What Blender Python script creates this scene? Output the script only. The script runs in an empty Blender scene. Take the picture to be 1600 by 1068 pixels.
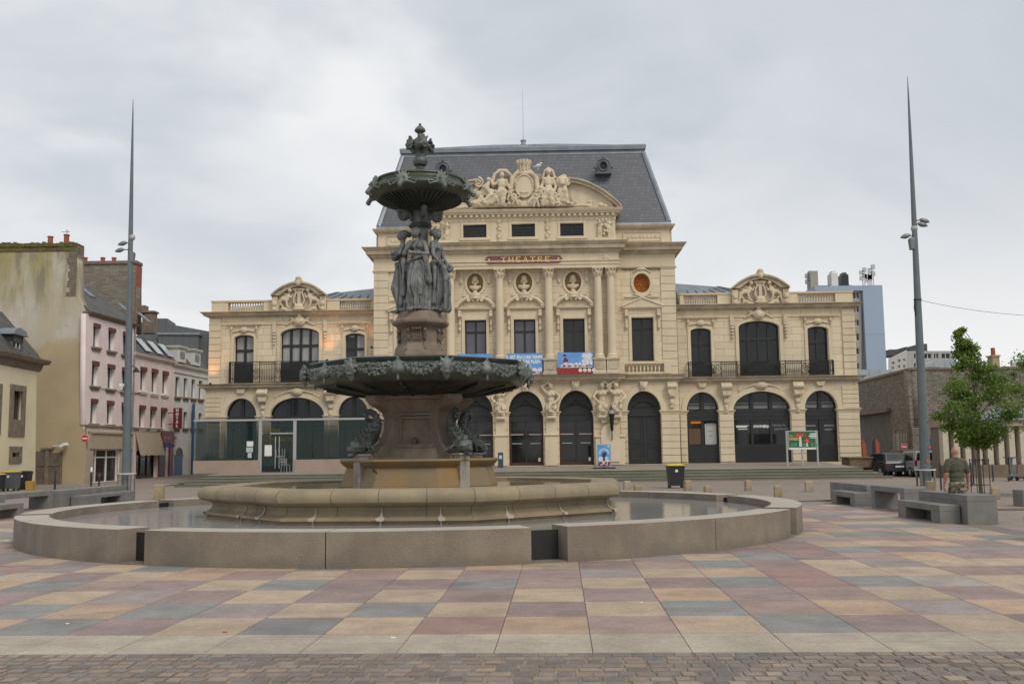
import bpy, bmesh, math, random
from mathutils import Vector, Matrix, noise
random.seed(7)
R = math.radians; PI = math.pi; sin = math.sin; cos = math.cos
S = bpy.context.scene; COL = S.collection
# ------------------------------------------------------------------ camera
F = 1556.0; CAM = Vector((0, 0, 1.75)); PIT = math.atan(172/F); RHO = 0.0125
fwd = Vector((0, cos(PIT), sin(PIT))); up0 = Vector((0, -sin(PIT), cos(PIT))); r0 = Vector((1, 0, 0))
rv = r0*cos(RHO) - up0*sin(RHO); uv = up0*cos(RHO) + r0*sin(RHO)
def ray(px, py): return fwd*F + rv*(px-800) - uv*(py-534)
def at(px, py, Y):
    d = ray(px, py); return CAM + d*(Y/d.y)
def gp(px, py, z=0.0):
    d = ray(px, py); return CAM + d*((z-CAM.z)/d.z)
cd = bpy.data.cameras.new('camera'); co = bpy.data.objects.new('camera', cd); COL.objects.link(co)
cd.sensor_width = 36; cd.lens = 36*F/1600; cd.clip_end = 3000; cd.clip_start = 0.1
mw = Matrix((rv, uv, -fwd)).transposed().to_4x4(); mw.translation = CAM; co.matrix_world = mw
S.camera = co
# ------------------------------------------------------------------ objects
def tag(o, label=None, cat=None, group=None, kind=None):
    if label: o['label'] = label
    if cat: o['category'] = cat
    if group: o['group'] = group
    if kind: o['kind'] = kind
    return o
def empty(name, loc=(0, 0, 0), rz=0, label=None, cat=None, group=None):
    o = bpy.data.objects.new(name, None); COL.objects.link(o); o.location = loc; o.rotation_euler.z = rz
    o.empty_display_size = .2
    return tag(o, label, cat, group)
def link(name, me, mat, parent=None, smooth=False):
    o = bpy.data.objects.new(name, me); COL.objects.link(o)
    if mat is not None:
        for m in (mat if isinstance(mat, (list, tuple)) else [mat]): me.materials.append(m)
    if parent: o.parent = parent
    if smooth:
        me.polygons.foreach_set('use_smooth', [True]*len(me.polygons)); me.update()
    return o
def kids(o): return [c for c in bpy.data.objects if c.parent == o]
def copy_tree(o, parent=None):
    c = o.copy(); COL.objects.link(c); c.parent = parent
    for ch in kids(o): copy_tree(ch, c)
    return c
class MB:
    def __init__(s): s.v = []; s.f = []; s.m = []; s.cur = 0
    def add(s, vs, fs):
        b = len(s.v); s.v += [tuple(v) for v in vs]
        for f in fs: s.f.append(tuple(b+i for i in f)); s.m.append(s.cur)
        return s
    def box(s, x0, x1, y0, y1, z0, z1):
        return s.add([(x0,y0,z0),(x1,y0,z0),(x1,y1,z0),(x0,y1,z0),(x0,y0,z1),(x1,y0,z1),(x1,y1,z1),(x0,y1,z1)],
                     [(3,2,1,0),(4,5,6,7),(0,1,5,4),(1,2,6,5),(2,3,7,6),(3,0,4,7)])
    def obox(s, c, sx, sy, sz, rz=0, ry=0, rx=0):
        m = Matrix.Rotation(rz,3,'Z')@Matrix.Rotation(ry,3,'Y')@Matrix.Rotation(rx,3,'X'); c = Vector(c); vs = []
        for z in (-.5,.5):
            for x,y in ((-.5,-.5),(.5,-.5),(.5,.5),(-.5,.5)): vs.append(c+m@Vector((x*sx,y*sy,z*sz)))
        return s.add(vs,[(3,2,1,0),(4,5,6,7),(0,1,5,4),(1,2,6,5),(2,3,7,6),(3,0,4,7)])
    def quad(s, a, b, c, d): return s.add([a,b,c,d],[(0,1,2,3)])
    def frusta(s, x0, x1, y0, y1, lv, back=False):
        """stack of rectangular rings: lv = [(z, grow)]; grows front and sides (and back if asked)"""
        vs = []
        for z, p in lv:
            yb = y1+p if back else y1
            vs += [(x0-p,y0-p,z),(x1+p,y0-p,z),(x1+p,yb,z),(x0-p,yb,z)]
        fs = [(3,2,1,0)]; n = len(lv)
        for i in range(n-1):
            a = 4*i
            for k in range(4): fs.append((a+k, a+(k+1)%4, a+4+(k+1)%4, a+4+k))
        fs.append(tuple(4*(n-1)+k for k in range(4)))
        return s.add(vs, fs)
    def prism(s, poly, y0, y1):
        n = len(poly); vs = [(x,y0,z) for x,z in poly]+[(x,y1,z) for x,z in poly]
        fs = [tuple(range(n)), tuple(range(2*n-1,n-1,-1))]
        for i in range(n): j=(i+1)%n; fs.append((j,i,n+i,n+j))
        return s.add(vs, fs)
    def prismz(s, poly, z0, z1):
        n = len(poly); vs = [(x,y,z0) for x,y in poly]+[(x,y,z1) for x,y in poly]
        fs = [tuple(range(n-1,-1,-1)), tuple(range(n,2*n))]
        for i in range(n): j=(i+1)%n; fs.append((i,j,n+j,n+i))
        return s.add(vs, fs)
    def prismx(s, poly, x0, x1):
        n = len(poly); vs = [(x0,y,z) for y,z in poly]+[(x1,y,z) for y,z in poly]
        fs = [tuple(range(n-1,-1,-1)), tuple(range(n,2*n))]
        for i in range(n): j=(i+1)%n; fs.append((i,j,n+j,n+i))
        return s.add(vs, fs)
    def lathe(s, prof, n=24, c=(0,0,0), ph=0.0, a0=0, a1=2*PI, wob=None):
        full = abs(a1-a0-2*PI) < 1e-6; m = n if full else n+1; vs = []
        for r, z in prof:
            for k in range(m):
                a = ph+a0+(a1-a0)*k/n; rr = r*(wob(a, z) if wob else 1)
                vs.append((c[0]+rr*sin(a), c[1]-rr*cos(a), c[2]+z))
        fs = []
        for i in range(len(prof)-1):
            for k in range(n):
                k2 = (k+1)%m; fs.append((i*m+k, i*m+k2, (i+1)*m+k2, (i+1)*m+k))
        if full:
            fs.append(tuple(range(m-1,-1,-1))); fs.append(tuple((len(prof)-1)*m+k for k in range(m)))
        return s.add(vs, fs)
    def tube(s, pts, r, n=6, r1=None):
        pts = [Vector(p) for p in pts]; L = len(pts); vs = []
        for i, p in enumerate(pts):
            t = (pts[min(i+1,L-1)]-pts[max(i-1,0)]).normalized()
            a = t.orthogonal().normalized() if abs(t.z) < .99 else Vector((1,0,0))
            if abs(t.z) < .99: a = t.cross(Vector((0,0,1))).normalized()
            b = t.cross(a)
            rr = r if r1 is None else r+(r1-r)*i/(L-1)
            if isinstance(r, (list,tuple)): rr = r[i]
            for k in range(n):
                an = 2*PI*k/n; vs.append(p+a*cos(an)*rr+b*sin(an)*rr)
        fs = [tuple(range(n-1,-1,-1))]
        for i in range(L-1):
            for k in range(n): k2=(k+1)%n; fs.append((i*n+k,i*n+k2,(i+1)*n+k2,(i+1)*n+k))
        fs.append(tuple((L-1)*n+k for k in range(n)))
        return s.add(vs, fs)
    def ball(s, c, r, n=8, m=5):
        if not isinstance(r, (tuple,list)): r = (r,r,r)
        vs = [(c[0],c[1],c[2]-r[2])]
        for i in range(1,m):
            t = PI*i/m-PI/2
            for k in range(n):
                a = 2*PI*k/n; vs.append((c[0]+r[0]*cos(t)*cos(a), c[1]+r[1]*cos(t)*sin(a), c[2]+r[2]*sin(t)))
        vs.append((c[0],c[1],c[2]+r[2])); T = len(vs)-1; fs = []
        for k in range(n):
            fs.append((0,1+(k+1)%n,1+k)); fs.append((T,1+(m-2)*n+k,1+(m-2)*n+(k+1)%n))
        for i in range(m-2):
            for k in range(n): k2=(k+1)%n; fs.append((1+i*n+k,1+i*n+k2,1+(i+1)*n+k2,1+(i+1)*n+k))
        return s.add(vs, fs)
    def mesh(s, name='m', fix=True):
        me = bpy.data.meshes.new(name); me.from_pydata(s.v, [], s.f)
        if any(s.m): me.polygons.foreach_set('material_index', s.m)
        if fix:
            b = bmesh.new(); b.from_mesh(me); bmesh.ops.recalc_face_normals(b, faces=b.faces); b.to_mesh(me); b.free()
        me.update(); return me
    def build(s, name, mat, parent=None, smooth=False, bevel=0, label=None, seg=2):
        me = s.mesh(name)
        if bevel:
            b = bmesh.new(); b.from_mesh(me)
            bmesh.ops.bevel(b, geom=[e for e in b.edges if len(e.link_faces)==2 and e.calc_face_angle(0)>.5], offset=bevel, segments=seg, affect='EDGES', profile=.6, clamp_overlap=True)
            b.to_mesh(me); b.free()
        o = link(name, me, mat, parent, smooth)
        if smooth:
            b = bmesh.new(); b.from_mesh(me)
            for e in b.edges:
                if len(e.link_faces)==2 and e.calc_face_angle(0) > R(38): e.smooth = False
            b.to_mesh(me); b.free()
        if label: o['label'] = label
        return o
def evalmesh(o):
    dg = bpy.context.evaluated_depsgraph_get(); me = bpy.data.meshes.new_from_object(o.evaluated_get(dg))
    return me
def plate_mesh(outers, holes, y0, y1, bevel=0):
    """extruded facade plate in the xz plane, with holes"""
    cu = bpy.data.curves.new('c', 'CURVE'); cu.dimensions = '2D'; cu.fill_mode = 'BOTH'; cu.extrude = abs(y1-y0)/2
    for pl in list(outers)+list(holes):
        sp = cu.splines.new('POLY'); sp.points.add(len(pl)-1); sp.use_cyclic_u = True
        for i, (x, z) in enumerate(pl): sp.points[i].co = (x, z, 0, 1)
    o = bpy.data.objects.new('c', cu); COL.objects.link(o); bpy.context.view_layer.update()
    me = evalmesh(o); yc = (y0+y1)/2
    for v in me.vertices: x, y, z = v.co; v.co = (x, yc+z, y)
    bpy.data.objects.remove(o); bpy.data.curves.remove(cu)
    b = bmesh.new(); b.from_mesh(me); bmesh.ops.remove_doubles(b, verts=b.verts, dist=1e-4); bmesh.ops.recalc_face_normals(b, faces=b.faces); b.to_mesh(me); b.free()
    me.materials.clear(); return me
def plate(name, mat, parent, outers, holes, y0, y1): return link(name, plate_mesh(outers, holes, y0, y1), mat, parent)
def rect(x0, x1, z0, z1): return [(x0,z0),(x1,z0),(x1,z1),(x0,z1)]
def arch(cx, w, z0, zs, zt, n=20):
    h = w/2; pts = [(cx-h,z0),(cx+h,z0)]
    for i in range(n+1):
        t = PI*i/n; pts.append((cx+h*cos(t), zs+(zt-zs)*sin(t)))
    return pts
def oval(cx, cz, rx, rz, n=24): return [(cx+rx*cos(2*PI*i/n), cz+rz*sin(2*PI*i/n)) for i in range(n)]
def archring(cx, w, zs, zt, t, n=20, z0=None):
    h = w/2; o = []; i_ = []
    for i in range(n+1):
        a = PI*i/n; o.append((cx+(h+t)*cos(a), zs+(zt-zs+t)*sin(a))); i_.append((cx+h*cos(a), zs+(zt-zs)*sin(a)))
    if z0 is not None: o = [(cx+h+t,z0)]+o+[(cx-h-t,z0)]; i_ = [(cx+h,z0)]+i_+[(cx-h,z0)]
    return o+i_[::-1]
def text_mesh(txt, size, ext=.01, align='CENTER', bold=0.0, sx=1.0):
    cu = bpy.data.curves.new('t', 'FONT'); cu.body = txt; cu.size = size; cu.extrude = ext; cu.align_x = align; cu.align_y = 'CENTER'; cu.offset = bold; cu.resolution_u = 3
    o = bpy.data.objects.new('t', cu); COL.objects.link(o); bpy.context.view_layer.update(); me = evalmesh(o)
    for v in me.vertices: x, y, z = v.co; v.co = (x*sx, -z, y)
    bpy.data.objects.remove(o); bpy.data.curves.remove(cu); me.flip_normals(); me.materials.clear(); return me
def text(name, txt, size, loc, mat, parent=None, align='CENTER', bold=0.0, sx=1.0, rz=0, ext=.01):
    o = link(name, text_mesh(txt, size, ext, align, bold, sx), mat, parent); o.location = loc; o.rotation_euler.z = rz; return o
# ------------------------------------------------------------------ sculpting
def sculpt_mesh(el, voxel=.03, smooth=2, folds=None, mtx=None):
    """el: ('c', p0, r0, p1, r1) tapered limbs / ('e', centre, (rx,ry,rz)) ; fused by voxel remesh into ONE surface"""
    m = MB()
    for e in el:
        if e[0] == 'c':
            p0, p1 = Vector(e[1]), Vector(e[3]); n = 4
            pts = [p0.lerp(p1, i/n) for i in range(n+1)]; rr = [e[2]+(e[4]-e[2])*i/n for i in range(n+1)]
            if (p1-p0).length > 1e-4: m.tube(pts, rr, 10)
            m.ball(p0, e[2], 10, 6); m.ball(p1, e[4], 10, 6)
        elif e[0] == 'e': m.ball(e[1], e[2], 12, 8)
        elif e[0] == 'b': m.box(*e[1])
    me = m.mesh(); o = bpy.data.objects.new('s', me); COL.objects.link(o)
    md = o.modifiers.new('r', 'REMESH'); md.mode = 'VOXEL'; md.voxel_size = voxel; md.use_smooth_shade = True
    if smooth: s = o.modifiers.new('s', 'SMOOTH'); s.iterations = smooth; s.factor = .5
    bpy.context.view_layer.update(); out = evalmesh(o); bpy.data.objects.remove(o); bpy.data.meshes.remove(me)
    if folds: 
        out.update(); ns = [v.normal.copy() for v in out.vertices]
        for v, n in zip(out.vertices, ns): v.co += n*folds(v.co)
    if mtx: out.transform(mtx)
    out.polygons.foreach_set('use_smooth', [True]*len(out.polygons)); out.materials.clear(); out.update(); return out
def sculpt(name, el, mat, parent=None, voxel=.03, smooth=2, folds=None, mtx=None, label=None):
    o = link(name, sculpt_mesh(el, voxel, smooth, folds, mtx), mat, parent)
    if label: o['label'] = label
    return o
def fig(h=1.8, arms=None, robe=True, head=(0,0), lean=0, hair=True, wide=1.0, T=None, nude_top=False):
    """standing figure facing -y, feet at 0; arms = [(elbow, wrist) left, right] in units of height"""
    w = wide; e = []
    hx = head[0]
    e += [('e',(hx,-.012,.93),(.052,.062,.072)),('e',(hx,-.066,.925),(.011,.016,.018)),('c',(0,0,.84),.036,(hx*.8,-.005,.90),.033)]
    e += [('e',(hx,-.055,.905),(.018,.012,.008)), ('e',(hx+.045,.0,.925),(.01,.016,.022)), ('e',(hx-.045,.0,.925),(.01,.016,.022))]
    if hair: e += [('e',(hx,.012,.955),(.06,.062,.058)),('e',(hx,.07,.95),(.034,.036,.034))]
    e += [('e',(0,0,.765),(.098*w,.066,.095)),('e',(0,0,.65),(.076*w,.056,.09)),('e',(lean,0,.545),(.1*w,.076,.085)),('c',(-.085*w,0,.815),.036,(.085*w,0,.815),.036)]
    if hair: e += [('e',(-.042,-.055,.765),(.036,.034,.034)),('e',(.042,-.055,.765),(.036,.034,.034))]
    if robe:
        e += [('c',(lean-.045,-.015,.52),.078,(lean-.055,-.075,.28),.055),('c',(lean-.055,-.075,.28),.055,(-.06,-.03,.04),.05),('c',(lean+.045,0,.52),.078,(lean+.05,-.02,.28),.058),('c',(lean+.05,-.02,.28),.058,(.055,-.01,.04),.055),
              ('c',(lean,.03,.5),.07,(0,.05,.04),.08),('c',(.0,.0,.2),.03,(.0,-.02,.03),.075),('e',(-.09,-.03,.03),(.06,.06,.035)),('e',(.09,-.02,.03),(.07,.07,.035))]
    else:
        for s_ in (-1,1):
            e += [('c',(s_*.052,0,.52),.062,(s_*.058,-.008,.28),.042),('c',(s_*.058,-.008,.28),.042,(s_*.06,.005,.05),.026),('e',(s_*.06,-.045,.02),(.03,.07,.022))]
    arms = arms or [((-.15,.0,.66),(-.15,-.03,.52)),((.15,.0,.66),(.15,-.03,.52))]
    for s_, a in zip((-1,1), arms):
        sh = (s_*.108*w, 0, .81)
        e += [('c',sh,.034,a[0],.027),('c',a[0],.027,a[1],.019)]
        d = (Vector(a[1])-Vector(a[0])).normalized(); hc = Vector(a[1])+d*.03
        e += [('e',tuple(hc),(.022,.022,.03))]
    return scale_el(e, h)
def scale_el(e, h, off=(0,0,0), rz=0, mir=1, sz=1.0):
    o = Vector(off); M = Matrix.Rotation(rz,3,'Z')
    def P(p): return tuple(o + M@Vector((p[0]*h*mir, p[1]*h, p[2]*h*sz)))
    out = []
    for q in e:
        if q[0] == 'c': out.append(('c',P(q[1]),q[2]*h,P(q[3]),q[4]*h))
        elif q[0] == 'e': out.append(('e',P(q[1]),tuple(k*h for k in q[2])))
    return out
def drape(h, amp=.012, k=13, top=.55, seed=0.0, off=(0,0)):
    def f(co):
        z = co.z/h; k_ = k
        if z > top+.25: return 0
        w = 1 if z < top else max(0, 1-(z-top)/.1)*1.0
        a = math.atan2(co.y-off[1], co.x-off[0])
        n = noise.noise(Vector((a*1.7, z*1.3, seed)))
        s_ = sin(a*k+n*7+z*9*sin(a*2+seed)+2.5*noise.noise(Vector((z*4,a,seed))))
        return amp*h*w*(abs(s_)**.7*(1 if s_>0 else -1))*.8 + amp*h*.35*noise.noise(Vector((a*4, z*16+a*2, seed+5)))*(1 if z<.85 else 0)
    return f
# ------------------------------------------------------------------ materials
MT = {}
def mat(name, col, rough=.8, metal=0, var=.0, vs=2.0, col2=None, bump=.0, bs=20, streak=0, stcol=(.1,.09,.07), brick=None, spec=.5, detail=5, vor=None, mapz=(1,1,1), emit=None, fine=0.0, alpha=1):
    m = bpy.data.materials.new(name); m.use_nodes = True; N = m.node_tree.nodes; L = m.node_tree.links
    b = N['Principled BSDF']; b.inputs['Roughness'].default_value = rough; b.inputs['Metallic'].default_value = metal
    b.inputs['Specular IOR Level'].default_value = spec
    tc = N.new('ShaderNodeTexCoord'); mp = N.new('ShaderNodeMapping'); mp.inputs['Scale'].default_value = mapz; L.new(tc.outputs['Object'], mp.inputs[0]); V = mp.outputs[0]
    def rgb(c):
        n = N.new('ShaderNodeRGB'); n.outputs[0].default_value = (*c,1); return n.outputs[0]
    def nz(sc, det=detail, src=None, ro=.6):
        n = N.new('ShaderNodeTexNoise'); n.inputs['Scale'].default_value = sc; n.inputs['Detail'].default_value = det; n.inputs['Roughness'].default_value = ro; L.new(src or V, n.inputs['Vector']); return n.outputs['Fac']
    def mix(f, a, c, typ='MIX'):
        n = N.new('ShaderNodeMix'); n.data_type = 'RGBA'; n.blend_type = typ
        if isinstance(f, float): n.inputs[0].default_value = f
        else: L.new(f, n.inputs[0])
        L.new(a, n.inputs[6]); L.new(c, n.inputs[7]); return n.outputs[2]
    def rng(x, a, c, d=0., e=1.):
        n = N.new('ShaderNodeMapRange'); n.inputs[1].default_value = a; n.inputs[2].default_value = c; n.inputs[3].default_value = d; n.inputs[4].default_value = e; L.new(x, n.inputs[0]); return n.outputs[0]
    c = rgb(col); hts = []
    if brick:   # (w, h, mortar, mortarcol, offset, tint)
        sw = N.new('ShaderNodeSeparateXYZ'); L.new(tc.outputs['Object'], sw.inputs[0]); cb = N.new('ShaderNodeCombineXYZ')
        if len(brick) > 6 and brick[6] == 'xy': L.new(sw.outputs[0], cb.inputs[0]); L.new(sw.outputs[1], cb.inputs[1])
        else:
            ad = N.new('ShaderNodeMath'); L.new(sw.outputs[0], ad.inputs[0]); L.new(sw.outputs[1], ad.inputs[1]); L.new(ad.outputs[0], cb.inputs[0]); L.new(sw.outputs[2], cb.inputs[1])
        bt = N.new('ShaderNodeTexBrick'); L.new(cb.outputs[0], bt.inputs['Vector']); bt.inputs['Scale'].default_value = 1
        bt.inputs['Brick Width'].default_value = brick[0]; bt.inputs['Row Height'].default_value = brick[1]; bt.inputs['Mortar Size'].default_value = brick[2]; bt.inputs['Mortar Smooth'].default_value = .2
        bt.offset = brick[4]; t = brick[5]
        bt.inputs['Color1'].default_value = (*[k*(1-t) for k in col],1); bt.inputs['Color2'].default_value = (*[min(1,k*(1+t)) for k in col],1); bt.inputs['Mortar'].default_value = (*brick[3],1)
        c = bt.outputs['Color']; hts.append((bt.outputs['Fac'], -1.0))
    if var or col2:
        c2 = rgb(col2 if col2 else tuple(k*(1-var) for k in col)); c = mix(rng(nz(vs), .38, .62), c, mix(.0, c2, c2)) if not brick else mix(rng(nz(vs), .4, .75, 0, .75), c, c2)
        c3 = rgb(tuple(min(1, 1+var*.5) for k in col)); 
    if streak:
        m2 = N.new('ShaderNodeMapping'); m2.inputs['Scale'].default_value = (1.6,1.6,.16); L.new(tc.outputs['Object'], m2.inputs[0])
        c = mix(rng(nz(1.2, 6, m2.outputs[0]), .5, .75, 0, streak), c, rgb(stcol))
    if fine: c = mix(rng(nz(bs*2, 2), .3, .7, 0, fine), c, rgb(tuple(k*.45 for k in col)))
    L.new(c, b.inputs['Base Color'])
    if vor:
        vo = N.new('ShaderNodeTexVoronoi'); vo.inputs['Scale'].default_value = vor; L.new(V, vo.inputs['Vector']); vo.feature = 'DISTANCE_TO_EDGE'; hts.append((rng(vo.outputs['Distance'], 0, .1), .6))
    if bump: hts.append((nz(bs, 4), 1.0))
    if hts:
        h = None
        for o, k in hts:
            q = N.new('ShaderNodeMath'); q.operation = 'MULTIPLY'; q.inputs[1].default_value = k; L.new(o, q.inputs[0])
            if h is None: h = q.outputs[0]
            else: a = N.new('ShaderNodeMath'); L.new(h, a.inputs[0]); L.new(q.outputs[0], a.inputs[1]); h = a.outputs[0]
        bp = N.new('ShaderNodeBump'); bp.inputs['Strength'].default_value = bump or .5; bp.inputs['Distance'].default_value = .03; L.new(h, bp.inputs['Height']); L.new(bp.outputs[0], b.inputs['Normal'])
    if emit: b.inputs['Emission Color'].default_value = (*emit[0],1); b.inputs['Emission Strength'].default_value = emit[1]
    MT[name] = m; return m
LIME = (.66,.56,.40)
lime = mat('limestone', LIME, .9, var=.10, vs=.6, bump=.12, bs=9, streak=.28, stcol=(.36,.29,.19))
lime_b = mat('limestone_coursed', LIME, .9, vs=.5, var=.12, bump=.25, bs=12, brick=(1.3,.47,.012,(.27,.2,.12),.5,.08), streak=.4, stcol=(.33,.26,.17))
lime_s = mat('limestone_carved', (.64,.54,.385), .9, vs=3, var=.18, bump=.3, bs=26, streak=.3, stcol=(.22,.17,.1))
lime_d = mat('limestone_weathered', (.55,.465,.335), .92, vs=1.2, var=.3, bump=.3, bs=14, streak=.4, stcol=(.22,.18,.12))
bronze = mat('bronze', (.06,.066,.06), .5, metal=.35, vs=4, col2=(.13,.145,.133), bump=.45, bs=30)
bronze_l = mat('bronze_pale', (.17,.185,.17), .5, metal=.25, vs=6, col2=(.10,.115,.10), bump=.5, bs=34, streak=.5, stcol=(.06,.062,.058))
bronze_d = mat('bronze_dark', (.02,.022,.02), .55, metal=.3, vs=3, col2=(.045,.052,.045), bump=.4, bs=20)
bronze_g = mat('bronze_green', (.07,.085,.072), .4, metal=.3, vs=2, col2=(.11,.13,.112), bump=.2, bs=20)
fstone = mat('fountain_stone', (.17,.13,.095), .9, vs=2.5, col2=(.235,.19,.145), bump=.3, bs=22, streak=.4, stcol=(.09,.07,.055))
fstone_o = mat('ochre_stone', (.26,.155,.05), .75, vs=1.2, col2=(.20,.16,.10), bump=.25, bs=20, streak=.55, stcol=(.17,.125,.07))
bstone = mat('basin_stone', (.32,.255,.16), .8, vs=1.1, col2=(.23,.19,.125), bump=.2, bs=24, streak=.35, stcol=(.2,.15,.08))
granite = mat('granite', (.31,.26,.20), .8, vs=1.4, col2=(.22,.18,.14), bump=.4, bs=45, fine=.7, streak=.5, stcol=(.15,.12,.09))
concrete = mat('bench_concrete', (.205,.20,.188), .85, vs=2, var=.2, bump=.15, bs=40, streak=.15)
slate = mat('slate', (.115,.12,.135), .6, vs=.5, var=.15, bump=.15, bs=18, brick=(.34,.24,.03,(.082,.085,.095),.5,.16))
zinc = mat('zinc', (.27,.30,.33), .45, metal=.5, vs=1.2, var=.2, bump=.05)
glassd = mat('dark_glass', (.008,.009,.010), .07, vs=.7, col2=(.018,.018,.018), spec=.5, bump=.06, bs=1.1)
glassv = mat('violet_glass', (.09,.09,.12), .1, vs=.7, var=.2, spec=.7)
curtain = mat('curtained_glass', (.36,.36,.35), .25, vs=1.0, var=.35, mapz=(5,5,.3), spec=.7)
framed = mat('dark_frame', (.017,.019,.02), .45, var=.2)
doorm = mat('dark_green_door', (.020,.024,.024), .5, vs=2, var=.25)
wood = mat('red_brown_wood', (.06,.022,.015), .45, vs=3, var=.3)
iron = mat('wrought_iron', (.02,.022,.02), .5, metal=.3)
polem = mat('pole_paint', (.14,.165,.175), .45, metal=.3, var=.15, vs=1.5)
postm = mat('post_paint', (.035,.03,.05), .4, metal=.2)
white = mat('white_paint', (.75,.75,.73), .5, var=.05)
red = mat('red_paint', (.5,.02,.03), .4)
# ------------------------------------------------------------------ world, light
SUN_EL = R(47); SUN_AZ = R(141)   # light comes from behind the camera, slightly right
w = bpy.data.worlds.new('World'); S.world = w; w.use_nodes = True; N = w.node_tree.nodes; L = w.node_tree.links; N.clear()
out = N.new('ShaderNodeOutputWorld'); bg = N.new('ShaderNodeBackground'); L.new(bg.outputs[0], out.inputs[0])
sky = N.new('ShaderNodeTexSky'); sky.sky_type = 'NISHITA'; sky.sun_disc = False; sky.sun_elevation = SUN_EL; sky.sun_rotation = R(200); sky.air_density = 1.2; sky.dust_density = 2
tc = N.new('ShaderNodeTexCoord'); sx = N.new('ShaderNodeSeparateXYZ'); L.new(tc.outputs['Generated'], sx.inputs[0])
def M_(op, a, b=None, clamp=False):
    n = N.new('ShaderNodeMath'); n.operation = op; n.use_clamp = clamp
    for i, k in enumerate((a, b)):
        if k is None: continue
        if isinstance(k, (int,float)): n.inputs[i].default_value = k
        else: L.new(k, n.inputs[i])
    return n.outputs[0]
zz = M_('ADD', M_('MAXIMUM', sx.outputs[2], 0.0), .30)
cb = N.new('ShaderNodeCombineXYZ'); L.new(M_('DIVIDE', sx.outputs[0], zz), cb.inputs[0]); L.new(M_('DIVIDE', sx.outputs[1], zz), cb.inputs[1]); cb.inputs[2].default_value = 1.7
def nzw(sc, det, dist=.3, loc=(0,0,0)):
    mp = N.new('ShaderNodeMapping'); mp.inputs['Location'].default_value = loc; L.new(cb.outputs[0], mp.inputs[0])
    n = N.new('ShaderNodeTexNoise'); n.inputs['Scale'].default_value = sc; n.inputs['Detail'].default_value = det; n.inputs['Distortion'].default_value = dist; n.inputs['Roughness'].default_value = .5; L.new(mp.outputs[0], n.inputs['Vector']); return n.outputs['Fac']
def RG(x, a, b, c=0., d=1.):
    n = N.new('ShaderNodeMapRange'); n.interpolation_type = 'SMOOTHSTEP'; n.inputs[1].default_value = a; n.inputs[2].default_value = b; n.inputs[3].default_value = c; n.inputs[4].default_value = d; L.new(x, n.inputs[0]); return n.outputs[0]
def MX(f, a, b):
    n = N.new('ShaderNodeMix'); n.data_type = 'RGBA'
    if isinstance(f, float): n.inputs[0].default_value = f
    else: L.new(f, n.inputs[0])
    for i, k in ((6,a),(7,b)):
        if isinstance(k, tuple): n.inputs[i].default_value = (*k,1)
        else: L.new(k, n.inputs[i])
    return n.outputs[2]
SK = 1/.10
def sc3(c): return tuple(k*SK for k in c)
big = nzw(.9, 7, .5, (3.1,1.7,0)); med = nzw(2.6, 8, .5, (0,4,0))
cl = MX(RG(big, .42, .58), sc3((.60,.635,.68)), sc3((.89,.895,.90)))
cl = MX(RG(med, .40, .64, 0, .8), cl, sc3((.78,.795,.815)))
# darker slate-grey bank towards the right, brighter veil to the left and low down (where the cloud is thinner)
az = RG(sx.outputs[0], -.25, .6); 
cl = MX(M_('MULTIPLY', az, .72), cl, sc3((.45,.50,.56)))
low = RG(sx.outputs[2], .30, .04, 0, .8)
cl = MX(M_('MULTIPLY', low, RG(nzw(.9,4,.4,(7,2,0)), .3, .6)), cl, sc3((.98,.965,.95)))
fin = MX(.94, sky.outputs[0], cl)
L.new(fin, bg.inputs[0]); bg.inputs[1].default_value = .10
sd = bpy.data.lights.new('sun', 'SUN'); sd.energy = 1.75; sd.angle = R(28); sd.color = (1,.93,.82)
so = bpy.data.objects.new('sun', sd); COL.objects.link(so)
sdir = Vector((sin(SUN_AZ)*cos(SUN_EL), cos(SUN_AZ)*cos(SUN_EL), sin(SUN_EL)))
so.rotation_euler = sdir.to_track_quat('Z','Y').to_euler(); so.location = (0,-20,40)
sky.sun_rotation = SUN_AZ
S.view_settings.view_transform = 'Standard'; S.view_settings.look = 'None'; S.view_settings.exposure = .07; S.view_settings.gamma = 1
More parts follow.
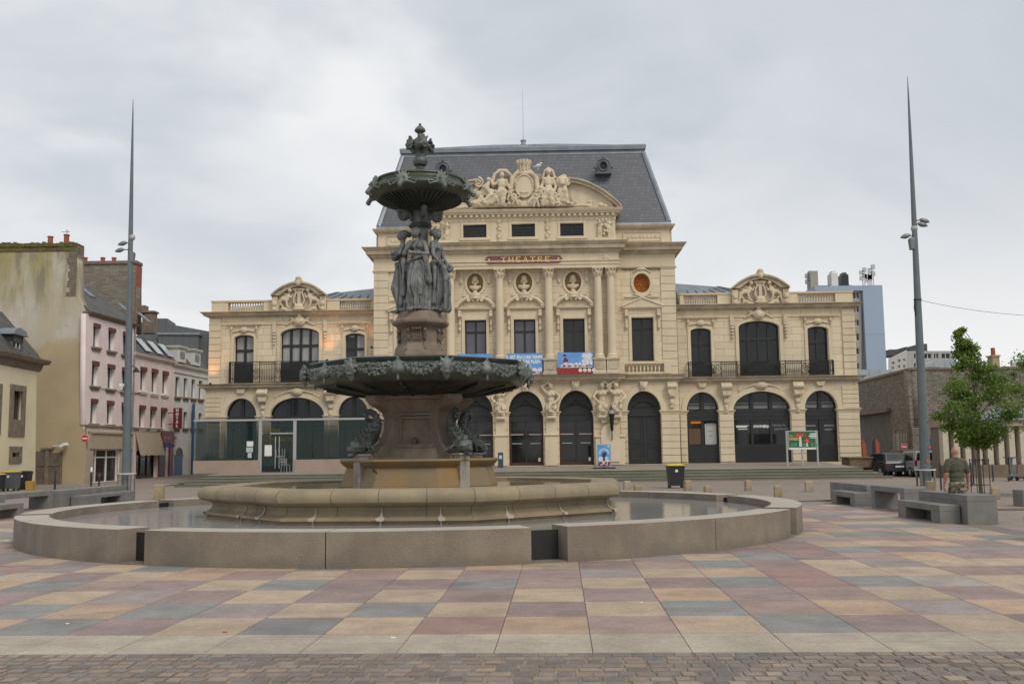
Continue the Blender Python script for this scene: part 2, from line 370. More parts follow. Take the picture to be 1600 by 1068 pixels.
# ------------------------------------------------------------------ ground
YAW = R(-2.7)
def struct(name, o): o['kind'] = 'structure'; return o
pav = mat('brown_pavers', (.28,.225,.185), .85, vs=.25, col2=(.22,.18,.15), bump=.4, bs=8, brick=(.22,.12,.01,(.17,.14,.115),.5,.16,'xy'))
m = MB()
m.add([(-400,-30,0),(400,-30,0),(400,900,0),(-400,900,0)], [(0,1,2,3)])
struct('ground', m.build('ground', pav)); bpy.data.objects['ground']['kind'] = 'structure'
def colmat(name, rough=.8):
    m = bpy.data.materials.new(name); m.use_nodes = True; N = m.node_tree.nodes; L = m.node_tree.links; b = N['Principled BSDF']; b.inputs['Roughness'].default_value = rough
    at_ = N.new('ShaderNodeVertexColor'); at_.layer_name = 'Col'; tc = N.new('ShaderNodeTexCoord')
    n = N.new('ShaderNodeTexNoise'); n.inputs['Scale'].default_value = 1.6; n.inputs['Detail'].default_value = 8; n.inputs['Roughness'].default_value = .65; L.new(tc.outputs['Object'], n.inputs['Vector'])
    n2 = N.new('ShaderNodeTexNoise'); n2.inputs['Scale'].default_value = 30; n2.inputs['Detail'].default_value = 4; L.new(tc.outputs['Object'], n2.inputs['Vector'])
    r = N.new('ShaderNodeMapRange'); r.inputs[1].default_value = .3; r.inputs[2].default_value = .7; r.inputs[3].default_value = .72; r.inputs[4].default_value = 1.15; L.new(n.outputs['Fac'], r.inputs[0])
    r2 = N.new('ShaderNodeMapRange'); r2.inputs[1].default_value = .3; r2.inputs[2].default_value = .7; r2.inputs[3].default_value = .88; r2.inputs[4].default_value = 1.1; L.new(n2.outputs['Fac'], r2.inputs[0])
    mu = N.new('ShaderNodeMath'); mu.operation = 'MULTIPLY'; L.new(r.outputs[0], mu.inputs[0]); L.new(r2.outputs[0], mu.inputs[1])
    n3 = N.new('ShaderNodeTexNoise'); n3.inputs['Scale'].default_value = .5; n3.inputs['Detail'].default_value = 6; n3.inputs['Roughness'].default_value = .7; L.new(tc.outputs['Object'], n3.inputs['Vector'])
    r3 = N.new('ShaderNodeMapRange'); r3.inputs[1].default_value = .55; r3.inputs[2].default_value = .68; r3.inputs[3].default_value = 1; r3.inputs[4].default_value = .78; L.new(n3.outputs['Fac'], r3.inputs[0])
    vo = N.new('ShaderNodeTexVoronoi'); vo.inputs['Scale'].default_value = 1.7; L.new(tc.outputs['Object'], vo.inputs['Vector'])
    r4 = N.new('ShaderNodeMapRange'); r4.inputs[1].default_value = .02; r4.inputs[2].default_value = .035; r4.inputs[3].default_value = .55; r4.inputs[4].default_value = 1; L.new(vo.outputs['Distance'], r4.inputs[0])
    for q_ in (r3, r4): m2_ = N.new('ShaderNodeMath'); m2_.operation = 'MULTIPLY'; L.new(mu.outputs[0], m2_.inputs[0]); L.new(q_.outputs[0], m2_.inputs[1]); mu = m2_
    vm = N.new('ShaderNodeVectorMath'); vm.operation = 'SCALE'; L.new(at_.outputs[0], vm.inputs[0]); L.new(mu.outputs[0], vm.inputs['Scale']); L.new(vm.outputs[0], b.inputs['Base Color'])
    bp = N.new('ShaderNodeBump'); bp.inputs['Strength'].default_value = .25; bp.inputs['Distance'].default_value = .01; L.new(n2.outputs['Fac'], bp.inputs['Height']); L.new(bp.outputs[0], b.inputs['Normal'])
    return m
def color_faces(me, cols):
    ca = me.color_attributes.new('Col', 'FLOAT_COLOR', 'CORNER')
    for p, c in zip(me.polygons, cols):
        for li in p.loop_indices: ca.data[li].color = (*c, 1)
SA=(.40,.315,.225); OR=(.40,.285,.20); MV=(.245,.178,.172); BL=(.19,.205,.203); PK=(.30,.215,.19); GM=(.26,.22,.215); LG=(.29,.275,.25); RP=(.275,.172,.15); DB=(.165,.175,.18); BG=(.36,.325,.26)
RW = {1:{0:OR,1:PK,2:SA,3:BL,4:MV,5:SA,-1:RP,-2:SA,-3:DB,-4:SA,-5:MV,-6:BL},
      2:{0:MV,1:SA,2:BL,3:PK,4:OR,5:GM,-1:SA,-2:BL,-3:SA,-4:GM,-5:BL,-6:OR,-7:BL},
      3:{0:SA,1:MV,2:OR,3:MV,4:PK,5:SA,6:MV,-1:MV,-2:SA,-3:MV,-4:SA,-5:MV,-6:GM,-7:SA},
      4:{0:PK,1:SA,2:MV,3:BL,4:RP,5:BL,6:LG,-1:BL,-2:MV,-3:MV,-4:BL,-5:SA,-6:MV,-7:PK,-8:BL}}
m = MB(); cols = []
def ungrd(p): x, y = p.x-.7, p.y-8.6; return (.7+x*cos(YAW)+y*sin(YAW), 8.6-x*sin(YAW)+y*cos(YAW))
rows = [ungrd(gp(925,y))[1] for y in (1021.5,991,964,940.6,920,903.5,889.5)]; VF = rows[0]
while rows[-1] < 31.5: rows.append(rows[-1]+1.04)
_u = [ungrd(gp(x,1021))[0] for x in (772,926.7,1085,1241)]; cw = (_u[3]-_u[0])/3; x0g = _u[0]
cosY, sinY = cos(YAW), sin(YAW)
def grd(u, v, z): # paving frame, rotated about (0.7, 8.6)
    x, y = u-.7, v-8.6; return (.7+x*cosY-y*sinY, 8.6+x*sinY+y*cosY, z)
pal = [SA,SA,OR,MV,MV,BL,PK,GM,BL,RP,SA]
rnd = random.Random(3); last = {}
for r_ in range(len(rows)-1):
    for c_ in range(-26, 17):
        u0 = x0g+c_*cw; u1 = u0+cw; v0, v1 = rows[r_], rows[r_+1]
        xm = (u0+u1)/2
        if v0 > 20 and xm > 9.4+ (v0-20)*.05: continue
        if xm > 12.4 or xm < -21: continue
        if r_ == 0: c = BG
        else:
            c = RW.get(r_,{}).get(c_)
            if c is None:
                while True:
                    c = rnd.choice(pal)
                    if c != last.get(c_) or rnd.random() < .2: break
        last[c_] = c
        k = .92+.16*rnd.random(); mn = (.315,.265,.22); c = tuple((q*.83+w_*.17)*1.05*k*t_ for q,w_,t_ in zip(c,mn,(1.045,1.0,.965)))
        parts_ = [(v0,v1)] if (r_ != 0 or c_ in (1,2,-3,-4,-5)) else [(v0,(v0+v1)/2),((v0+v1)/2,v1)]
        for a, b in parts_:
            g = .0045; h = .012+.0015*rnd.random()
            P4 = [grd(u0+g,a+g,h),grd(u1-g,a+g,h),grd(u1-g,b-g,h),grd(u0+g,b-g,h)]
            Q4 = [grd(u0+g,a+g,.003),grd(u1-g,a+g,.003),grd(u1-g,b-g,.003),grd(u0+g,b-g,.003)]
            m.add(P4+Q4, [(0,1,2,3),(1,0,4,5),(2,1,5,6),(3,2,6,7),(0,3,7,4)]); cols += [c]*5
tilem = colmat('sandstone_slabs', .72)
me = m.mesh(fix=False); color_faces(me, cols); o = link('paving', me, tilem); o['kind'] = 'structure'
# joint bed under slabs
jb = mat('joint_bed', (.20,.17,.14), .95, var=.2, bump=.3, bs=60)
m = MB(); m.add([grd(-21.5,8.58,.004),grd(12.8,8.58,.004),grd(12.8,19.6,.004),grd(9.8,20.2,.004),grd(10.4,31.3,.004),grd(-21.5,31.3,.004)],[(0,1,2,3,4,5)]); o = m.build('paving_bed', jb); o['kind'] = 'structure'
# cobble strip
m = MB(); cols = []; v = VF-.01; k_ = 0
while v > 3.6:
    dz_ = .145+.02*rnd.random(); u = -7.5 - rnd.random()*.15
    while u < 8:
        wd = .13+.075*rnd.random(); g = .008+.005*rnd.random(); h = .015+.005*rnd.random(); j = lambda: (rnd.random()-.5)*.012
        a0,a1,b0,b1 = u+g,u+wd-g,v-dz_+g,v-g
        base = [grd(a0,b0,.0),grd(a1,b0,.0),grd(a1,b1,.0),grd(a0,b1,.0)]
        i_ = .008; top = [grd(a0+i_+j(),b0+i_+j(),h),grd(a1-i_+j(),b0+i_+j(),h),grd(a1-i_+j(),b1-i_+j(),h),grd(a0+i_+j(),b1-i_+j(),h)]
        m.add(base+top, [(4,5,6,7),(0,1,5,4),(1,2,6,5),(2,3,7,6),(3,0,4,7)])
        c = rnd.choice([(.20,.155,.13),(.235,.18,.145),(.17,.135,.115),(.26,.20,.16),(.18,.165,.15),(.22,.17,.15),(.28,.21,.15)]); q = .85+.3*rnd.random(); cols += [tuple(x*q for x in c)]+[(.20,.16,.13)]*4
        u += wd
    v -= dz_
me = m.mesh(fix=False); color_faces(me, cols); o = link('cobblestones', me, colmat('cobble_stone', .7)); o['kind'] = 'structure'
sandj = mat('sandy_joint', (.27,.225,.175), .95, vs=3, var=.35, bump=.4, bs=50)
m = MB(); m.quad(grd(-12,1,.008),grd(12,1,.008),grd(12,VF,.008),grd(-12,VF,.008)); o = m.build('cobble_bed', sandj); o['kind'] = 'structure'
# light kerb stones closing the slabs on the right + worn asphalt beyond
m = MB(); p = gp(1392,789); q = gp(1482,784); m.prismz([(p.x,p.y-.12),(q.x,q.y-.12),(q.x,q.y+.12),(p.x,p.y+.12)], .004, .05)
p = gp(1215,784); q = gp(1297,782); m.prismz([(p.x,p.y-.12),(q.x,q.y-.12),(q.x,q.y+.12),(p.x,p.y+.12)], .004, .04)
o = m.build('kerb', granite); o['kind'] = 'structure'
# litter on the slabs
def bit(px, py, s, matl, label, nm='litter'):
    p = gp(px, py, .014); m = MB(); n = 7
    pts = [(p.x+s*(.6+.5*rnd.random())*cos(2*PI*i/n)*1.3, p.y+s*(.6+.5*rnd.random())*sin(2*PI*i/n)) for i in range(n)]
    m.prismz(pts, .0145, .0145+s*.35); tag(m.build(nm, matl), label, 'litter')
bit(352,987,.022, red, 'small red scrap lying on the pale border slabs at left')
bit(105,974,.02, white, 'tiny white scrap on a blue-grey slab near the left edge')
bit(613,996,.025, white, 'white scrap on the border slabs left of centre')
bit(1002,941,.022, white, 'white scrap on a mauve slab right of centre')
bit(1313,768,.05, white, 'white scrap on the paving beyond the first right bench')
bit(11,845,.04, white, 'white scrap at the left beside the pool wall')
m = MB(); p = gp(1590,795,.02); pts = [(p.x-.9,p.y-.12),(p.x-.3,p.y-.2),(p.x+.5,p.y-.1),(p.x+1,p.y+.1),(p.x+.2,p.y+.22),(p.x-.5,p.y+.12)]
m.prismz(pts,.005,.05); tag(m.build('stone_slab', granite, bevel=.01), 'flat broken pale slab lying on the brown ground at the right edge', 'slab')
# raised street ground at the left, up to the shop fronts
m = MB(); a = [(-60,58,.006),(-20.5,58,.006),(-22,84,.33),(-23,130,.6),(-90,130,.6),(-90,58,.006)]
m.add(a,[(0,1,2,3,4,5)]); o = m.build('street_pavement', pav); o['kind'] = 'structure'
# ------------------------------------------------------------------ pool and fountain
FC = Vector((-2.2, 23.8, 0)); PHV = R(-28)
def zf(y): return at(656, y, 23.8).z
def rf(h): return h*23.8/F
WR = .40
RX, RY = 8.68, 8.3
def ringseg(m, a0, a1, z0, z1, ri=(RX-.65, RY-.62), ro=(RX, RY), n=14):
    vs = []; 
    for i in range(n+1):
        a = a0+(a1-a0)*i/n
        for (rx, ry) in (ro, ri):
            for z in (z0, z1): vs.append((rx*sin(a), -ry*cos(a), z))
    fs = [(0,1,3,2), (4*n,4*n+2,4*n+3,4*n+1)]
    for i in range(n):
        b = 4*i; c = b+4
        fs += [(b,c,c+1,b+1),(b+2,b+3,c+3,c+2),(b+1,c+1,c+3,b+3),(b,b+2,c+2,c)]
    m.add(vs, fs)
def damp_foot():
    N = granite.node_tree.nodes; L = granite.node_tree.links; b = N['Principled BSDF']; src = b.inputs['Base Color'].links[0].from_socket
    tc = N.new('ShaderNodeTexCoord'); sp = N.new('ShaderNodeSeparateXYZ'); L.new(tc.outputs['Object'], sp.inputs[0]); n = N.new('ShaderNodeTexNoise'); n.inputs['Scale'].default_value = 1.8; n.inputs['Detail'].default_value = 7; L.new(tc.outputs['Object'], n.inputs['Vector'])
    ad = N.new('ShaderNodeMath'); ad.operation = 'MULTIPLY_ADD'; ad.inputs[1].default_value = -.55; L.new(n.outputs['Fac'], ad.inputs[0]); L.new(sp.outputs[2], ad.inputs[2])
    r = N.new('ShaderNodeMapRange'); r.inputs[1].default_value = -.26; r.inputs[2].default_value = -.08; r.inputs[3].default_value = .55; r.inputs[4].default_value = 0; L.new(ad.outputs[0], r.inputs[0])
    mx = N.new('ShaderNodeMix'); mx.data_type = 'RGBA'; L.new(r.outputs[0], mx.inputs[0]); L.new(src, mx.inputs[6]); mx.inputs[7].default_value = (.14,.12,.09,1); L.new(mx.outputs[2], b.inputs['Base Color'])
damp_foot()
granite_top = mat('granite_skylit_top', (.47,.42,.35), .7, vs=1.2, var=.15, bump=.2, bs=50, fine=.35)  # paler granite: light from the sky put into the colour of the top faces
pw = empty('pool_wall', FC, label='low granite ring wall with slots around the big pool, dark panels in its gaps', cat='pool wall')
gap = R(2.0)
G0 = -26.5
gaps = [G0+45*k for k in range(8)]; gaps[0] -= 1.3
for k in range(8):
    a0 = R(gaps[k])+gap; a1 = R(gaps[(k+1)%8]+(360 if k==7 else 0))-gap; am = (a0+a1)/2
    for (b0, b1) in ((a0, am-.0008), (am+.0008, a1)):
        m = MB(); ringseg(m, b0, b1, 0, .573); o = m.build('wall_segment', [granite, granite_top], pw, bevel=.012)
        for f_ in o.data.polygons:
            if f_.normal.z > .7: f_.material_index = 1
    a = R(gaps[k]); m = MB(); ringseg(m, a-gap, a+gap, 0.02, .50, (RX-.42,RY-.40), (RX-.38,RY-.36), 2); m.build('gap_panel', framed, pw)
    m = MB(); ringseg(m, a-gap*.98, a+gap*.98, .0, .035, (RX-.36,RY-.34), (RX-.02,RY-.02), 2); m.build('gap_sill', granite, pw)
# water
def water_mat(name, base, sc, st, tint=None):
    wm = bpy.data.materials.new(name); wm.use_nodes = True; N = wm.node_tree.nodes; L = wm.node_tree.links; b = N['Principled BSDF']
    b.inputs['Base Color'].default_value = (*base,1); b.inputs['Roughness'].default_value = .11; b.inputs['IOR'].default_value = 1.33; b.inputs['Specular IOR Level'].default_value = .8
    tc = N.new('ShaderNodeTexCoord'); n = N.new('ShaderNodeTexNoise'); n.inputs['Scale'].default_value = sc; n.inputs['Detail'].default_value = 3; L.new(tc.outputs['Object'], n.inputs['Vector'])
    bp = N.new('ShaderNodeBump'); bp.inputs['Strength'].default_value = st; bp.inputs['Distance'].default_value = .02; L.new(n.outputs['Fac'], bp.inputs['Height']); L.new(bp.outputs[0], b.inputs['Normal']); return wm
wat = water_mat('water', (.28,.275,.265), 6, .10)
m = MB(); n = 96; m.add([((RX-.655)*sin(2*PI*i/n)+FC.x, -(RY-.625)*cos(2*PI*i/n)+FC.y, WR) for i in range(n)], [tuple(range(n))])
o = m.build('water', wat); o['kind'] = 'structure'

ft = empty('fountain', FC, label='tall grey-green bronze fountain with two bowls and robed women rising from an octagonal stone basin', cat='fountain')
def oct_(prof, n=8, ph=PHV, sub=1): m = MB(); m.lathe(prof, n, ph=ph); return m
# inner octagonal basin (stone): outside profile, rolled lip, inside
zl, zb = 1.08, .40
prof_out = [(4.72,.30),(4.72,.46),(4.80,.475),(4.80,.52),(4.71,.54),(4.64,.58),(4.60,.66),(4.62,.73),(4.72,.76),(4.83,.785),(4.90,.83),(4.925,.90),(4.91,.98),(4.86,1.04),(4.78,1.075),(4.30,1.082),(4.22,1.06),(4.20,.9)]
def octring(prof, n=8, ph=PHV, c=(0,0,0), lobes=0.0, per=6):
    m = MB(); vs = []; tot = n*per
    for r, z in prof:
        for k in range(tot):
            a = ph+2*PI*k/tot; f = (k%per)/per; aa = (f-.5)*2*PI/n
            q = cos(PI/n)/cos(aa)           # straight side
            q = q*(1-lobes)+lobes
            vs.append((r*q*sin(a), -r*q*cos(a), z))
    fs = []
    for i in range(len(prof)-1):
        for k in range(tot): k2=(k+1)%tot; fs.append((i*tot+k,i*tot+k2,(i+1)*tot+k2,(i+1)*tot+k))
    m.add(vs, fs); return m
def shade_ring(o): 
    o.data.polygons.foreach_set('use_smooth',[True]*len(o.data.polygons))
    b = bmesh.new(); b.from_mesh(o.data)
    for e in b.edges:
        if len(e.link_faces)==2 and e.calc_face_angle(0) > R(32): e.smooth = False
    b.to_mesh(o.data); b.free()
o = octring([(r_*1.025,z_) for r_,z_ in prof_out], lobes=.07).build('basin', bstone, ft); shade_ring(o)
# block joints of the basin and white lime streaks under its spouts
jdark = mat('joint_dark', (.12,.10,.07), .9)
for k in range(8):
    for f in (0, .27, .52, .77):
        m = MB()
        a = PHV+2*PI*(k+f)/8; aa = (f-.5)*2*PI/8; q = (cos(PI/8)/cos(aa))*.93+.07
        pts = [((r*1.025+.004)*q*sin(a), -(r*1.025+.004)*q*cos(a), z) for r, z in prof_out[3:16]]
        for i in range(len(pts)-1):
            d = Vector((cos(a), sin(a), 0))*.006
            p, p2 = Vector(pts[i]), Vector(pts[i+1]); m.quad(p-d,p+d,p2+d,p2-d)
        m.build('block_joint', jdark, ft)
limes = mat('lime_scale', (.54,.49,.41), .7, var=.2, bump=.5, bs=40)
m = MB(); rr = random.Random(5)
for a_ in (-50,-39,-21,-4.5,10,27,-72,45,62):
    a = R(a_); f = ((a-PHV)/(PI/4))%1; aa = (f-.5)*PI/4; q = (cos(PI/8)/cos(aa))*.93+.07
    s = .03+.05*rr.random(); d = Vector((cos(a), sin(a), 0))
    def pp(r, z): return Vector((r*1.025*q*sin(a), -r*1.025*q*cos(a), z))
    seq = [(4.63,.73,.05),(4.605,.66,.14),(4.645,.58,.32),(4.715,.54,.7),(4.805,.52,1.2),(4.805,.475,.8),(4.73,.46,.3),(4.73,.40,.2)]
    for i in range(len(seq)-1):
        (ra,za,wa),(rb,zb_,wb) = seq[i],seq[i+1]
        m.quad(pp(ra+.02,za)-d*s*wa, pp(ra+.02,za)+d*s*wa, pp(rb+.02,zb_)+d*s*wb, pp(rb+.02,zb_)-d*s*wb)
    m.build('lime_streak', limes, ft); m = MB()
m = MB(); n = 8; m.add([(4.25*sin(PHV+2*PI*i/8), -4.25*cos(PHV+2*PI*i/8), 1.0) for i in range(8)], [tuple(range(8))])
m.build('basin_water', water_mat('basin_water_m', (.16,.10,.04), 9, .15), ft)
# upper trough
zt0, zt1 = zf(766), zf(716)
PH2 = PHV
tro = [(1.80,.95),(1.82,zf(757)),(1.80,zf(752)),(1.75,zf(744)),(1.72,zf(735)),(1.68,zf(729)),(1.78,zf(724)),(1.84,zf(719)),(1.82,zf(716)),(1.5,zf(716.2)),(1.45,zf(722))]
o = octring([(r*1.04,z) for r,z in tro], lobes=.0).build('trough', fstone_o, ft); shade_ring(o)
m = MB(); m.lathe([(1.5,zf(730)),(1.5,zf(719))], 8, ph=PHV); m.build('trough_floor', fstone, ft)
# pedestal: battered core with four panelled faces and four buttresses on the diagonals
def pxs(h): return h*23.8/F
core = [(1.05,zf(724)),(1.05,zf(705)),(.98,zf(700)),(.72,zf(682)),(.68,zf(650)),(.70,zf(645))]
PB = R(-5.5)   # front face normal
def sq(m, hw0, z0, hw1, z1, ph=PB):
    vs = []
    for hw, z in ((hw0,z0),(hw1,z1)):
        for sx_, sy_ in ((-1,-1),(1,-1),(1,1),(-1,1)):
            x, y = sx_*hw, sy_*hw; vs.append((x*cos(ph)-y*sin(ph), x*sin(ph)+y*cos(ph), z))
    m.add(vs, [(3,2,1,0),(4,5,6,7),(0,1,5,4),(1,2,6,5),(2,3,7,6),(3,0,4,7)])
m = MB()
sq(m, .86, zf(722), .80, zf(700)); sq(m, .60, zf(700), .56, zf(650)); sq(m, .66, zf(650), .66, zf(646)); sq(m, .60, zf(646), .80, zf(626)); sq(m,.92,zf(626),.95,zf(619))
m.build('pedestal', fstone, ft, bevel=.02)
def rotp(x, y, a): return (x*cos(a)-y*sin(a), x*sin(a)+y*cos(a))
for k in range(4):   # buttress with scroll top
    a = PB+R(45)+k*PI/2; m = MB()
    prof = [(.5,zf(722)),(1.52,zf(722)),(1.5,zf(712)),(1.30,zf(704)),(1.05,zf(690)),(.92,zf(672)),(.90,zf(655)),(.98,zf(645)),(1.10,zf(640)),(1.30,zf(634)),(1.42,zf(626)),(1.40,zf(619)),(.5,zf(619))]
    vs = []
    for s_ in (-.2,.2):
        for r_, z in prof: x, y = rotp(r_, s_, a-PI/2); vs.append((x, y, z))
    n = len(prof); fs = [tuple(range(n)), tuple(range(2*n-1,n-1,-1))]+[((i+1)%n,i,n+i,n+(i+1)%n) for i in range(n)]
    m.add(vs, fs); m.build('buttress', fstone, ft, bevel=.025)
for k in range(4):   # sunk panel frame + spout on each face
    a = PB+k*PI/2; m = MB()
    def fb(x0,x1,z0,z1,d0,d1):
        vs = []
        for y in (-d1,-d0):
            for x,z in ((x0,z0),(x1,z0),(x1,z1),(x0,z1)): X_,Y_ = rotp(x,y,a); vs.append((X_,Y_,z))
        m.add(vs,[(3,2,1,0),(4,5,6,7),(0,1,5,4),(1,2,6,5),(2,3,7,6),(3,0,4,7)])
    fb(-.40,-.33,zf(693),zf(652),.5,.64); fb(.33,.40,zf(693),zf(652),.5,.64); fb(-.40,.40,zf(655),zf(651),.5,.645); fb(-.5,.5,zf(700),zf(693),.5,.70)
    m.build('panel_frame', fstone, ft, bevel=.012)
    m = MB(); x, y = rotp(0,-.68,a); x2, y2 = rotp(0,-.80,a); m.tube([(x,y,zf(689)),(x2,y2,zf(690))],.045,8); m.ball((x,y,zf(688)),.07); m.build('spout', bronze, ft, smooth=True)
    x, y = rotp(0,-.83,a); m = MB(); m.ball((x,y,zf(706)),(.2,.2,.02)); 
# pillars carrying the dolphins + dolphins
def dolphin(i, a, parent):
    """head down and outwards on the pillar, body curling up against the buttress, ringed tail"""
    d = Vector((sin(a), -cos(a), 0)); t = Vector((cos(a), sin(a), 0)); zz = zf(708); P = lambda r, z, s=0: tuple(d*r + t*s + Vector((0,0,zz+z)))
    el = [('e',P(1.70,.16),(.20,.20,.17)),('c',P(1.66,.16),.17,P(1.52,.26),.19),('c',P(1.52,.26),.18,P(1.34,.40),.16),('c',P(1.34,.40),.155,P(1.22,.58),.125),('c',P(1.22,.58),.12,P(1.20,.76),.095),
          ('c',P(1.20,.76),.09,P(1.28,.92),.075),('c',P(1.28,.92),.07,P(1.42,.98),.06),('c',P(1.42,.98),.06,P(1.52,.90),.055),('c',P(1.52,.90),.055,P(1.48,.80),.05),('c',P(1.48,.80),.05,P(1.36,.76),.045),
          ('c',P(1.72,.12),.11,P(1.94,.10),.075),('c',P(1.78,.06),.08,P(1.93,-.02),.055),('e',P(1.93,.13),(.06,.06,.05))]
    for s_ in (-1,1):
        el += [('e',P(1.78,.22,.13*s_),(.06,.06,.06)),('c',P(1.5,.2,.14*s_),.06,P(1.42,.02,.34*s_),.02),('c',P(1.55,.2,.14*s_),.05,P(1.62,.10,.32*s_),.02),('c',P(1.66,.28,.1*s_),.05,P(1.58,.44,.18*s_),.015),('c',P(1.58,.3,.08*s_),.05,P(1.46,.50,.14*s_),.015)]
    for q in range(6): r_ = 1.72-.085*q; z = .30+.065*q; el.append(('c',P(r_,z),.05,P(r_+.05,z+.15),.014))
    el += [('c',P(1.34,.76),.04,P(1.22,.92,.12),.02),('c',P(1.34,.76),.04,P(1.2,.74,-.14),.02)]
    sculpt('dolphin', el, bronze, parent, .022, 1, folds=lambda c: .006*sin(c.z*60)+.008*noise.noise(c*9))
for k in range(4):
    a = PB+R(45)+k*PI/2; m = MB(); c = Vector((sin(a)*1.62, -cos(a)*1.62, 0))
    m.obox((c.x,c.y,(zf(760)+zf(709))/2), .27, .27, zf(709)-zf(760), rz=a); m.obox((c.x,c.y,zf(709.5)), .34, .34, .05, rz=a)
    m.build('pillar', mat('pillar_stone%d'%k, (.30,.27,.23), .85, var=.3, vs=3, streak=.6, stcol=(.5,.47,.42), bump=.2), ft, bevel=.015)
    dolphin(k, a, ft)
# ---- lower bowl : sixteen ornaments, octagonal rim
zr = zf(571)
prof = [(.55,zf(620)),(1.15,zf(619)),(1.6,zf(615)),(1.95,zf(609)),(2.25,zf(606)),(2.42,zf(604)),(2.55,zf(600)),(2.66,zf(594)),(2.69,zf(589)),(2.66,zf(584)),(2.60,zf(580)),(2.52,zf(578.5)),(2.50,zf(577)),(2.56,zf(574)),(2.58,zf(571.5)),(2.55,zf(570.3)),(2.38,zf(570.5)),(2.30,zf(577)),(1.0,zf(592)),(.5,zf(592))]
o = octring([(r*1.02,z) for r,z in prof], lobes=.15).build('lower_bowl', bronze_g, ft); shade_ring(o)
m = MB()   # ribs and little bosses under the bowl
for k in range(16):
    a = PHV+k*PI/8; d = Vector((sin(a),-cos(a),0)); m.tube([d*.7+Vector((0,0,zf(621))), d*1.5+Vector((0,0,zf(617.5))), d*2.3+Vector((0,0,zf(608)))], .035, 6)
    m.ball(tuple(d*2.05+Vector((0,0,zf(611)))), .05)
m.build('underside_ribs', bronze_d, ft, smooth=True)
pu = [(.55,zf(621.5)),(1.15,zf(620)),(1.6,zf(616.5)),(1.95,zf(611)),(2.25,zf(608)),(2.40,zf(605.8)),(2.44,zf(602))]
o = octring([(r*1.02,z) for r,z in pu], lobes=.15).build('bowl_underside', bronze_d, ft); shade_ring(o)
def octr(a, r, lob=.15):
    f = ((a-PHV)/(PI/4))%1; aa = (f-.5)*PI/4; q = (cos(PI/8)/cos(aa))*(1-lob)+lob; return r*q
rr = random.Random(11)
for k in range(16):   # masks at corners, shells in the middle of the sides
    a = PHV+k*PI/8; d = Vector((sin(a),-cos(a),0)); t = Vector((cos(a),sin(a),0)); ro = octr(a,2.74); zz = zf(588)
    P = lambda r, z, s=0: tuple(d*(ro+r*.85)+t*s*.85+Vector((0,0,zz+z*.85)))
    if k%2 == 0:
        el = [('e',P(-.02,.02),(.13,.13,.17)),('e',P(.08,-.02),(.05,.05,.06)),('e',P(.06,-.12),(.06,.06,.05)),('c',P(0,.1,-.08),.04,P(.03,.24,-.16),.02),('c',P(0,.1,.08),.04,P(.03,.24,.16),.02),('c',P(0,.14),.05,P(.02,.28),.02),
              ('e',P(.08,.06,.06),(.035,.035,.03)),('e',P(.08,.06,-.06),(.035,.035,.03)),('c',P(.02,-.1,-.08),.04,P(-.06,-.26,-.05),.02),('c',P(.02,-.1,.08),.04,P(-.06,-.26,.05),.02),('c',P(0,-.14),.05,P(-.03,-.30),.025)]
        for q in range(8): an = 2*PI*q/8; el.append(('e',P(.0,.05+.17*sin(an),.17*cos(an)),(.05,.05,.05)))
    else:
        el = [('e',P(-.04,-.02),(.16,.16,.13)),('e',P(.04,.08),(.06,.06,.07)),('c',P(.0,.12),.05,P(.04,.26),.03),('c',P(.02,.05),.03,P(.03,-.16),.02),('c',P(.02,-.14),.03,P(.03,-.28),.035)]
        for q in (-3,-2,-1,1,2,3): el.append(('c',P(.04,.10),.03,P(.02,.22-.03*abs(q),.055*q),.018)); el.append(('c',P(.03,.02,.03*q),.022,P(.0,-.12,.05*q),.016))
    sculpt('rim_mask', el, bronze_l, ft, .017, 1)
    # garland of fruit and leaves to the next ornament
    m = MB()
    for q in range(150):
        f = .13+.74*rr.random(); aa = a+f*PI/8; rg = octr(aa, 2.71); d2 = Vector((sin(aa),-cos(aa),0)); sag = .06+.10*sin(PI*(f-.13)/.74)
        s_ = .018+.032*rr.random(); hh = (rr.random()-.5)*(.13+.17*sin(PI*(f-.13)/.74))
        c = d2*(rg+.02*rr.random())+Vector((0,0,zf(584)-sag*.8+hh*.85+.04)); m.ball(tuple(c), (s_*(.7+.7*rr.random()),s_*(.7+.7*rr.random()),s_*(.5+.8*rr.random())), 6, 4)
    m.build('garland', bronze_l, ft, smooth=True)
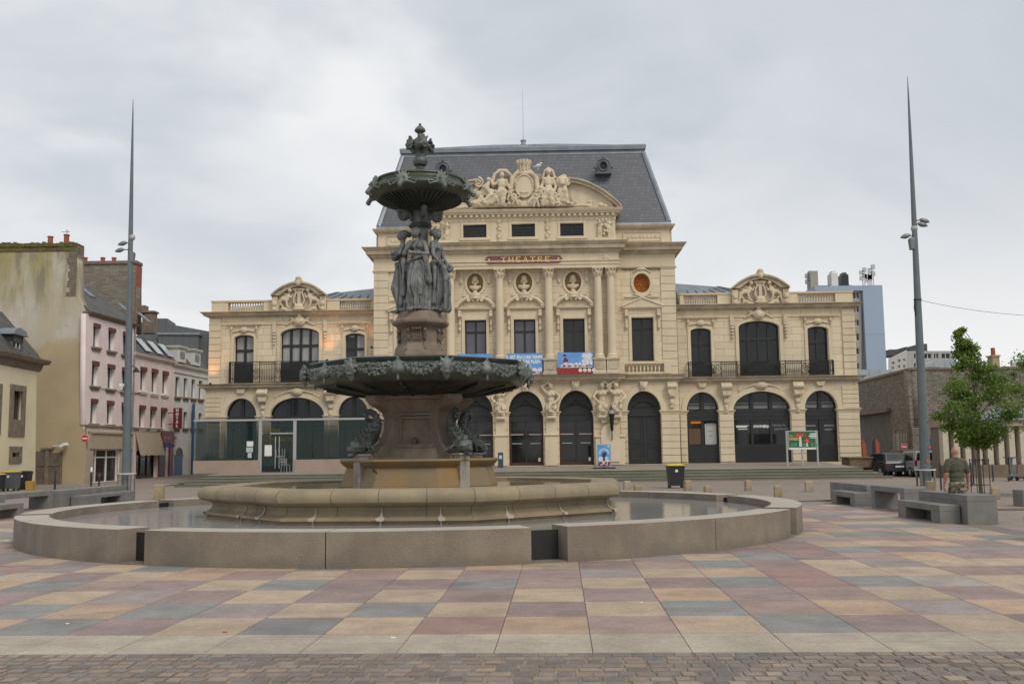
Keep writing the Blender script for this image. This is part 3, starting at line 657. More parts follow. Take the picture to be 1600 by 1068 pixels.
# ---- stone pedestal above the lower bowl
PHS = PHV
prof = [(.74,zf(572)),(.74,zf(556)),(.70,zf(549)),(.62,zf(542)),(.56,zf(538)),(.545,zf(519)),(.58,zf(515)),(.66,zf(512.5)),(.76,zf(509.5)),(.80,zf(507)),(.80,zf(503.5)),(.72,zf(501.5)),(.66,zf(498)),(.62,zf(492)),(.60,zf(489)),(.3,zf(489))]
m = MB(); m.lathe([(r*.88,z) for r,z in prof], 8, ph=PHS); m.build('upper_pedestal', fstone, ft, bevel=.012)
for k in range(8):
    a = PHV+k*PI/4; d = Vector((sin(a),-cos(a),0)); P = lambda r, z: tuple(d*r+Vector((0,0,z)))
    m = MB(); m.tube([P(.50,zf(516)),P(.545,zf(520)),P(.545,zf(526)),P(.50,zf(532)),P(.50,zf(538)),P(.55,zf(544)),P(.60,zf(549))], .038, 8); m.build('console', fstone, ft, smooth=True)
    a += PI/8; d = Vector((sin(a),-cos(a),0)); t = Vector((cos(a),sin(a),0)); m = MB()
    for q in range(-2,3): p = d*.47+t*(q*.045); m.tube([tuple(p+Vector((0,0,zf(517)))),tuple(p+d*.02+Vector((0,0,zf(526)))),tuple(p+Vector((0,0,zf(534))))], .02, 6)
    m.obox(tuple(d*.48+Vector((0,0,zf(516)))), .24,.10,.05, rz=a)
    if k%2 == 0: m.build('fluted_bracket', fstone, ft, smooth=False)
# ---- column behind the women
m = MB(); m.lathe([(rf(k[0]), zf(k[1])) for k in [(15,489),(13,470),(12,440),(12,400),(13,358),(17,356),(19,353.5),(17,351),(14,349.5),(13.5,335),(16,331),(22,328),(20,324),(14,322)]], 24); m.build('column', bronze, ft, smooth=True)
for k in range(4):
    a = PB+R(45)+k*PI/2 if False else PB+k*PI/2+R(22); d = Vector((sin(a),-cos(a),0)); P = lambda r, y: tuple(d*rf(r)+Vector((0,0,zf(y))))
    el = [('c',P(12,345),.06,P(17,334),.07)]
    for q in range(12): an = -.5+q*.5; rad = 8.2-.42*q; el.append(('e',P(26+rad*cos(an)*1.0,337+rad*sin(an)),(.055,.055,.055)))
    el += [('c',P(20,328),.07,P(33,331),.075),('e',P(26,338),(.06,.06,.06))]
    sculpt('capital_scroll', el, bronze, ft, .022, 1)
# ---- four women round the column
statuem = mat('statue_bronze', (.20,.205,.20), .5, metal=.15, vs=5, col2=(.13,.135,.13), bump=.3, bs=30, streak=.5, stcol=(.06,.062,.06))
def place_fig(el, a, r, z, parent, seed, h, name='robed_woman', matl=statuem, turn=0, vox=.016, label=None, amp=.016):
    me = sculpt_mesh(el, vox, 2, folds=drape(h, amp, 11, .56, seed))
    M4 = Matrix.Translation((r*sin(a), -r*cos(a), z)) @ Matrix.Rotation(a+turn, 4, 'Z'); me.transform(M4)
    o = link(name, me, matl, parent)
    if label: o['label'] = label
    return o
zfoot = zf(489.5); HW = zf(359.5)-zfoot
def lady(arms, head=(0,0), hip=0.0, knee=1, turn=0.0, seed=0, extra=(), tilt=0.0):
    """classical standing woman facing -y: weight on one leg, cloth wound round the hips; unit height"""
    hx, hy = head; e = []
    e += [('e',(hx,hy-.008,.925),(.044,.054,.062)),('e',(hx+turn*.03,hy-.060,.918),(.010,.014,.017)),('c',(0,.0,.83),.030,(hx*.8,hy*.6,.895),.028),('e',(hx,hy+.018,.952),(.050,.054,.045)),('e',(hx-turn*.03,hy+.070,.948),(.032,.034,.032)),('e',(hx,hy-.038,.963),(.04,.02,.016)),('e',(hx+turn*.02,hy-.045,.893),(.02,.02,.012))]
    e += [('c',(-.078,0,.808+tilt),.032,(.078,0,.808-tilt),.032),('e',(0,.0,.76),(.078,.052,.07)),('e',(-.036,-.045,.757),(.030,.030,.030)),('e',(.036,-.045,.757),(.030,.030,.030)),('c',(0,.0,.74),.056,(hip*.5,.0,.64),.050),('e',(hip,.0,.565),(.088,.066,.07))]
    s1 = knee
    e += [('c',(hip+s1*.04,-.01,.54),.066,(hip+s1*.055,-.085,.30),.046),('c',(hip+s1*.055,-.085,.30),.046,(s1*.06,-.03,.06),.034),('c',(hip-s1*.045,.0,.54),.066,(hip-s1*.045,-.005,.30),.05),('c',(hip-s1*.045,-.005,.30),.05,(-s1*.045,.0,.05),.04)]
    e += [('c',(hip-s1*.06,.03,.5),.05,(-s1*.10,.03,.03),.04),('c',(hip+s1*.06,.04,.5),.045,(s1*.09,.05,.03),.045),('c',(0,.05,.5),.06,(0,.07,.04),.07),('e',(0,.0,.028),(.115,.09,.025)),('e',(s1*.06,-.095,.015),(.025,.045,.014))]
    # rolled edge of the cloth from hip to hip and a fall of cloth between the knees
    for q in range(7):
        t_ = q/6; x = -s1*.095+s1*.19*t_; z = .63-.075*t_+hip; y = -.062-.02*sin(t_*PI); e.append(('e',(x+hip*.5,y,z),(.024,.015,.015)))
    e += [('c',(hip-s1*.01,-.065,.53),.022,(0,-.05,.06),.026),('c',(hip-s1*.05,-.055,.56),.018,(hip-s1*.03,-.055,.20),.016),('c',(hip+s1*.095,-.02,.55),.022,(s1*.105,-.02,.10),.024),('c',(hip+s1*.02,-.075,.5),.014,(hip+s1*.02,-.07,.25),.012)]
    for s_, a in zip((-1,1), arms):
        sh = (s_*.094, 0, .800); e += [('c',sh,.031,a[0],.024),('c',a[0],.024,a[1],.017)]; d = (Vector(a[1])-Vector(a[0])).normalized(); hc = Vector(a[1])+d*.025; e.append(('e',tuple(hc),(.018,.018,.026)))
    e += list(extra); o = []
    for q in e: o.append(('c',q[1],q[2]*1.05,q[3],q[4]*1.05) if q[0]=='c' else ('e',q[1],tuple(w_*1.06 for w_ in q[2])))
    return scale_el(o, HW)
f1 = lady([((-.135,-.05,.67),(-.01,-.12,.80)),((.145,-.05,.665),(-.03,-.125,.675))], head=(-.012,-.012), hip=.022, knee=-1, turn=-.8, extra=[('c',(-.15,-.03,.62),.022,(-.165,.0,.20),.03),('c',(.11,-.05,.66),.03,(.15,-.02,.35),.03)])
place_fig(f1, PB+R(-3), .37, zfoot, ft, 1.0, HW, label='robed bronze woman with folded arms, hand to her throat, facing the viewer', amp=.013, vox=.0125)
rr = random.Random(4)
f2 = lady([((-.155,-.02,.66),(-.215,-.05,.53)),((.13,-.04,.69),(.02,-.10,.685))], hip=-.01, knee=1, turn=.6, extra=[('e',(.0,-.09,.665),(.09,.05,.035)),('c',(-.23,-.055,.50),.022,(-.245,-.06,.44),.03),('c',(-.10,-.02,.55),.04,(-.13,-.02,.1),.045)]+[('e',(-.09+.2*rr.random(),-.13+.06*rr.random(),.675+.065*rr.random()),(.026,.024,.024)) for q in range(20)])
place_fig(f2, PB+R(-80), .42, zfoot, ft, 2.3, HW, label='robed bronze woman in profile carrying flowers, her other arm hanging down', amp=.013, vox=.0125)
f3 = lady([((-.14,-.03,.66),(-.07,-.12,.52)),((.13,-.03,.66),(.10,-.11,.56))], head=(.0,-.01), hip=.015, knee=-1, turn=-.4, extra=[('e',(.10,-.13,.52),(.05,.05,.045)),('c',(-.07,-.14,.50),.035,(-.04,-.15,.40),.045),('e',(-.09,-.165,.36),(.035,.03,.035)),('c',(-.10,-.165,.33),.018,(-.10,-.16,.02),.016),('e',(0,-.15,.35),(.032,.032,.036)),('c',(0,-.15,.32),.035,(.0,-.14,.2),.045),('c',(.0,-.14,.2),.04,(.03,-.14,.03),.05)]+[('e',(.06+.09*rr.random(),-.17+.07*rr.random(),.50+.06*rr.random()),(.024,.022,.022)) for q in range(9)])
place_fig(f3, PB+R(74), .42, zfoot, ft, 4.1, HW, label='robed bronze woman holding fruit and a tall bundle at her side', amp=.013, vox=.0125)
place_fig(lady([((-.15,.0,.66),(-.15,-.03,.53)),((.15,.0,.66),(.15,-.03,.53))]), PB+R(178), .36, zfoot, ft, 6.1, HW, label='robed bronze woman on the far side of the column', amp=.011)
# ---- upper bowl
bp_ = [(14,332),(22,330),(34,325.5),(48,319.5),(62,314),(72,309.5),(77,306),(79,302),(78,298),(74,294.5),(71,292),(70.5,289),(72,286.5),(71.5,284.5),(68,284.2),(64,290),(20,300),(10,300)]
def flute(a, z): 
    return 1+ (.012*sin(a*48) if z < zf(311) else 0)
m = MB(); m.lathe([(rf(a), zf(b)) for a, b in bp_], 192, wob=flute); m.build('upper_bowl', mat('bronze_bowl', (.05,.06,.05), .45, metal=.4, vs=2, col2=(.085,.095,.055), bump=.25, bs=18), ft, smooth=True)
m = MB()
for k in range(48):
    a = 2*PI*k/48; d = Vector((sin(a),-cos(a),0)); m.tube([d*rf(26)+Vector((0,0,zf(329.5))), d*rf(48)+Vector((0,0,zf(320.6))), d*rf(66)+Vector((0,0,zf(313.3)))], .022, 5, .04)
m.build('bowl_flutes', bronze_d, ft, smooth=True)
for k in range(8):
    a = R(-15+45*k); d = Vector((sin(a),-cos(a),0)); t = Vector((cos(a),sin(a),0)); ro = rf(80); zz = zf(303)
    P = lambda r, z, s=0: tuple(d*(ro+r*1.1)+t*s*1.2+Vector((0,0,zz+z*1.2)))
    el = [('e',P(0,.04),(.11,.11,.13)),('c',P(.04,.0),.07,P(.14,-.10),.055),('e',P(.12,-.13),(.05,.05,.035)),('e',P(.07,.07,.06),(.03,.03,.03)),('e',P(.07,.07,-.06),(.03,.03,.03)),('c',P(-.05,.1),.06,P(-.1,.2),.04)]
    for q in range(9): an = PI*(-.15+1.3*q/8); el.append(('c',P(-.02,.05+.09*sin(an),.09*cos(an)),.04,P(-.04,.06+.19*sin(an),.17*cos(an)),.02))
    for s_ in (-1,1): el += [('c',P(0,0,.1*s_),.035,P(-.03,-.05,.26*s_),.02),('c',P(-.03,-.05,.26*s_),.02,P(-.03,.03,.30*s_),.02)]
    sculpt('lion_mask', el, bronze_l, ft, .016, 1)
# ---- finial
fp = [(10,300),(11,275),(12,268),(9,265),(7,262.5),(6.5,260),(10,258.5),(12.3,254),(12.2,250),(9.5,246.5),(8.3,243),(9,240),(11,237),(14,231.5),(14.2,226),(12,220.5),(8,217),(5,215),(4,212),(4,209),(6,207.5),(8.6,205.5),(9,203.5),(7.5,201),(5.5,199),(3,196.8),(1.8,196.2),(2.4,194.8),(1.6,193.2),(.3,192.8)]
m = MB(); m.lathe([(rf(a), zf(b)) for a, b in fp], 32); m.build('finial', bronze, ft, smooth=True)
for k in range(4):
    a = PB+R(30)+k*PI/2; d = Vector((sin(a),-cos(a),0)); t = Vector((cos(a),sin(a),0)); P = lambda r, z, s=0: tuple(d*(rf(14)+r)+t*s+Vector((0,0,zf(228)+z)))
    el = [('e',P(.05,0),(.10,.10,.13)),('e',P(.13,-.02),(.04,.04,.05)),('e',P(.10,-.1),(.05,.05,.04)),('c',P(.02,.1),.05,P(.06,.2),.03),('c',P(.02,.1,.05),.04,P(.06,.18,.1),.02),('c',P(.02,.1,-.05),.04,P(.04,.18,-.1),.02),('c',P(.02,-.1),.05,P(-.06,-.2),.03)]
    for q in range(12): el.append(('e',P(.02+.08*rr.random(),.26*(rr.random()-.5),.26*(rr.random()-.5)),(.045,.045,.045)))
    sculpt('finial_mask', el, bronze, ft, .015, 1)
# small dark bird clinging to the trough
bx = at(583.5, 733, 22.05)
m = MB(); m.ball((0,0,0),(.03,.045,.07)); m.ball((-.02,-.02,.07),(.026,.03,.028)); m.tube([(-.03,-.035,.07),(-.055,-.05,.065)],.008,5,.002); m.tube([(.02,.02,-.05),(.045,.03,-.13)],.022,5,.01)
o = m.build('bird', bronze_d, smooth=True); o.location = bx; o.rotation_euler.y = R(-18); tag(o, 'small dark bird perched against the ochre stone trough of the fountain', 'bird')
# ------------------------------------------------------------------ theatre
PSI = R(-1.2); YB = 66.0
def mk(loc): return Matrix.Translation(loc) @ Matrix.Rotation(PSI, 4, 'Z')
MR = mk(Vector((0,YB,0)))
def fl(px, py, d=0.0):
    inv = MR.inverted(); c = inv@CAM; q = inv.to_3x3()@ray(px,py); t = (-d-c.y)/q.y; return c+q*t
x_c = fl(820.5,560).x; MR = mk(MR@Vector((x_c,0,0)))
def FX(px, py=560, d=0.0): return fl(px,py,d).x
def FZ(py, px=1000, d=0.0): return fl(px,py,d).z
th = empty('theatre', MR.translation, PSI, 'cream limestone theatre with slate mansard roof, sculpted pediment and arched wings', 'theatre')
Z0 = .86
# -- steps / terrace (world frame: part of the ground)
stp = mat('step_stone', (.155,.16,.115), .9, vs=1.5, col2=(.20,.19,.15), bump=.2, bs=15, streak=.3, mapz=(.3,1,1))
ter = mat('terrace_stone', (.27,.235,.19), .85, vs=1.0, var=.25, bump=.2, bs=10, brick=(1.2,.8,.01,(.14,.12,.1),.5,.08,'xy'))
YS = 57.0
xl, xr = at(272,750,YS).x, at(1396,748,YS).x
nst = 4; hst = .62/nst; dst = .42
m = MB()
for i in range(nst):
    y0 = YS+dst*i; e = dst*i*1.0; z1 = hst*(i+1)
    m.prismz([(xl+e,y0),(xr-e,y0),(xr-e,y0+dst+.3 if i<nst-1 else y0+.5),(xl+e,y0+dst+.3 if i<nst-1 else y0+.5)], z1-hst-.2 if i else 0, z1-.03)
    m.prismz([(xl+e-.03,y0-.03),(xr-e+.03,y0-.03),(xr-e+.03,y0+.45),(xl+e-.03,y0+.45)], z1-.03, z1)
o = m.build('steps', stp, bevel=.008); o['kind'] = 'structure'
m = MB(); y0 = YS+dst*3+.40; x0, x1 = xl+dst*3, xr-dst*3
m.add([(x0,y0,.615),(x1,y0,.615),(x1,YB+2,Z0+.05),(x0,YB+2,Z0+.05),(x0,y0,0),(x1,y0,0),(x1,YB+2,0),(x0,YB+2,0)],[(0,1,2,3),(5,4,7,6),(0,3,7,4),(2,1,5,6),(1,0,4,5),(3,2,6,7)])
o = m.build('terrace', ter); o['kind'] = 'structure'
def tz(y): return .615+(Z0+.05-.615)*(y-y0)/(YB+2-y0)
# -- key levels
Zs0, Zs1 = FZ(597), FZ(585)          # string course over the ground floor
Zar, Zco0, Zco1 = FZ(421), FZ(392), FZ(382)   # architrave, main cornice
Zp1 = FZ(356); Zr0, Zr1 = FZ(356), FZ(343)
bay = (FX(899,640)-FX(743,640))/2; sbx = FX(1006.5,640); xe = FX(1057,500)   # half-width main block
CX = FX(964,500)   # half-width centre projection
dC = .5
ga_w = FX(847.7,650)-FX(794.5,650); gz_t, gz_s = FZ(610.6,820,dC), FZ(643,820,dC)
sa_w = FX(1033.6,650)-FX(980.7,650); sz_t, sz_s = FZ(610.6,1007), FZ(641,1007)
# bodies
m = MB(); m.box(-xe+.02, xe-.02, .9, 24, Z0-.3, Zr0-.1); m.build('body', lime_b, th)
# ground floor plates
PXC = FX(967,640)
plate('ground_floor_front', lime_b, th, [rect(-PXC,PXC,Z0-.3,Zs0)], [arch(k*bay,ga_w,Z0,gz_s,gz_t) for k in (-1,0,1)], -dC, .35)
for s in (-1,1):
    a, b = sorted((s*PXC, s*xe)); plate('ground_floor_side', lime_b, th, [rect(a,b,Z0-.3,Zs0)], [arch(s*sbx,sa_w,Z0,sz_s,sz_t)], 0, .9)
# archivolts, imposts, keystones
def arch_trim(cx, w, zs, zt, y, t=.28, key=True, imp=True, pr=.09):
    plate('archivolt', lime, th, [archring(cx,w,zs,zt,t)], [], y-pr, y+.02)
    if key:
        m = MB(); m.prism([(cx-.16,zt-.02),(cx+.16,zt-.02),(cx+.28,zt+.62),(cx-.28,zt+.62)], y-.28, y); m.ball((cx,y-.28,zt+.28),(.16,.12,.22)); m.build('keystone', lime_s, th, bevel=.02)
def impost(x0, x1, z, y): m = MB(); m.frusta(x0,x1,y,y+.3,[(z-.26,.02),(z-.2,.05),(z-.14,.05),(z-.05,.13),(z,.13)]); m.build('impost', lime, th)
def rustic(x0, x1, y, z0, z1, n, name='pier', gap=.035, pr=.06, y1=None):
    m = MB(); h = (z1-z0)/n
    for i in range(n): m.box(x0,x1,y-pr,(y+.12) if y1 is None else y1,z0+i*h+(gap if i else 0),z0+(i+1)*h)
    return m.build(name, lime, th, bevel=.015)
for k in (-1,0,1): arch_trim(k*bay, ga_w, gz_s, gz_t, -dC)
for s in (-1,1): arch_trim(s*sbx, sa_w, sz_s, sz_t, 0, .34)
hb = bay/2; pw_ = (bay-ga_w)/2
# piers between central doors with caryatids
def caryatid(cx, y, zb, zt, mir=1, seed=0, wide=1.0):
    h = (zt-zb)/.66   # only the upper two thirds of a body above the sheath
    el = fig(h*1.0, arms=[((-.19,-.03,.93),(-.07,-.03,1.0)),((.19,-.04,.70),(.09,-.10,.60))] if mir>0 else [((-.19,-.04,.70),(-.09,-.10,.60)),((.19,-.03,.93),(.07,-.03,1.0))], robe=False, lean=.03*mir, wide=wide)
    el = [e for e in el if (e[2][2] if False else (e[1][2])) > .42*h or e[0]=='e' and e[1][2] > .45*h]
    el += scale_el([('c',(0,0,.52),.10,(0,.02,.36),.07),('e',(-.05,-.06,.46),(.06,.05,.07)),('e',(.06,-.05,.48),(.06,.05,.06)),('e',(0,-.05,.40),(.07,.06,.04))], h)
    me = sculpt_mesh(el, .035, 1, folds=drape(h,.014,9,.6,seed)); me.transform(Matrix.Translation((cx,y-.12,zt-h*1.005)))
    link('caryatid', me, lime_s, th)
    m = MB(); m.prism([(cx-.22,zb-.02),(cx+.22,zb-.02),(cx+.30,zb+.35),(cx-.30,zb+.35)], y-.34, y); m.box(cx-.34,cx+.34,y-.3,y,zb-.36,zb-.1)
    m.tube([(cx-.26,y-.32,zb-.2),(cx+.26,y-.32,zb-.2)],.11,8); m.build('corbel', lime_s, th, bevel=.02)
zc0 = FZ(648,820,dC); zc1 = FZ(599,820,dC)
for s in (-1,1):
    cx = s*hb; rustic(cx-pw_+.02, cx+pw_-.02, -dC, Z0+.1, gz_s-.3, 7)
    m = MB(); m.box(cx-.42,cx+.42,-dC-.22,-dC,Z0,Z0+1.9); m.frusta(cx-.42,cx+.42,-dC-.22,-dC,[(Z0+1.9,.0),(Z0+1.95,.07),(Z0+2.02,.07),(Z0+2.05,0)]); m.box(cx-.34,cx+.34,-dC-.16,-dC,Z0+2.05,gz_s-.5); m.build('pilaster_base', lime, th, bevel=.012)
    impost(cx-pw_, cx+pw_, gz_s, -dC); caryatid(cx, -dC, zc0, zc1, s, 3+s)
# double piers with two caryatids, blind niche below
px0, px1 = bay+ga_w/2, sbx-sa_w/2
for s in (-1,1):
    a, b = sorted((s*px0, s*PXC)); rustic(a+.02,b-.02,-dC,Z0+.1,gz_s-.3,7); impost(a,b,gz_s,-dC)
    cm = s*FX(951,640)
    for q in (-1,1): caryatid(cm+q*.46, -dC-.05, zc0, zc1, q, 7+q+s)
    m = MB(); m.box(cm-.95,cm+.95,-dC-.3,-dC,Z0,Z0+1.75); m.frusta(cm-.95,cm+.95,-dC-.3,-dC,[(Z0+1.75,0),(Z0+1.8,.08),(Z0+1.9,.08),(Z0+1.92,0)])
    m.build('niche_base', lime, th, bevel=.012); plate('niche', lime, th, [arch(cm,1.2,Z0+.2,Z0+2.0,Z0+2.65)], [], -dC-.38, -dC)
    m = MB(); m.box(cm-.55,cm-.15,-dC-.28,-dC,Z0+2.7,Z0+3.3); m.box(cm+.15,cm+.55,-dC-.28,-dC,Z0+2.7,Z0+3.3); m.build('niche_scroll', lime_s, th, bevel=.05)
    # lantern
    zl_ = FZ(645,957,dC+.6); xl_ = cm+s*.1
    m = MB(); m.lathe([(.02,.0),(.10,.1),(.16,.95),(.24,1.1),(.20,1.15),(.05,1.3)],6,(xl_,-dC-.62,zl_-1.2)); m.tube([(xl_,-dC-.1,zl_+.35),(xl_,-dC-.5,zl_+.45),(xl_,-dC-.62,zl_+.05)],.03,6); m.tube([(xl_,-dC-.62,zl_-1.2),(xl_,-dC-.45,zl_-1.7),(xl_,-dC-.1,zl_-1.8)],.035,6)
    lt = m.build('lantern', iron, th, smooth=True); m = MB(); m.ball((xl_,-dC-.62,zl_+.02),(.2,.2,.17)); m.build('lantern_top', mat('lamp_lilac%d'%s,(.33,.31,.34),.5), lt, smooth=True)
# outer piers
for s in (-1,1):
    for u0, u1 in ((PXC+.05, sbx-sa_w/2), (sbx+sa_w/2, xe)):
        a, b = sorted((s*u0, s*u1)); rustic(a+.02,b-.01,0,Z0+.1,sz_s-.3,7, y1=.3); impost(a,b,sz_s,0)
    cx = s*FX(1049,610); m = MB(); m.prism([(cx-.3,Zs0-.02),(cx+.3,Zs0-.02),(cx+.27,Zs0-.7),(cx+.12,Zs0-.95),(cx-.12,Zs0-.95),(cx-.27,Zs0-.7)],-.35,-.02); m.tube([(cx-.31,-.3,Zs0-.3),(cx+.31,-.3,Zs0-.3)],.17,8); m.tube([(cx-.2,-.2,Zs0-.95),(cx+.2,-.2,Zs0-.95)],.1,8)
    m.box(cx-.12,cx+.12,-.16,-.02,Zs0-1.7,Zs0-1.0); m.ball((cx,-.14,Zs0-1.35),(.16,.1,.2)); m.build('console', lime_s, th, bevel=.02)
# doors
steel = mat('steel',(.45,.45,.44),.35,metal=.7)
def door_main(k):
    cx = k*bay; y = .12; h = ga_w/2-.03
    d = empty('door', (0,0,0)); d.parent = th
    zt = gz_s-.55
    plate('fanlight', doorm, d, [arch(cx,ga_w-.02,zt+.02,gz_s,gz_t-.01)], [], y, y+.12)
    m = MB(); m.box(cx-h,cx+h,y-.08,y,zt-.05,zt+.12); m.box(cx-h,cx+h,y-.05,y,gz_s-.2,gz_s-.08)
    pts = [(cx-.9+1.8*i/12, y-.04, gz_s+.15+.32*sin(PI*i/12)) for i in range(13)]; m.tube(pts,.035,5)
    pts = [(cx-.55+1.1*i/12, y-.04, gz_s+.75-.35*abs(cos(PI*i/12))) for i in range(13)]; m.tube(pts,.03,5); m.build('fanlight_relief', doorm, d)
    m = MB(); m.box(cx-h,cx-h+.13,y-.02,y+.12,Z0,zt); m.box(cx+h-.13,cx+h,y-.02,y+.12,Z0,zt); m.box(cx-h+.13,cx+h-.13,y-.02,y+.12,zt-.95,zt-.83); m.box(cx-h+.13,cx+h-.13,y-.02,y+.12,Z0,Z0+.2); m.build('frame', wood, d, bevel=.01); m = MB(); m.box(cx-.06,cx+.06,y-.02,y+.12,zt-.83,zt); m.box(cx-.05,cx+.05,y-.0,y+.12,Z0+.2,zt-.95); m.build('mullion', framed, d)
    m = MB(); m.box(cx-h+.1,cx+h-.1,y+.06,y+.1,Z0+.1,zt); m.build('pane', glassd, d)
    for q in (-1,1):
        m = MB(); m.box(cx+q*.62-.43,cx+q*.62+.43,y-.07,y-.03,Z0+2.0,Z0+2.06); m.build('push_bar', steel, d); m = MB(); m.box(cx+q*.60-.33,cx+q*.60+.33,y-.06,y-.03,Z0+1.42,Z0+1.47); m.build('push_bar', steel, d)
    m = MB(); m.box(cx+.78,cx+.93,y-.01,y+.0,Z0+.25,Z0+.5); m.build('sticker', white, d)
for k in (-1,0,1): door_main(k)
for s in (-1,1):
    cx = s*sbx; d = empty('door', (0,0,0)); d.parent = th; y = .45
    plate('leaf', doorm, d, [arch(cx,sa_w-.01,Z0+.05,sz_s,sz_t-.005)], [], y, y+.15)
    m = MB(); m.box(cx-sa_w/2+.02,cx+sa_w/2-.02,y-.08,y,sz_s-.35,sz_s-.2); m.box(cx-.04,cx+.04,y-.04,y,Z0+.1,sz_s-.35)
    for q in (-1,1):
        for z0_, z1_ in ((Z0+.2,Z0+1.1),(Z0+1.25,Z0+1.45),(Z0+1.6,sz_s-.5)):
            a = cx+q*.56; 
            for bx_ in ((a-.38,a+.38,z0_,z0_+.05),(a-.38,a+.38,z1_-.05,z1_),(a-.38,a-.33,z0_+.05,z1_-.05),(a+.33,a+.38,z0_+.05,z1_-.05)): m.box(bx_[0],bx_[1],y-.03,y,bx_[2],bx_[3])
    pts = [(cx-.8+1.6*i/12, y-.03, sz_s+.25+.35*sin(PI*i/12)) for i in range(13)]; m.tube(pts,.04,5); pts = [(cx-.8+1.6*i/12, y-.03, sz_s+.25) for i in range(13)]; m.tube(pts,.03,5)
    m.build('panelling', doorm, d)
# string course
def cornice(x0, x1, y0, y1, z0, z1, p, name='cornice', mt=None, sides=True):
    h = z1-z0; m = MB(); m.frusta(x0,x1,y0,y1,[(z0,.02),(z0+.12*h,.04),(z0+.12*h,.10*p+.04),(z0+.38*h,.22*p+.04),(z0+.38*h,.62*p),(z0+.72*h,.68*p),(z0+.74*h,.78*p),(z0+.98*h,p),(z0+h,p)])
    return m.build(name, mt or lime, th)
cornice(-xe, xe, 0, 1, Zs0, Zs1, .45, 'string_course', lime_d); cornice(-PXC-.05, PXC+.05, -dC-.15, .5, Zs0-.01, Zs1+.012, .5, 'string_course', lime_d)
# ---- first floor
wz0, wz1 = FZ(551,897,dC), FZ(497.5,897,dC); ww = FX(914.4,520,dC)-FX(880.6,520,dC)
oz, orx, orz = FZ(441.5,820,dC), FX(910,441,dC)-FX(897,441,dC), FZ(425.5,820,dC)-FZ(441.5,820,dC)
wb = (FX(897.5,520,dC)-FX(743.7,520,dC))/2
plate('upper_wall', lime_b, th, [rect(-CX,CX,Zs1-.1,Zar)], [rect(k*wb-ww/2,k*wb+ww/2,wz0,wz1) for k in (-1,0,1)]+[oval(k*wb,oz,orx,orz) for k in (-1,0,1)], -dC, 0.0)
swx = FX(1004.6,530); sww = FX(1022,530)-FX(987.5,530); sz0, sz1 = FZ(564), FZ(495.5)
ovx, ovz = FX(1002.7,442), FZ(442,1002)
for s in (-1,1):
    a, b = sorted((s*(CX-.2), s*xe)); plate('upper_wall_side', lime_b, th, [rect(a,b,Zs1-.1,Zar+.6)], [rect(s*swx-sww/2,s*swx+sww/2,sz0,sz1),oval(s*ovx,ovz,.56,.66)], 0.02, .9)
def win_rect(cx, z0, z1, w, y, pane, cross=True, parent=None, tr=.68):
    e = empty('window', (0,0,0)); e.parent = parent or th; m = MB(); t = .09
    m.box(cx-w/2,cx-w/2+t,y-.05,y+.05,z0,z1); m.box(cx+w/2-t,cx+w/2,y-.05,y+.05,z0,z1); m.box(cx-w/2+t,cx+w/2-t,y-.05,y+.05,z1-t,z1); m.box(cx-w/2+t,cx+w/2-t,y-.05,y+.05,z0,z0+t)
    if cross: zt = z0+(z1-z0)*tr; m.box(cx-w/2+t,cx+w/2-t,y-.04,y+.04,zt,zt+.14); m.box(cx-.07,cx+.07,y-.045,y+.04,z0+t,zt); m.box(cx-.055,cx+.055,y-.045,y+.04,zt+.14,z1-t)
    m.build('frame', framed, e); m = MB(); m.box(cx-w/2+.02,cx+w/2-.02,y+.0,y+.03,z0+.02,z1-.02); m.build('pane', pane, e); return e
for k, pn in ((-1,glassv),(0,glassv),(1,glassd)): win_rect(k*wb, wz0, wz1, ww, -.12, pn, tr=.62)
m = MB(); m.box(-CX+.1,CX-.1,-.06,.1,Zs1,Zar); m.build('inner_wall', lime, th)
for s in (-1,1): win_rect(s*swx, sz0, sz1, sww, .55, glassd, tr=.72)
m = MB(); m.box(-xe+.1,xe-.1,.62,.9,Zs1,Zar); m.build('inner_wall_back', framed, th)
gold = mat('gilt_grille', (.70,.28,.05), .4, metal=.4, vs=8, col2=(.35,.12,.02))
for s in (-1,1):
    plate('oval_grille', mat('oval_ground%d'%s,(.30,.11,.03),.6), th, [oval(s*ovx,ovz,.57,.67)], [], .3, .34)
    m = MB()
    for q in range(5): rr_ = .1+.1*q; m.tube([(s*ovx+rr_*cos(t_*PI/8), .26, ovz+rr_*1.2*sin(t_*PI/8)) for t_ in range(17)], .022, 4)
    for q in range(8): an = q*PI/4; m.tube([(s*ovx+.1*cos(an),.26,ovz+.1*sin(an)),(s*ovx+.35*cos(an+.3),.26,ovz+.42*sin(an+.3)),(s*ovx+.54*cos(an),.26,ovz+.64*sin(an))],.025,4)
    m.build('grille_scrolls', gold, th); 
    n = 24; plate('oval_frame', lime, th, [oval(s*ovx,ovz,.72,.84)], [oval(s*ovx,ovz,.56,.66)], -.07, .04)
    sculpt('oval_ornament', [('e',(s*ovx,-.06,ovz+.95),(.25,.1,.14)),('c',(s*ovx-.2,-.05,ovz+.95),.07,(s*ovx-.6,-.03,ovz+.7),.04),('c',(s*ovx+.2,-.05,ovz+.95),.07,(s*ovx+.6,-.03,ovz+.7),.04),('c',(s*ovx-.5,-.05,ovz-.75),.08,(s*ovx,-.07,ovz-.95),.1),('c',(s*ovx+.5,-.05,ovz-.75),.08,(s*ovx,-.07,ovz-.95),.1),('c',(s*ovx+.5,-.05,ovz-.75),.06,(s*ovx+.75,-.03,ovz-.9),.04),('c',(s*ovx-.5,-.05,ovz-.75),.06,(s*ovx-.75,-.03,ovz-.9),.04)], lime_s, th, .04, 1)
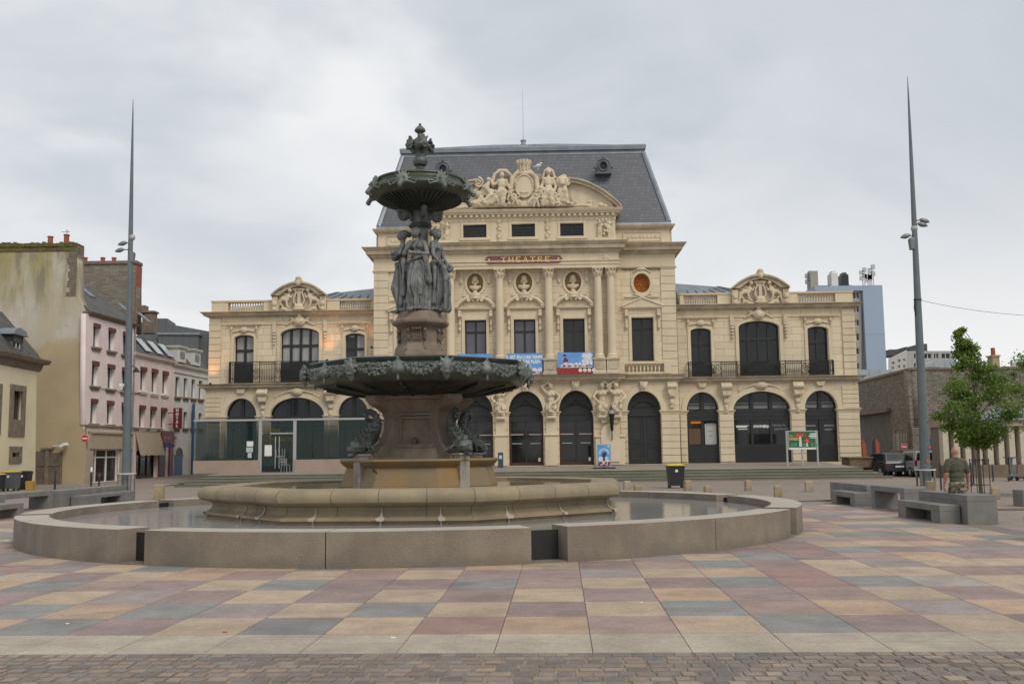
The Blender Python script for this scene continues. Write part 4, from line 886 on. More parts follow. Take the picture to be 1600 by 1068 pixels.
# window surrounds
def surround(cx, z0, z1, w, y, t=.2, pr=.07):
    m = MB(); m.box(cx-w/2-t,cx-w/2,y-pr,y+.02,z0,z1+t); m.box(cx+w/2,cx+w/2+t,y-pr,y+.02,z0,z1+t); m.box(cx-w/2,cx+w/2,y-pr+.002,y+.02,z1,z1+t); m.build('window_surround', lime, th, bevel=.015)
zpd = FZ(482,820,dC+.3); 
for k in (-1,0,1):
    cx = k*wb; y = -dC; surround(cx,wz0,wz1,ww,y)
    m = MB(); m.frusta(cx-1.15,cx+1.15,y,y+.1,[(zpd-.06,.02),(zpd+.0,.12),(zpd+.04,.2),(zpd+.13,.22)]); m.build('pediment_shelf', lime, th)
    for s in (-1,1):   # broken curved pediment pieces ending in scrolls
        pts = []
        for i in range(9):
            t_ = i/8; pts.append((cx+s*(1.36-t_*.95), y-.17, zpd+.16+.62*sin(t_*PI*.5)))
        m = MB(); m.tube(pts, .14, 6, .12); m.tube([(cx+s*.44,y-.3,zpd+.66),(cx+s*.44,y-.02,zpd+.66)],.13,10); m.tube([(cx+s*1.36,y-.22,zpd+.16),(cx+s*1.1,y-.2,zpd+.2)],.1,6); m.build('pediment_scroll', lime, th, smooth=True)
        xk = cx+s*(ww/2+.32); m = MB(); m.box(xk-.11,xk+.11,y-.26,y,zpd-.5,zpd-.05); m.tube([(xk-.12,y-.22,zpd-.42),(xk+.12,y-.22,zpd-.42)],.12,8); m.box(xk-.08,xk+.08,y-.12,y,zpd-1.35,zpd-.5); m.ball((xk,y-.12,zpd-.95),(.11,.08,.16)); m.ball((xk,y-.12,zpd-1.35),(.10,.08,.12)); m.build('window_console', lime_s, th, bevel=.015)
    m = MB(); m.box(cx-.85,cx+.85,y-.08,y,zpd+.9,zpd+1.02); m.box(cx-1.0,cx+1.0,y-.04,y,zpd-.62,zpd-.1); m.build('panel_band', lime, th, bevel=.01)
    # bust in its oval niche
    n_ = plate('niche_back', mat('niche_shade%d'%k,(.45,.33,.18),.95), th, [oval(cx,oz,orx+.02,orz+.02)], [], -.09, -.065)
    plate('oval_moulding', lime, th, [oval(cx,oz,orx+.14,orz+.14)], [oval(cx,oz,orx,orz)], y-.07, y+.02)
    yb = y+.10; b0 = oz-.20; KB = 1.45
    sculpt('bust', [('e',(cx,yb,b0+.32*KB),(.115*KB,.14*KB,.15*KB)),('e',(cx,yb-.15,b0+.30*KB),(.03,.05,.05)),('e',(cx,yb+.03,b0+.37*KB),(.135*KB,.14*KB,.13*KB)),('e',(cx-.12*KB,yb+.02,b0+.22*KB),(.05*KB,.07,.1*KB)),('e',(cx+.12*KB,yb+.02,b0+.22*KB),(.05*KB,.07,.1*KB)),('c',(cx,yb,b0),.10,(cx,yb,b0+.22*KB),.10),('c',(cx-.2*KB,yb,b0-.04),.12,(cx+.2*KB,yb,b0-.04),.12),('e',(cx,yb-.05,b0-.12),(.26,.16,.18)),('c',(cx,yb,b0-.2),.1,(cx,yb-.05,b0-.42),.13)], lime_s, th, .03, 1)
    sculpt('bust_pedestal', [('e',(cx,y-.1,oz-.82),(.38,.22,.14)),('e',(cx,y-.12,oz-1.0),(.3,.22,.12)),('c',(cx-.3,y-.1,oz-.95),.1,(cx-.15,y-.14,oz-1.2),.08),('c',(cx+.3,y-.1,oz-.95),.1,(cx+.15,y-.14,oz-1.2),.08),('e',(cx,y-.1,oz-.66),(.2,.2,.14)),('e',(cx,y-.05,oz+.78),(.2,.1,.14)),('c',(cx-.2,y-.03,oz+.75),.05,(cx-.55,y-.02,oz+.62),.04),('c',(cx+.2,y-.03,oz+.75),.05,(cx+.55,y-.02,oz+.62),.04)], lime_s, th, .04, 1)
    for s in (-1,1):
        m = MB(); xk = cx+s*.92; m.box(xk-.13,xk+.13,y-.07,y,oz+.1,oz+.72); m.ball((xk,y-.08,oz+.05),(.1,.07,.12)); m.build('pendant', lime_s, th, bevel=.02)
for s in (-1,1):
    cx = s*swx; surround(cx,sz0,sz1,sww,.02); zq = FZ(480,1004,.3)
    m = MB(); m.frusta(cx-1.1,cx+1.1,.02,.1,[(zq-.1,.02),(zq-.04,.1),(zq,.2),(zq+.1,.22)]); m.prism([(cx-1.32,zq+.1),(cx+1.32,zq+.1),(cx,zq+.62)],-.16,.05); m.build('pediment', lime, th)
    m = MB(); 
    for q in (-1,1): m.tube([(cx+q*1.36,-.16,zq+.14),(cx,-.16,zq+.68)],.08,6)
    m.box(cx-1.15,cx+1.15,-.08,.05,zq+.72,zq+.82); m.build('pediment_rake', lime, th)
    for q in (-1,1):
        xk = cx+q*(sww/2+.34); m = MB(); m.box(xk-.11,xk+.11,-.22,.02,zq-.6,zq-.1); m.tube([(xk-.12,-.18,zq-.5),(xk+.12,-.18,zq-.5)],.12,8); m.box(xk-.08,xk+.08,-.1,.02,zq-1.4,zq-.6); m.ball((xk,-.1,zq-1.3),(.11,.08,.14)); m.build('window_console', lime_s, th, bevel=.015)
    # balustrade under the side window
    zb0, zb1 = Zs1+.02, FZ(565,1007)
    m = MB(); m.box(cx-1.35,cx+1.35,-.42,-.12,zb1-.16,zb1); m.box(cx-1.35,cx+1.35,-.38,-.14,zb0,zb0+.12)
    m.build('balustrade_rail', lime, th, bevel=.015); m = MB()
    bh = zb1-.16-zb0-.12
    for q in range(9): m.lathe([(.05,0),(.06,.06*bh),(.035,.12*bh),(.075,.38*bh),(.05,.62*bh),(.03,.82*bh),(.055,.92*bh),(.05,bh)],8,(cx-.98+q*.245,-.26,zb0+.12))
    m.build('balusters', lime, th, smooth=True)
    for q in (-1,1): m = MB(); m.box(cx+q*1.52-.22,cx+q*1.52+.22,-.44,.0,zb0,zb1+.02); m.build('balustrade_block', lime, th, bevel=.015)
    # quoins
    rustic(*sorted((s*FX(1034,500), s*xe)), .02, Zs1, Zar+.5, 15, 'quoins'); 
# engaged columns with capitals and pedestals
colx = [FX(781,500,1)-0, FX(858,500,1), FX(935.5,500,1.1), FX(956,500,1.1)]
cxs = [-colx[1], colx[1]]+[s*(abs(colx[2])) for s in (-1,1)]+[s*abs(colx[3]) for s in (-1,1)]
zcb, zct, zca = FZ(560,858,1), FZ(433,858,1), FZ(419,858,1)
def column(cx, y):
    r = .27; sh = MB(); sh.lathe([(r*1.05,zcb+.28),(r*1.02,zcb+.8),(r,(zcb+zct)/2),(r*.88,zct)],20,(cx,y,0)); o = sh.build('column', lime, th, smooth=True)
    m = MB(); m.lathe([(r*1.45,zcb+.0),(r*1.45,zcb+.08),(r*1.2,zcb+.12),(r*1.3,zcb+.18),(r*1.1,zcb+.24),(r*1.05,zcb+.3)],20,(cx,y,0)); m.build('column_base', lime, o, smooth=True)
    h = zca-zct; el = [('c',(cx,y,zct+.05),.22,(cx,y,zca-.15),.27)]
    for k in range(8):
        a = k*PI/4; el.append(('c',(cx+.24*cos(a),y+.24*sin(a),zct+.02),.05,(cx+.32*cos(a),y+.32*sin(a),zct+.28),.05)); a += PI/8; el.append(('c',(cx+.26*cos(a),y+.26*sin(a),zct+.2),.05,(cx+.34*cos(a),y+.34*sin(a),zct+.48),.06))
    sculpt('capital', el, lime_s, o, .03, 0); m = MB(); m.frusta(cx-.33,cx+.33,y-.33,y+.33,[(zca-.12,.0),(zca-.06,.04),(zca,.04)]); m.build('abacus', lime, o)
    m = MB(); m.frusta(cx-.40,cx+.40,y-.40,-dC+.02,[(Zs1,.06),(Zs1+.15,.06),(Zs1+.2,0),(zcb-.16,0),(zcb-.12,.07),(zcb,.07)]); m.box(cx-.25,cx+.25,y-.43,y-.4,Zs1+.32,zcb-.3); m.build('column_pedestal', lime_d, o)
for cx in cxs: column(cx, -dC-.35)
m = MB(); xk = (abs(colx[2])+abs(colx[3]))/2
# entablature
Y1 = -dC-.6
m = MB(); m.frusta(-CX-.15,CX+.15,Y1,.2,[(zca,.0),(zca+.22,.0),(zca+.22,.05),(zca+.42,.05),(zca+.45,.12),(zca+.52,.12)]); m.box(-CX-.12,CX+.12,Y1+.02,.2,zca+.52,Zco0+.02); m.build('entablature', lime, th)
m = MB(); m.frusta(-xe,xe,.02,2,[(Zar-.12,.0),(Zar+.1,.0),(Zar+.1,.08),(Zar+.18,.12)],back=False); m.box(-xe-.02,xe+.02,-.02,23,Zar+.18,Zco0+.02); m.build('frieze', lime, th)
cornice(-xe, xe, -.0, 24, Zco0-.28, Zco1, .75, 'main_cornice', lime_d); cornice(-CX-.12, CX+.12, Y1+.02, .5, Zco0-.3, Zco1+.015, .6, 'main_cornice', lime_d)
for s in (-1,1): sculpt('frieze_ornament', [('c',(s*5.4-.35,Y1-.02,FZ(407,955)-.12),.06,(s*5.4,Y1-.04,FZ(407,955)+.1),.09),('c',(s*5.4+.35,Y1-.02,FZ(407,955)-.12),.06,(s*5.4,Y1-.04,FZ(407,955)+.1),.09),('e',(s*5.4,Y1-.04,FZ(407,955)-.02),(.14,.08,.2))], lime_s, th, .035, 1)
# plaque THEATRE : serif capitals built stroke by stroke
plq = mat('plaque_marble', (.20,.085,.07), .45, vs=3, var=.3)
zp = FZ(405.3,820,1.2); hp = .27; xp = FX(879,405,1.2)
yp = Y1-.09
pl = [(-xp+.25,zp-hp),(xp-.25,zp-hp)]+[(xp-.25+.22*cos(t_*PI/8-PI/2),zp+hp*.92*sin(t_*PI/8-PI/2)) for t_ in range(9)][1:-1]+[(xp-.25,zp+hp),(-xp+.25,zp+hp)]+[(-xp+.25-.22*cos(t_*PI/8-PI/2),zp-hp*.92*sin(t_*PI/8-PI/2)) for t_ in range(9)][1:-1]
pq = plate('plaque', plq, th, [pl], [], yp, yp+.1)
goldl = mat('gilt_letter', (.75,.55,.18), .35, metal=.5)
def letter(ch, cx, h, w, y, z):
    m = MB(); t = .075; s = .038; b = lambda x0,x1,z0,z1: m.box(cx+x0*w,cx+x1*w,y-.04,y+.002,z+z0*h,z+z1*h)
    tw = t/w; th_ = s/h
    def vs_(x): b(x-tw/2,x+tw/2,-.5,.5)
    def sf(x, z_, e=.12): b(x-e-tw/2,x+e+tw/2,z_-(th_ if z_>0 else 0),z_+(0 if z_>0 else th_))
    if ch == 'T': vs_(0); b(-.5,.5,.5-th_*1.3,.5); sf(0,-.5); b(-.5,-.44,.28,.5); b(.44,.5,.28,.5)
    if ch == 'H': vs_(-.34); vs_(.34); b(-.34,.34,-th_/2,th_/2); [sf(x,z_,.08) for x in (-.34,.34) for z_ in (-.5,.5)]
    if ch == 'E': vs_(-.3); b(-.42,.42,.5-th_*1.2,.5); b(-.42,.45,-.5,-.5+th_*1.2); b(-.3,.25,-th_/2,th_/2); b(.38,.44,.26,.5); b(.40,.46,-.5,-.26); b(.2,.26,-.12,.12)
    if ch == 'A':
        m.prism([(cx-.44*w,z-.5*h),(cx-.34*w,z-.5*h),(cx+.04*w,z+.5*h),(cx-.06*w,z+.5*h)],y-.04,y); m.prism([(cx+.22*w,z-.5*h),(cx+.44*w,z-.5*h),(cx+.08*w,z+.5*h),(cx-.06*w,z+.5*h)],y-.042,y+.001); b(-.26,.26,-.18,-.18+th_); sf(-.39,-.5,.06); sf(.33,-.5,.08)
    if ch == 'R':
        vs_(-.3); sf(-.3,-.5,.08); b(-.42,.1,.5-th_*1.2,.5); b(-.3,.1,-.02,-.02+th_)
        o_ = [(cx+.1*w+.28*w*cos(q*PI/8-PI/2), z+.25*h+.25*h*sin(q*PI/8-PI/2)) for q in range(9)]; i_ = [(cx+.1*w+.12*w*cos(q*PI/8-PI/2), z+.25*h+.17*h*sin(q*PI/8-PI/2)) for q in range(9)]
        for q in range(8): m.prism([i_[q],o_[q],o_[q+1],i_[q+1]],y-.04,y)
        m.prism([(cx-.02*w,z+.0*h),(cx+.14*w,z+.0*h),(cx+.46*w,z-.5*h),(cx+.26*w,z-.5*h)],y-.041,y)
    return m
sp_ = (FX(855,405,1.2)-FX(787,405,1.2))/6; x0_ = FX(787,405,1.2)
for i, ch in enumerate('THEATRE'): letter(ch, x0_+i*sp_, .36, .36, yp, zp).build('letter', goldl, pq)
m = MB()
for s in (-1,1): m.ball((s*(xp-.28),yp-.01,zp),(.07,.03,.07))
m.build('plaque_stud', goldl, pq)
# ---- attic
za0 = Zco1; za1 = FZ(331,820,1.0); zw0, zw1 = FZ(370,820,.6), FZ(349.7,820,.6); aw = FX(837.6,360,.6)-FX(801,360,.6)
wa = (FX(895.3,360,.6)-FX(743.5,360,.6))/2; AX = FX(962,360,.6)-.02; YA = -dC-.1
plate('attic_wall', lime, th, [rect(-AX,AX,za0-.1,za1)], [rect(k*wa-aw/2,k*wa+aw/2,zw0,zw1) for k in (-1,0,1)], YA, YA+.5)
m = MB(); m.box(-AX+.05,AX-.05,YA+.5,6,za0-.1,za1+.3); m.build('attic_body', lime, th)
for k in (-1,0,1):
    cx = k*wa; e = win_rect(cx,zw0,zw1,aw,YA+.25,glassd,cross=False); m = MB(); m.box(cx-.03,cx+.03,YA+.19,YA+.25,zw0+.05,zw1-.05)
    for q in range(3): m.box(cx-aw/2+.1,cx+aw/2-.1,YA+.2,YA+.24,zw0+.2+q*.17,zw0+.22+q*.17)
    m.build('glazing_bars', framed, e); surround(cx,zw0,zw1,aw,YA,.16,.05)
    m = MB(); m.box(cx-aw/2-.24,cx+aw/2+.24,YA-.08,YA,zw0-.18,zw0-.001); m.build('sill', lime, th, bevel=.01)
for k in (-1,1):
    el = []; cx = k*wa/2
    for q in range(6): el += [('e',(cx+(rnd.random()-.5)*.08,YA-.05,zw1+.15-.26*q),(.15-.05*(q%2),.09,.11)),('e',(cx-.12*(q%2),YA-.04,zw1+.05-.26*q),(.07,.06,.07)),('e',(cx+.12*(q%2),YA-.04,zw1+.05-.26*q),(.07,.06,.07))]
    el += [('c',(cx,YA-.04,zw1+.2),.05,(cx-.25,YA-.04,zw1+.25),.04),('c',(cx,YA-.04,zw1+.2),.05,(cx+.25,YA-.04,zw1+.25),.04)]; sculpt('festoon', el, lime_s, th, .035, 1)
def trophy(cx, y, z, h, seed):
    el = []; r_ = random.Random(seed)
    for s in (-1,1): el += scale_el(fig(h*.9, arms=[((-.15,-.06,.7),(-.03,-.1,.62)),((.17,0,.72),(.16,-.04,.9))]), 1, (cx+s*.33,y,z), 0, s)
    for q in range(14): el.append(('e',(cx+(r_.random()-.5)*.8,y-.05-.1*r_.random(),z+h*r_.random()*.9),(.09,.08,.1)))
    return el
for s in (-1,1): sculpt('figure_group', trophy(s*FX(945,360,.9),YA-.1,za0+.35,FZ(340,820,.9)-za0-.35,s+5), lime_s, th, .04, 1, folds=lambda c: .02*noise.noise(c*6)); m=MB(); m.box(s*FX(945,360,.9)-.72,s*FX(945,360,.9)+.72,YA-.28,YA,za0,za0+.34); m.build('figure_plinth', lime, th, bevel=.02)
# dentil cornice and pediment
zd = za1; m = MB(); m.frusta(-AX,AX,YA,.6,[(zd-.55,.02),(zd-.5,.05),(zd-.3,.05),(zd-.3,.08),(zd-.1,.1),(zd-.1,.3),(zd+.02,.34),(zd+.03,.42),(zd+.18,.5),(zd+.2,.5)]); m.build('pediment_cornice', lime, th)
m = MB(); nd = 34
for i in range(nd): xx = -AX+.15+(2*AX-.3)*i/(nd-1); m.box(xx-.09,xx+.09,YA-.27,YA-.05,zd-.27,zd-.11)
m.build('dentils', lime, th)
xP = FX(971.5,322,1.1); zP0 = zd+.2; xI = FX(886,280,1.1); zI = FZ(277,886,1.1)
yP = YA-.4
for s in (-1,1):
    # curved half-pediment
    o_ = []; i_ = []
    for i in range(15):
        t_ = i/14; x = xP+(xI-xP)*t_; z = zP0+.12+(zI-zP0-.12)*sin(t_*PI/2)**.85; o_.append((s*x,z)); i_.append((s*(x-.06),z-.30))
    m = MB()
    for i in range(14):
        m.prism([i_[i],o_[i],o_[i+1],i_[i+1]], yP, yP+.95); a,b = o_[i],o_[i+1]; m.prism([(a[0],a[1]-.1),(a[0],a[1]+.02),(b[0],b[1]+.02),(b[0],b[1]-.1)], yP-.12, yP+.9)
    m.build('curved_pediment', lime_d, th)
    m = MB(); sc = []; 
    for q in range(20): an = q*.55; rr_ = .36-.015*q; sc.append((s*(xI-.02)-s*rr_*sin(an)*.9, yP-.05, zI-.25+rr_*cos(an)))
    m.tube(sc,.09,6,.05); m.tube([(s*(xI-.05),yP-.02,zI-.25),(s*(xI-.05),yP+.8,zI-.25)],.3,10); m.build('pediment_volute', lime_s, th, smooth=True)
    m = MB(); m.prism([(s*(xI+.1),zP0-.05),(s*(xP-.4),zP0-.05)]+[(p[0],p[1]) for p in i_[2:]][::1]+[(s*(xI+.05),zI-.35)], yP+.35, yP+.5) if s>0 else m.prism([(p[0],p[1]) for p in i_[2:]][::-1]+[(s*(xP-.4),zP0-.05),(s*(xI+.1),zP0-.05)], yP+.35, yP+.5)
    m.build('tympanum', lime, th)
    # seated putto and fruit inside
    cx = s*FX(920,312,1.2); zz = zP0; pu = fig(1.15, arms=[((-.2,-.05,.72),(-.3,-.1,.8)),((.16,-.1,.66),(.08,-.16,.55))], robe=False, hair=False)
    el = scale_el([q for q in pu if q[1][2] > .45], 1, (cx+s*.15,yP+.15,zz-.42), 0, s)+[('c',(cx,yP+.05,zz+.14),.14,(cx-s*.55,yP,zz+.2),.1),('c',(cx-s*.55,yP,zz+.2),.09,(cx-s*.95,yP,zz+.12),.07),('e',(cx-s*.8,yP+.05,zz+.35),(.16,.1,.16)),('e',(cx+s*.8,yP+.05,zz+.2),(.2,.12,.16)),('e',(cx+s*1.1,yP+.05,zz+.12),(.16,.1,.12))]
    sculpt('putto', el, lime_s, th, .04, 1)
# central sculpture group: cartouche, mural crown, two seated women, children, lion, clutter
fx = lambda px, py=300: FX(px,py,1.5); fz = lambda py, px=820: FZ(py,px,1.5); Yg = yP-.05
def E(px, py, rx, rz, ry=None, dy=0): s_ = 66/F; return ('e',(fx(px,py),Yg+dy,fz(py,px)),(rx*s_,(ry or min(rx,rz))*s_,rz*s_))
def Cc(px, py, r, px2, py2, r2, dy=0, dy2=None): s_ = 64/F; return ('c',(fx(px,py),Yg+dy,fz(py,px)),r*s_,(fx(px2,py2),Yg+(dy if dy2 is None else dy2),fz(py2,px2)),r2*s_)
cart = [E(819,289,15,21,5,.0)]
sculpt('cartouche_back', [E(819,291,21,24,5,.15),Cc(800,275,4,798,300,6,.05),Cc(838,275,4,840,300,6,.05),Cc(798,300,6,812,315,5,.0),Cc(840,300,6,826,315,5,.0),Cc(803,272,4,810,266,5,.1),Cc(835,272,4,828,266,5,.1),E(819,268,8,5,5,.0)], lime_s, th, .045, 1)
plate('cartouche_shield', lime, th, [oval(fx(819),fz(290),12.5*64/F,17*64/F)], [], Yg-.22, Yg+.1)
m = MB(); cxg = fx(819); zg = fz(289)
pts = [(cxg+14*64/F*cos(q*PI/12), Yg-.2, zg+18.5*64/F*sin(q*PI/12)) for q in range(25)]; m.tube(pts,.07,6); m.box(cxg-.3,cxg+.3,Yg-.26,Yg-.2,zg-.45,zg-.4); m.box(cxg-.25,cxg+.25,Yg-.26,Yg-.2,zg-.55,zg-.51); m.build('shield_moulding', lime_s, th, smooth=True)
m = MB(); z1c = fz(268); z2c = fz(249.5); m.lathe([(.40,z1c-.1),(.40,z1c+.1),(.36,z1c+.14),(.40,z2c-.28),(.46,z2c-.25),(.46,z2c-.12),(.42,z2c-.1)],20,(cxg,Yg+.25,0))
for q in range(7):
    an = (q-3)*.5; m.box(cxg+.43*sin(an)-.08,cxg+.43*sin(an)+.08,Yg+.25-.43*cos(an)-.08,Yg+.25-.43*cos(an)+.08,z2c-.15,z2c+.12)
for q in range(5): an = (q-2)*.55; m.tube([(cxg+.42*sin(an),Yg+.25-.42*cos(an),z1c+.12),(cxg+.42*sin(an),Yg+.25-.42*cos(an),z2c-.25)],.05,5)
m.build('mural_crown', lime_s, th, smooth=False)
woman = [E(857,266,4,5,4.5,-.1),Cc(857,271,2.5,857,276,3,-.05),Cc(851,278,4,863,278,4,-.05),E(857,283,7,8,5,-.05),E(857,293,7,7,5.5,-.08),Cc(850,279,3,846,289,2.6,-.05),Cc(846,289,2.5,852,297,2.2,-.1,-.2),Cc(864,279,3,869,289,2.6,-.05),Cc(869,289,2.5,866,298,2.2,-.1,-.2),Cc(855,298,6,850,308,5,-.15),Cc(861,298,6,862,309,5,-.15),Cc(850,308,5,848,318,4,-.2),Cc(862,309,5,864,318,4,-.2),E(857,305,10,7,5,-.05),
         Cc(848,276,2.5,852,263,2.5,.1),Cc(852,263,2.5,857,259.5,2.5,.1),Cc(857,259.5,2.5,863,263,2.5,.1),Cc(863,263,2.5,867,274,2.5,.1),E(857,315,12,5,5,-.05)]
sculpt('seated_woman', woman, lime_s, th, .04, 1, folds=lambda c: .03*noise.noise(c*5)*(1 if c.z<fz(292) else .2))
woman2 = [E(784,271,4,5,4.5,-.1),Cc(784,275,2.5,784,279,3,-.05),Cc(779,281,4,790,281,4,-.05),E(784,286,6.5,8,5,-.05),E(783,295,6.5,6,5,-.08),Cc(778,282,3,770,287,2.6,-.05),Cc(770,287,2.6,766,278,2.2,-.05,-.1),Cc(790,282,3,796,291,2.5,-.05),Cc(782,298,6,774,308,5,-.15),Cc(787,298,6,786,309,5,-.15),Cc(774,308,5,768,316,4,-.2),Cc(786,309,5,784,318,4,-.2),
          Cc(768,284,3,772,270,3,.1),Cc(772,270,3,780,263,3,.1),Cc(780,263,3,790,263,3,.1),Cc(790,263,3,797,270,3,.1),E(780,308,11,9,5,.0),E(766,300,8,9,5,.05)]
sculpt('seated_woman', woman2, lime_s, th, .04, 1, folds=lambda c: .03*noise.noise(c*5)*(1 if c.z<fz(292) else .2))
lion = [E(879,281,7,6.5,5,-.05),E(879,285,4,4,5,-.2),E(874,277,1.8,1.8,2.5,-.1),E(884,277,1.8,1.8,2.5,-.1),E(879,290,8,8,5,.05),Cc(875,295,5,872,313,4,-.05),Cc(883,295,5,886,313,4,-.05),E(880,305,9,11,6,.05),E(871,316,4,2.5,4,-.2),E(889,316,4,2.5,4,-.2),Cc(879,274,3,881,271,2.5,.0)]
for q in range(14): an = q*PI/7; lion.append(E(879+7.5*cos(an),281+7*sin(an),3,3,3.5,.0))
sculpt('lion', lion, lime_s, th, .04, 1, folds=lambda c: .025*noise.noise(c*9))
rel = [E(763,278,3.5,4,4,-.05),Cc(763,283,3,760,292,4,-.05),Cc(760,292,4,768,302,4,-.05),Cc(768,302,4,756,312,3.5,-.1),Cc(756,312,3.5,742,316,3,-.1),Cc(752,306,3.5,744,314,3,-.05),Cc(762,284,2,754,290,2,-.1),Cc(770,306,4,762,318,3,-.1),E(748,300,6,6,4,.15),E(756,296,7,8,4,.15),Cc(740,296,3,752,283,3,.15),Cc(742,312,3,733,316,2.5,.0)]
sculpt('reclining_figure', rel, lime_s, th, .04, 1)
for (a, b, k) in ((797,302,1),(774,306,1),(838,312,1),(805,311,.8),(845,300,.9),(868,308,.8)):
    ch = [E(a,b-8*k,2.8,3.2,3,-.25),Cc(a,b-7*k,1.8,a,b-3*k,2.4,-.22),E(a,b-2*k,3.6,5,3.5,-.2),Cc(a-2,b+2*k,2.2,a-4,b+9*k,1.8,-.22),Cc(a+2,b+2*k,2.2,a+4,b+9*k,1.8,-.22),Cc(a-3,b-4*k,1.6,a-7,b-1*k,1.3,-.25),Cc(a+3,b-4*k,1.6,a+7,b-6*k,1.3,-.25)]
    sculpt('child_figure', ch, lime_s, th, .03, 1)
base = [Cc(742,319,3.5,895,317,3.5,.0)]; r_ = random.Random(8)
for q in range(60): a = 745+145*r_.random(); base.append(E(a,318-7*r_.random(),2.5+2.5*r_.random(),2+2.5*r_.random(),3,-.15*r_.random()))
for q in range(26): a = 795+48*r_.random(); base.append(E(a,312-34*r_.random()*(1 if abs(a-819)>16 else .1),2.2+2*r_.random(),2.5,3,.05))
sculpt('sculpted_base', base, lime_s, th, .04, 1)
m = MB(); m.prism([(fx(742),fz(322)),(fx(896),fz(320)),(fx(892),fz(286)),(fx(868),fz(270)),(fx(832),fz(266)),(fx(806),fz(266)),(fx(770),fz(274)),(fx(748),fz(290))], Yg+.3, Yg+.75); m.build('group_backing', lime_d, th)
# parapets left and right of the attic
for s in (-1,1):
    a, b = sorted((s*(AX-.1), s*(xe-.25))); zt_ = FZ(357,1030); m = MB(); m.box(a,b,.25,3,Zco1-.05,zt_)
    m.build('parapet', lime, th); xp0, xp1 = sorted((s*FX(974,370), s*FX(1034,370)))
    m = MB(); m.box(xp0,xp1,.19,.25,FZ(376,1000)+.02,FZ(376,1000)+.06); m.box(xp0,xp1,.19,.25,FZ(362,1000),FZ(362,1000)+.04); m.box(xp0,xp0+.05,.19,.25,FZ(376,1000)+.06,FZ(362,1000)); m.box(xp1-.05,xp1,.19,.25,FZ(376,1000)+.06,FZ(362,1000))
    for q in range(9): m.ball((xp0+.4+q*.26,.24,(FZ(376,1000)+FZ(362,1000))/2),(.13,.04,.12))
    m.build('parapet_panel', lime_s, th)
m = MB(); m.box(-xe+.24,xe-.24,1,24,Zco1,FZ(357,1030)-.02); m.build('upper_body', lime, th)
zt_ = FZ(357,1030); m = MB(); m.frusta(-xe+.25,xe-.25,.25,24,[(zt_-.02,.03),(zt_+.05,.08),(zt_+.1,.26),(zt_+.22,.34),(zt_+.3,.36)],back=True); m.build('top_cornice', lime_d, th)
# ---- mansard roof
zr0 = zt_+.3; zr1 = FZ(345,1030); rf_ = empty('roof', (0,0,0)); rf_.parent = th
m = MB(); m.frusta(-xe+.25,xe-.25,.25,24,[(zr0,.14),(zr1-.05,.10),(zr1,.12),(zr1+.04,-.2)],back=True); m.build('gutter', zinc, rf_)
xt = FX(1003.5,224,-2.6); ztp = FZ(225,1003,-2.6); zbnd = FZ(236,1003,-2.4)
xb_ = xe-.25; in_ = xb_-xt; yb0, yb1 = .35, 24
def roofring(z, f): return [(-xb_+in_*f,yb0+2.5*f,z),(xb_-in_*f,yb0+2.5*f,z),(xb_-in_*f,yb1-2.5*f,z),(-xb_+in_*f,yb1-2.5*f,z)]
vs = roofring(zr1,0)+roofring(zbnd,.95); m = MB(); m.add(vs,[(3,2,1,0),(4,5,6,7),(0,1,5,4),(1,2,6,5),(2,3,7,6),(3,0,4,7)]); m.build('slates', slate, rf_)
a4 = roofring(zbnd,.95); m = MB(); m.frusta(a4[0][0],a4[1][0],a4[0][1],a4[2][1],[(zbnd-.05,.04),(zbnd+.2,.0),(zbnd+.22,.16),(ztp-.1,.2),(ztp,.12)],back=True)
for i in range(4): p,q = Vector(roofring(zr1,0)[i]), Vector(roofring(zbnd,.95)[i]); m.tube([p,q],.17,6)
m.build('roof_edging', zinc, rf_)
apx = (0, 12, FZ(219.5,825,-12)-.35); b4 = [(x,y,ztp-.02) for x,y,_ in roofring(0,.97)]; m = MB(); m.add(b4+[(-1.5,12,apx[2]),(1.5,12,apx[2])],[(0,1,5,4),(1,2,5),(2,3,4,5),(3,0,4)]); 
o = m.build('roof_top', zinc, rf_)
m = MB()
for q in range(-11,12):
    x = q*.6; m.tube([(x,b4[0][1],ztp+.02),(x*.35,12,apx[2]+.02)],.03,4)
m.build('standing_seams', zinc, rf_)
m = MB(); m.lathe([(.18,0),(.18,.3),(.24,.32),(.24,.42),(.05,.5)],8,(0,12,apx[2]-.05)); m.tube([(0,12,apx[2]),(0,12,apx[2]+4.6)],.02,5,.008); m.build('lightning_rod', zinc, rf_)
dzinc = mat('dark_zinc',(.13,.14,.155),.5,metal=.3,var=.2,vs=2)
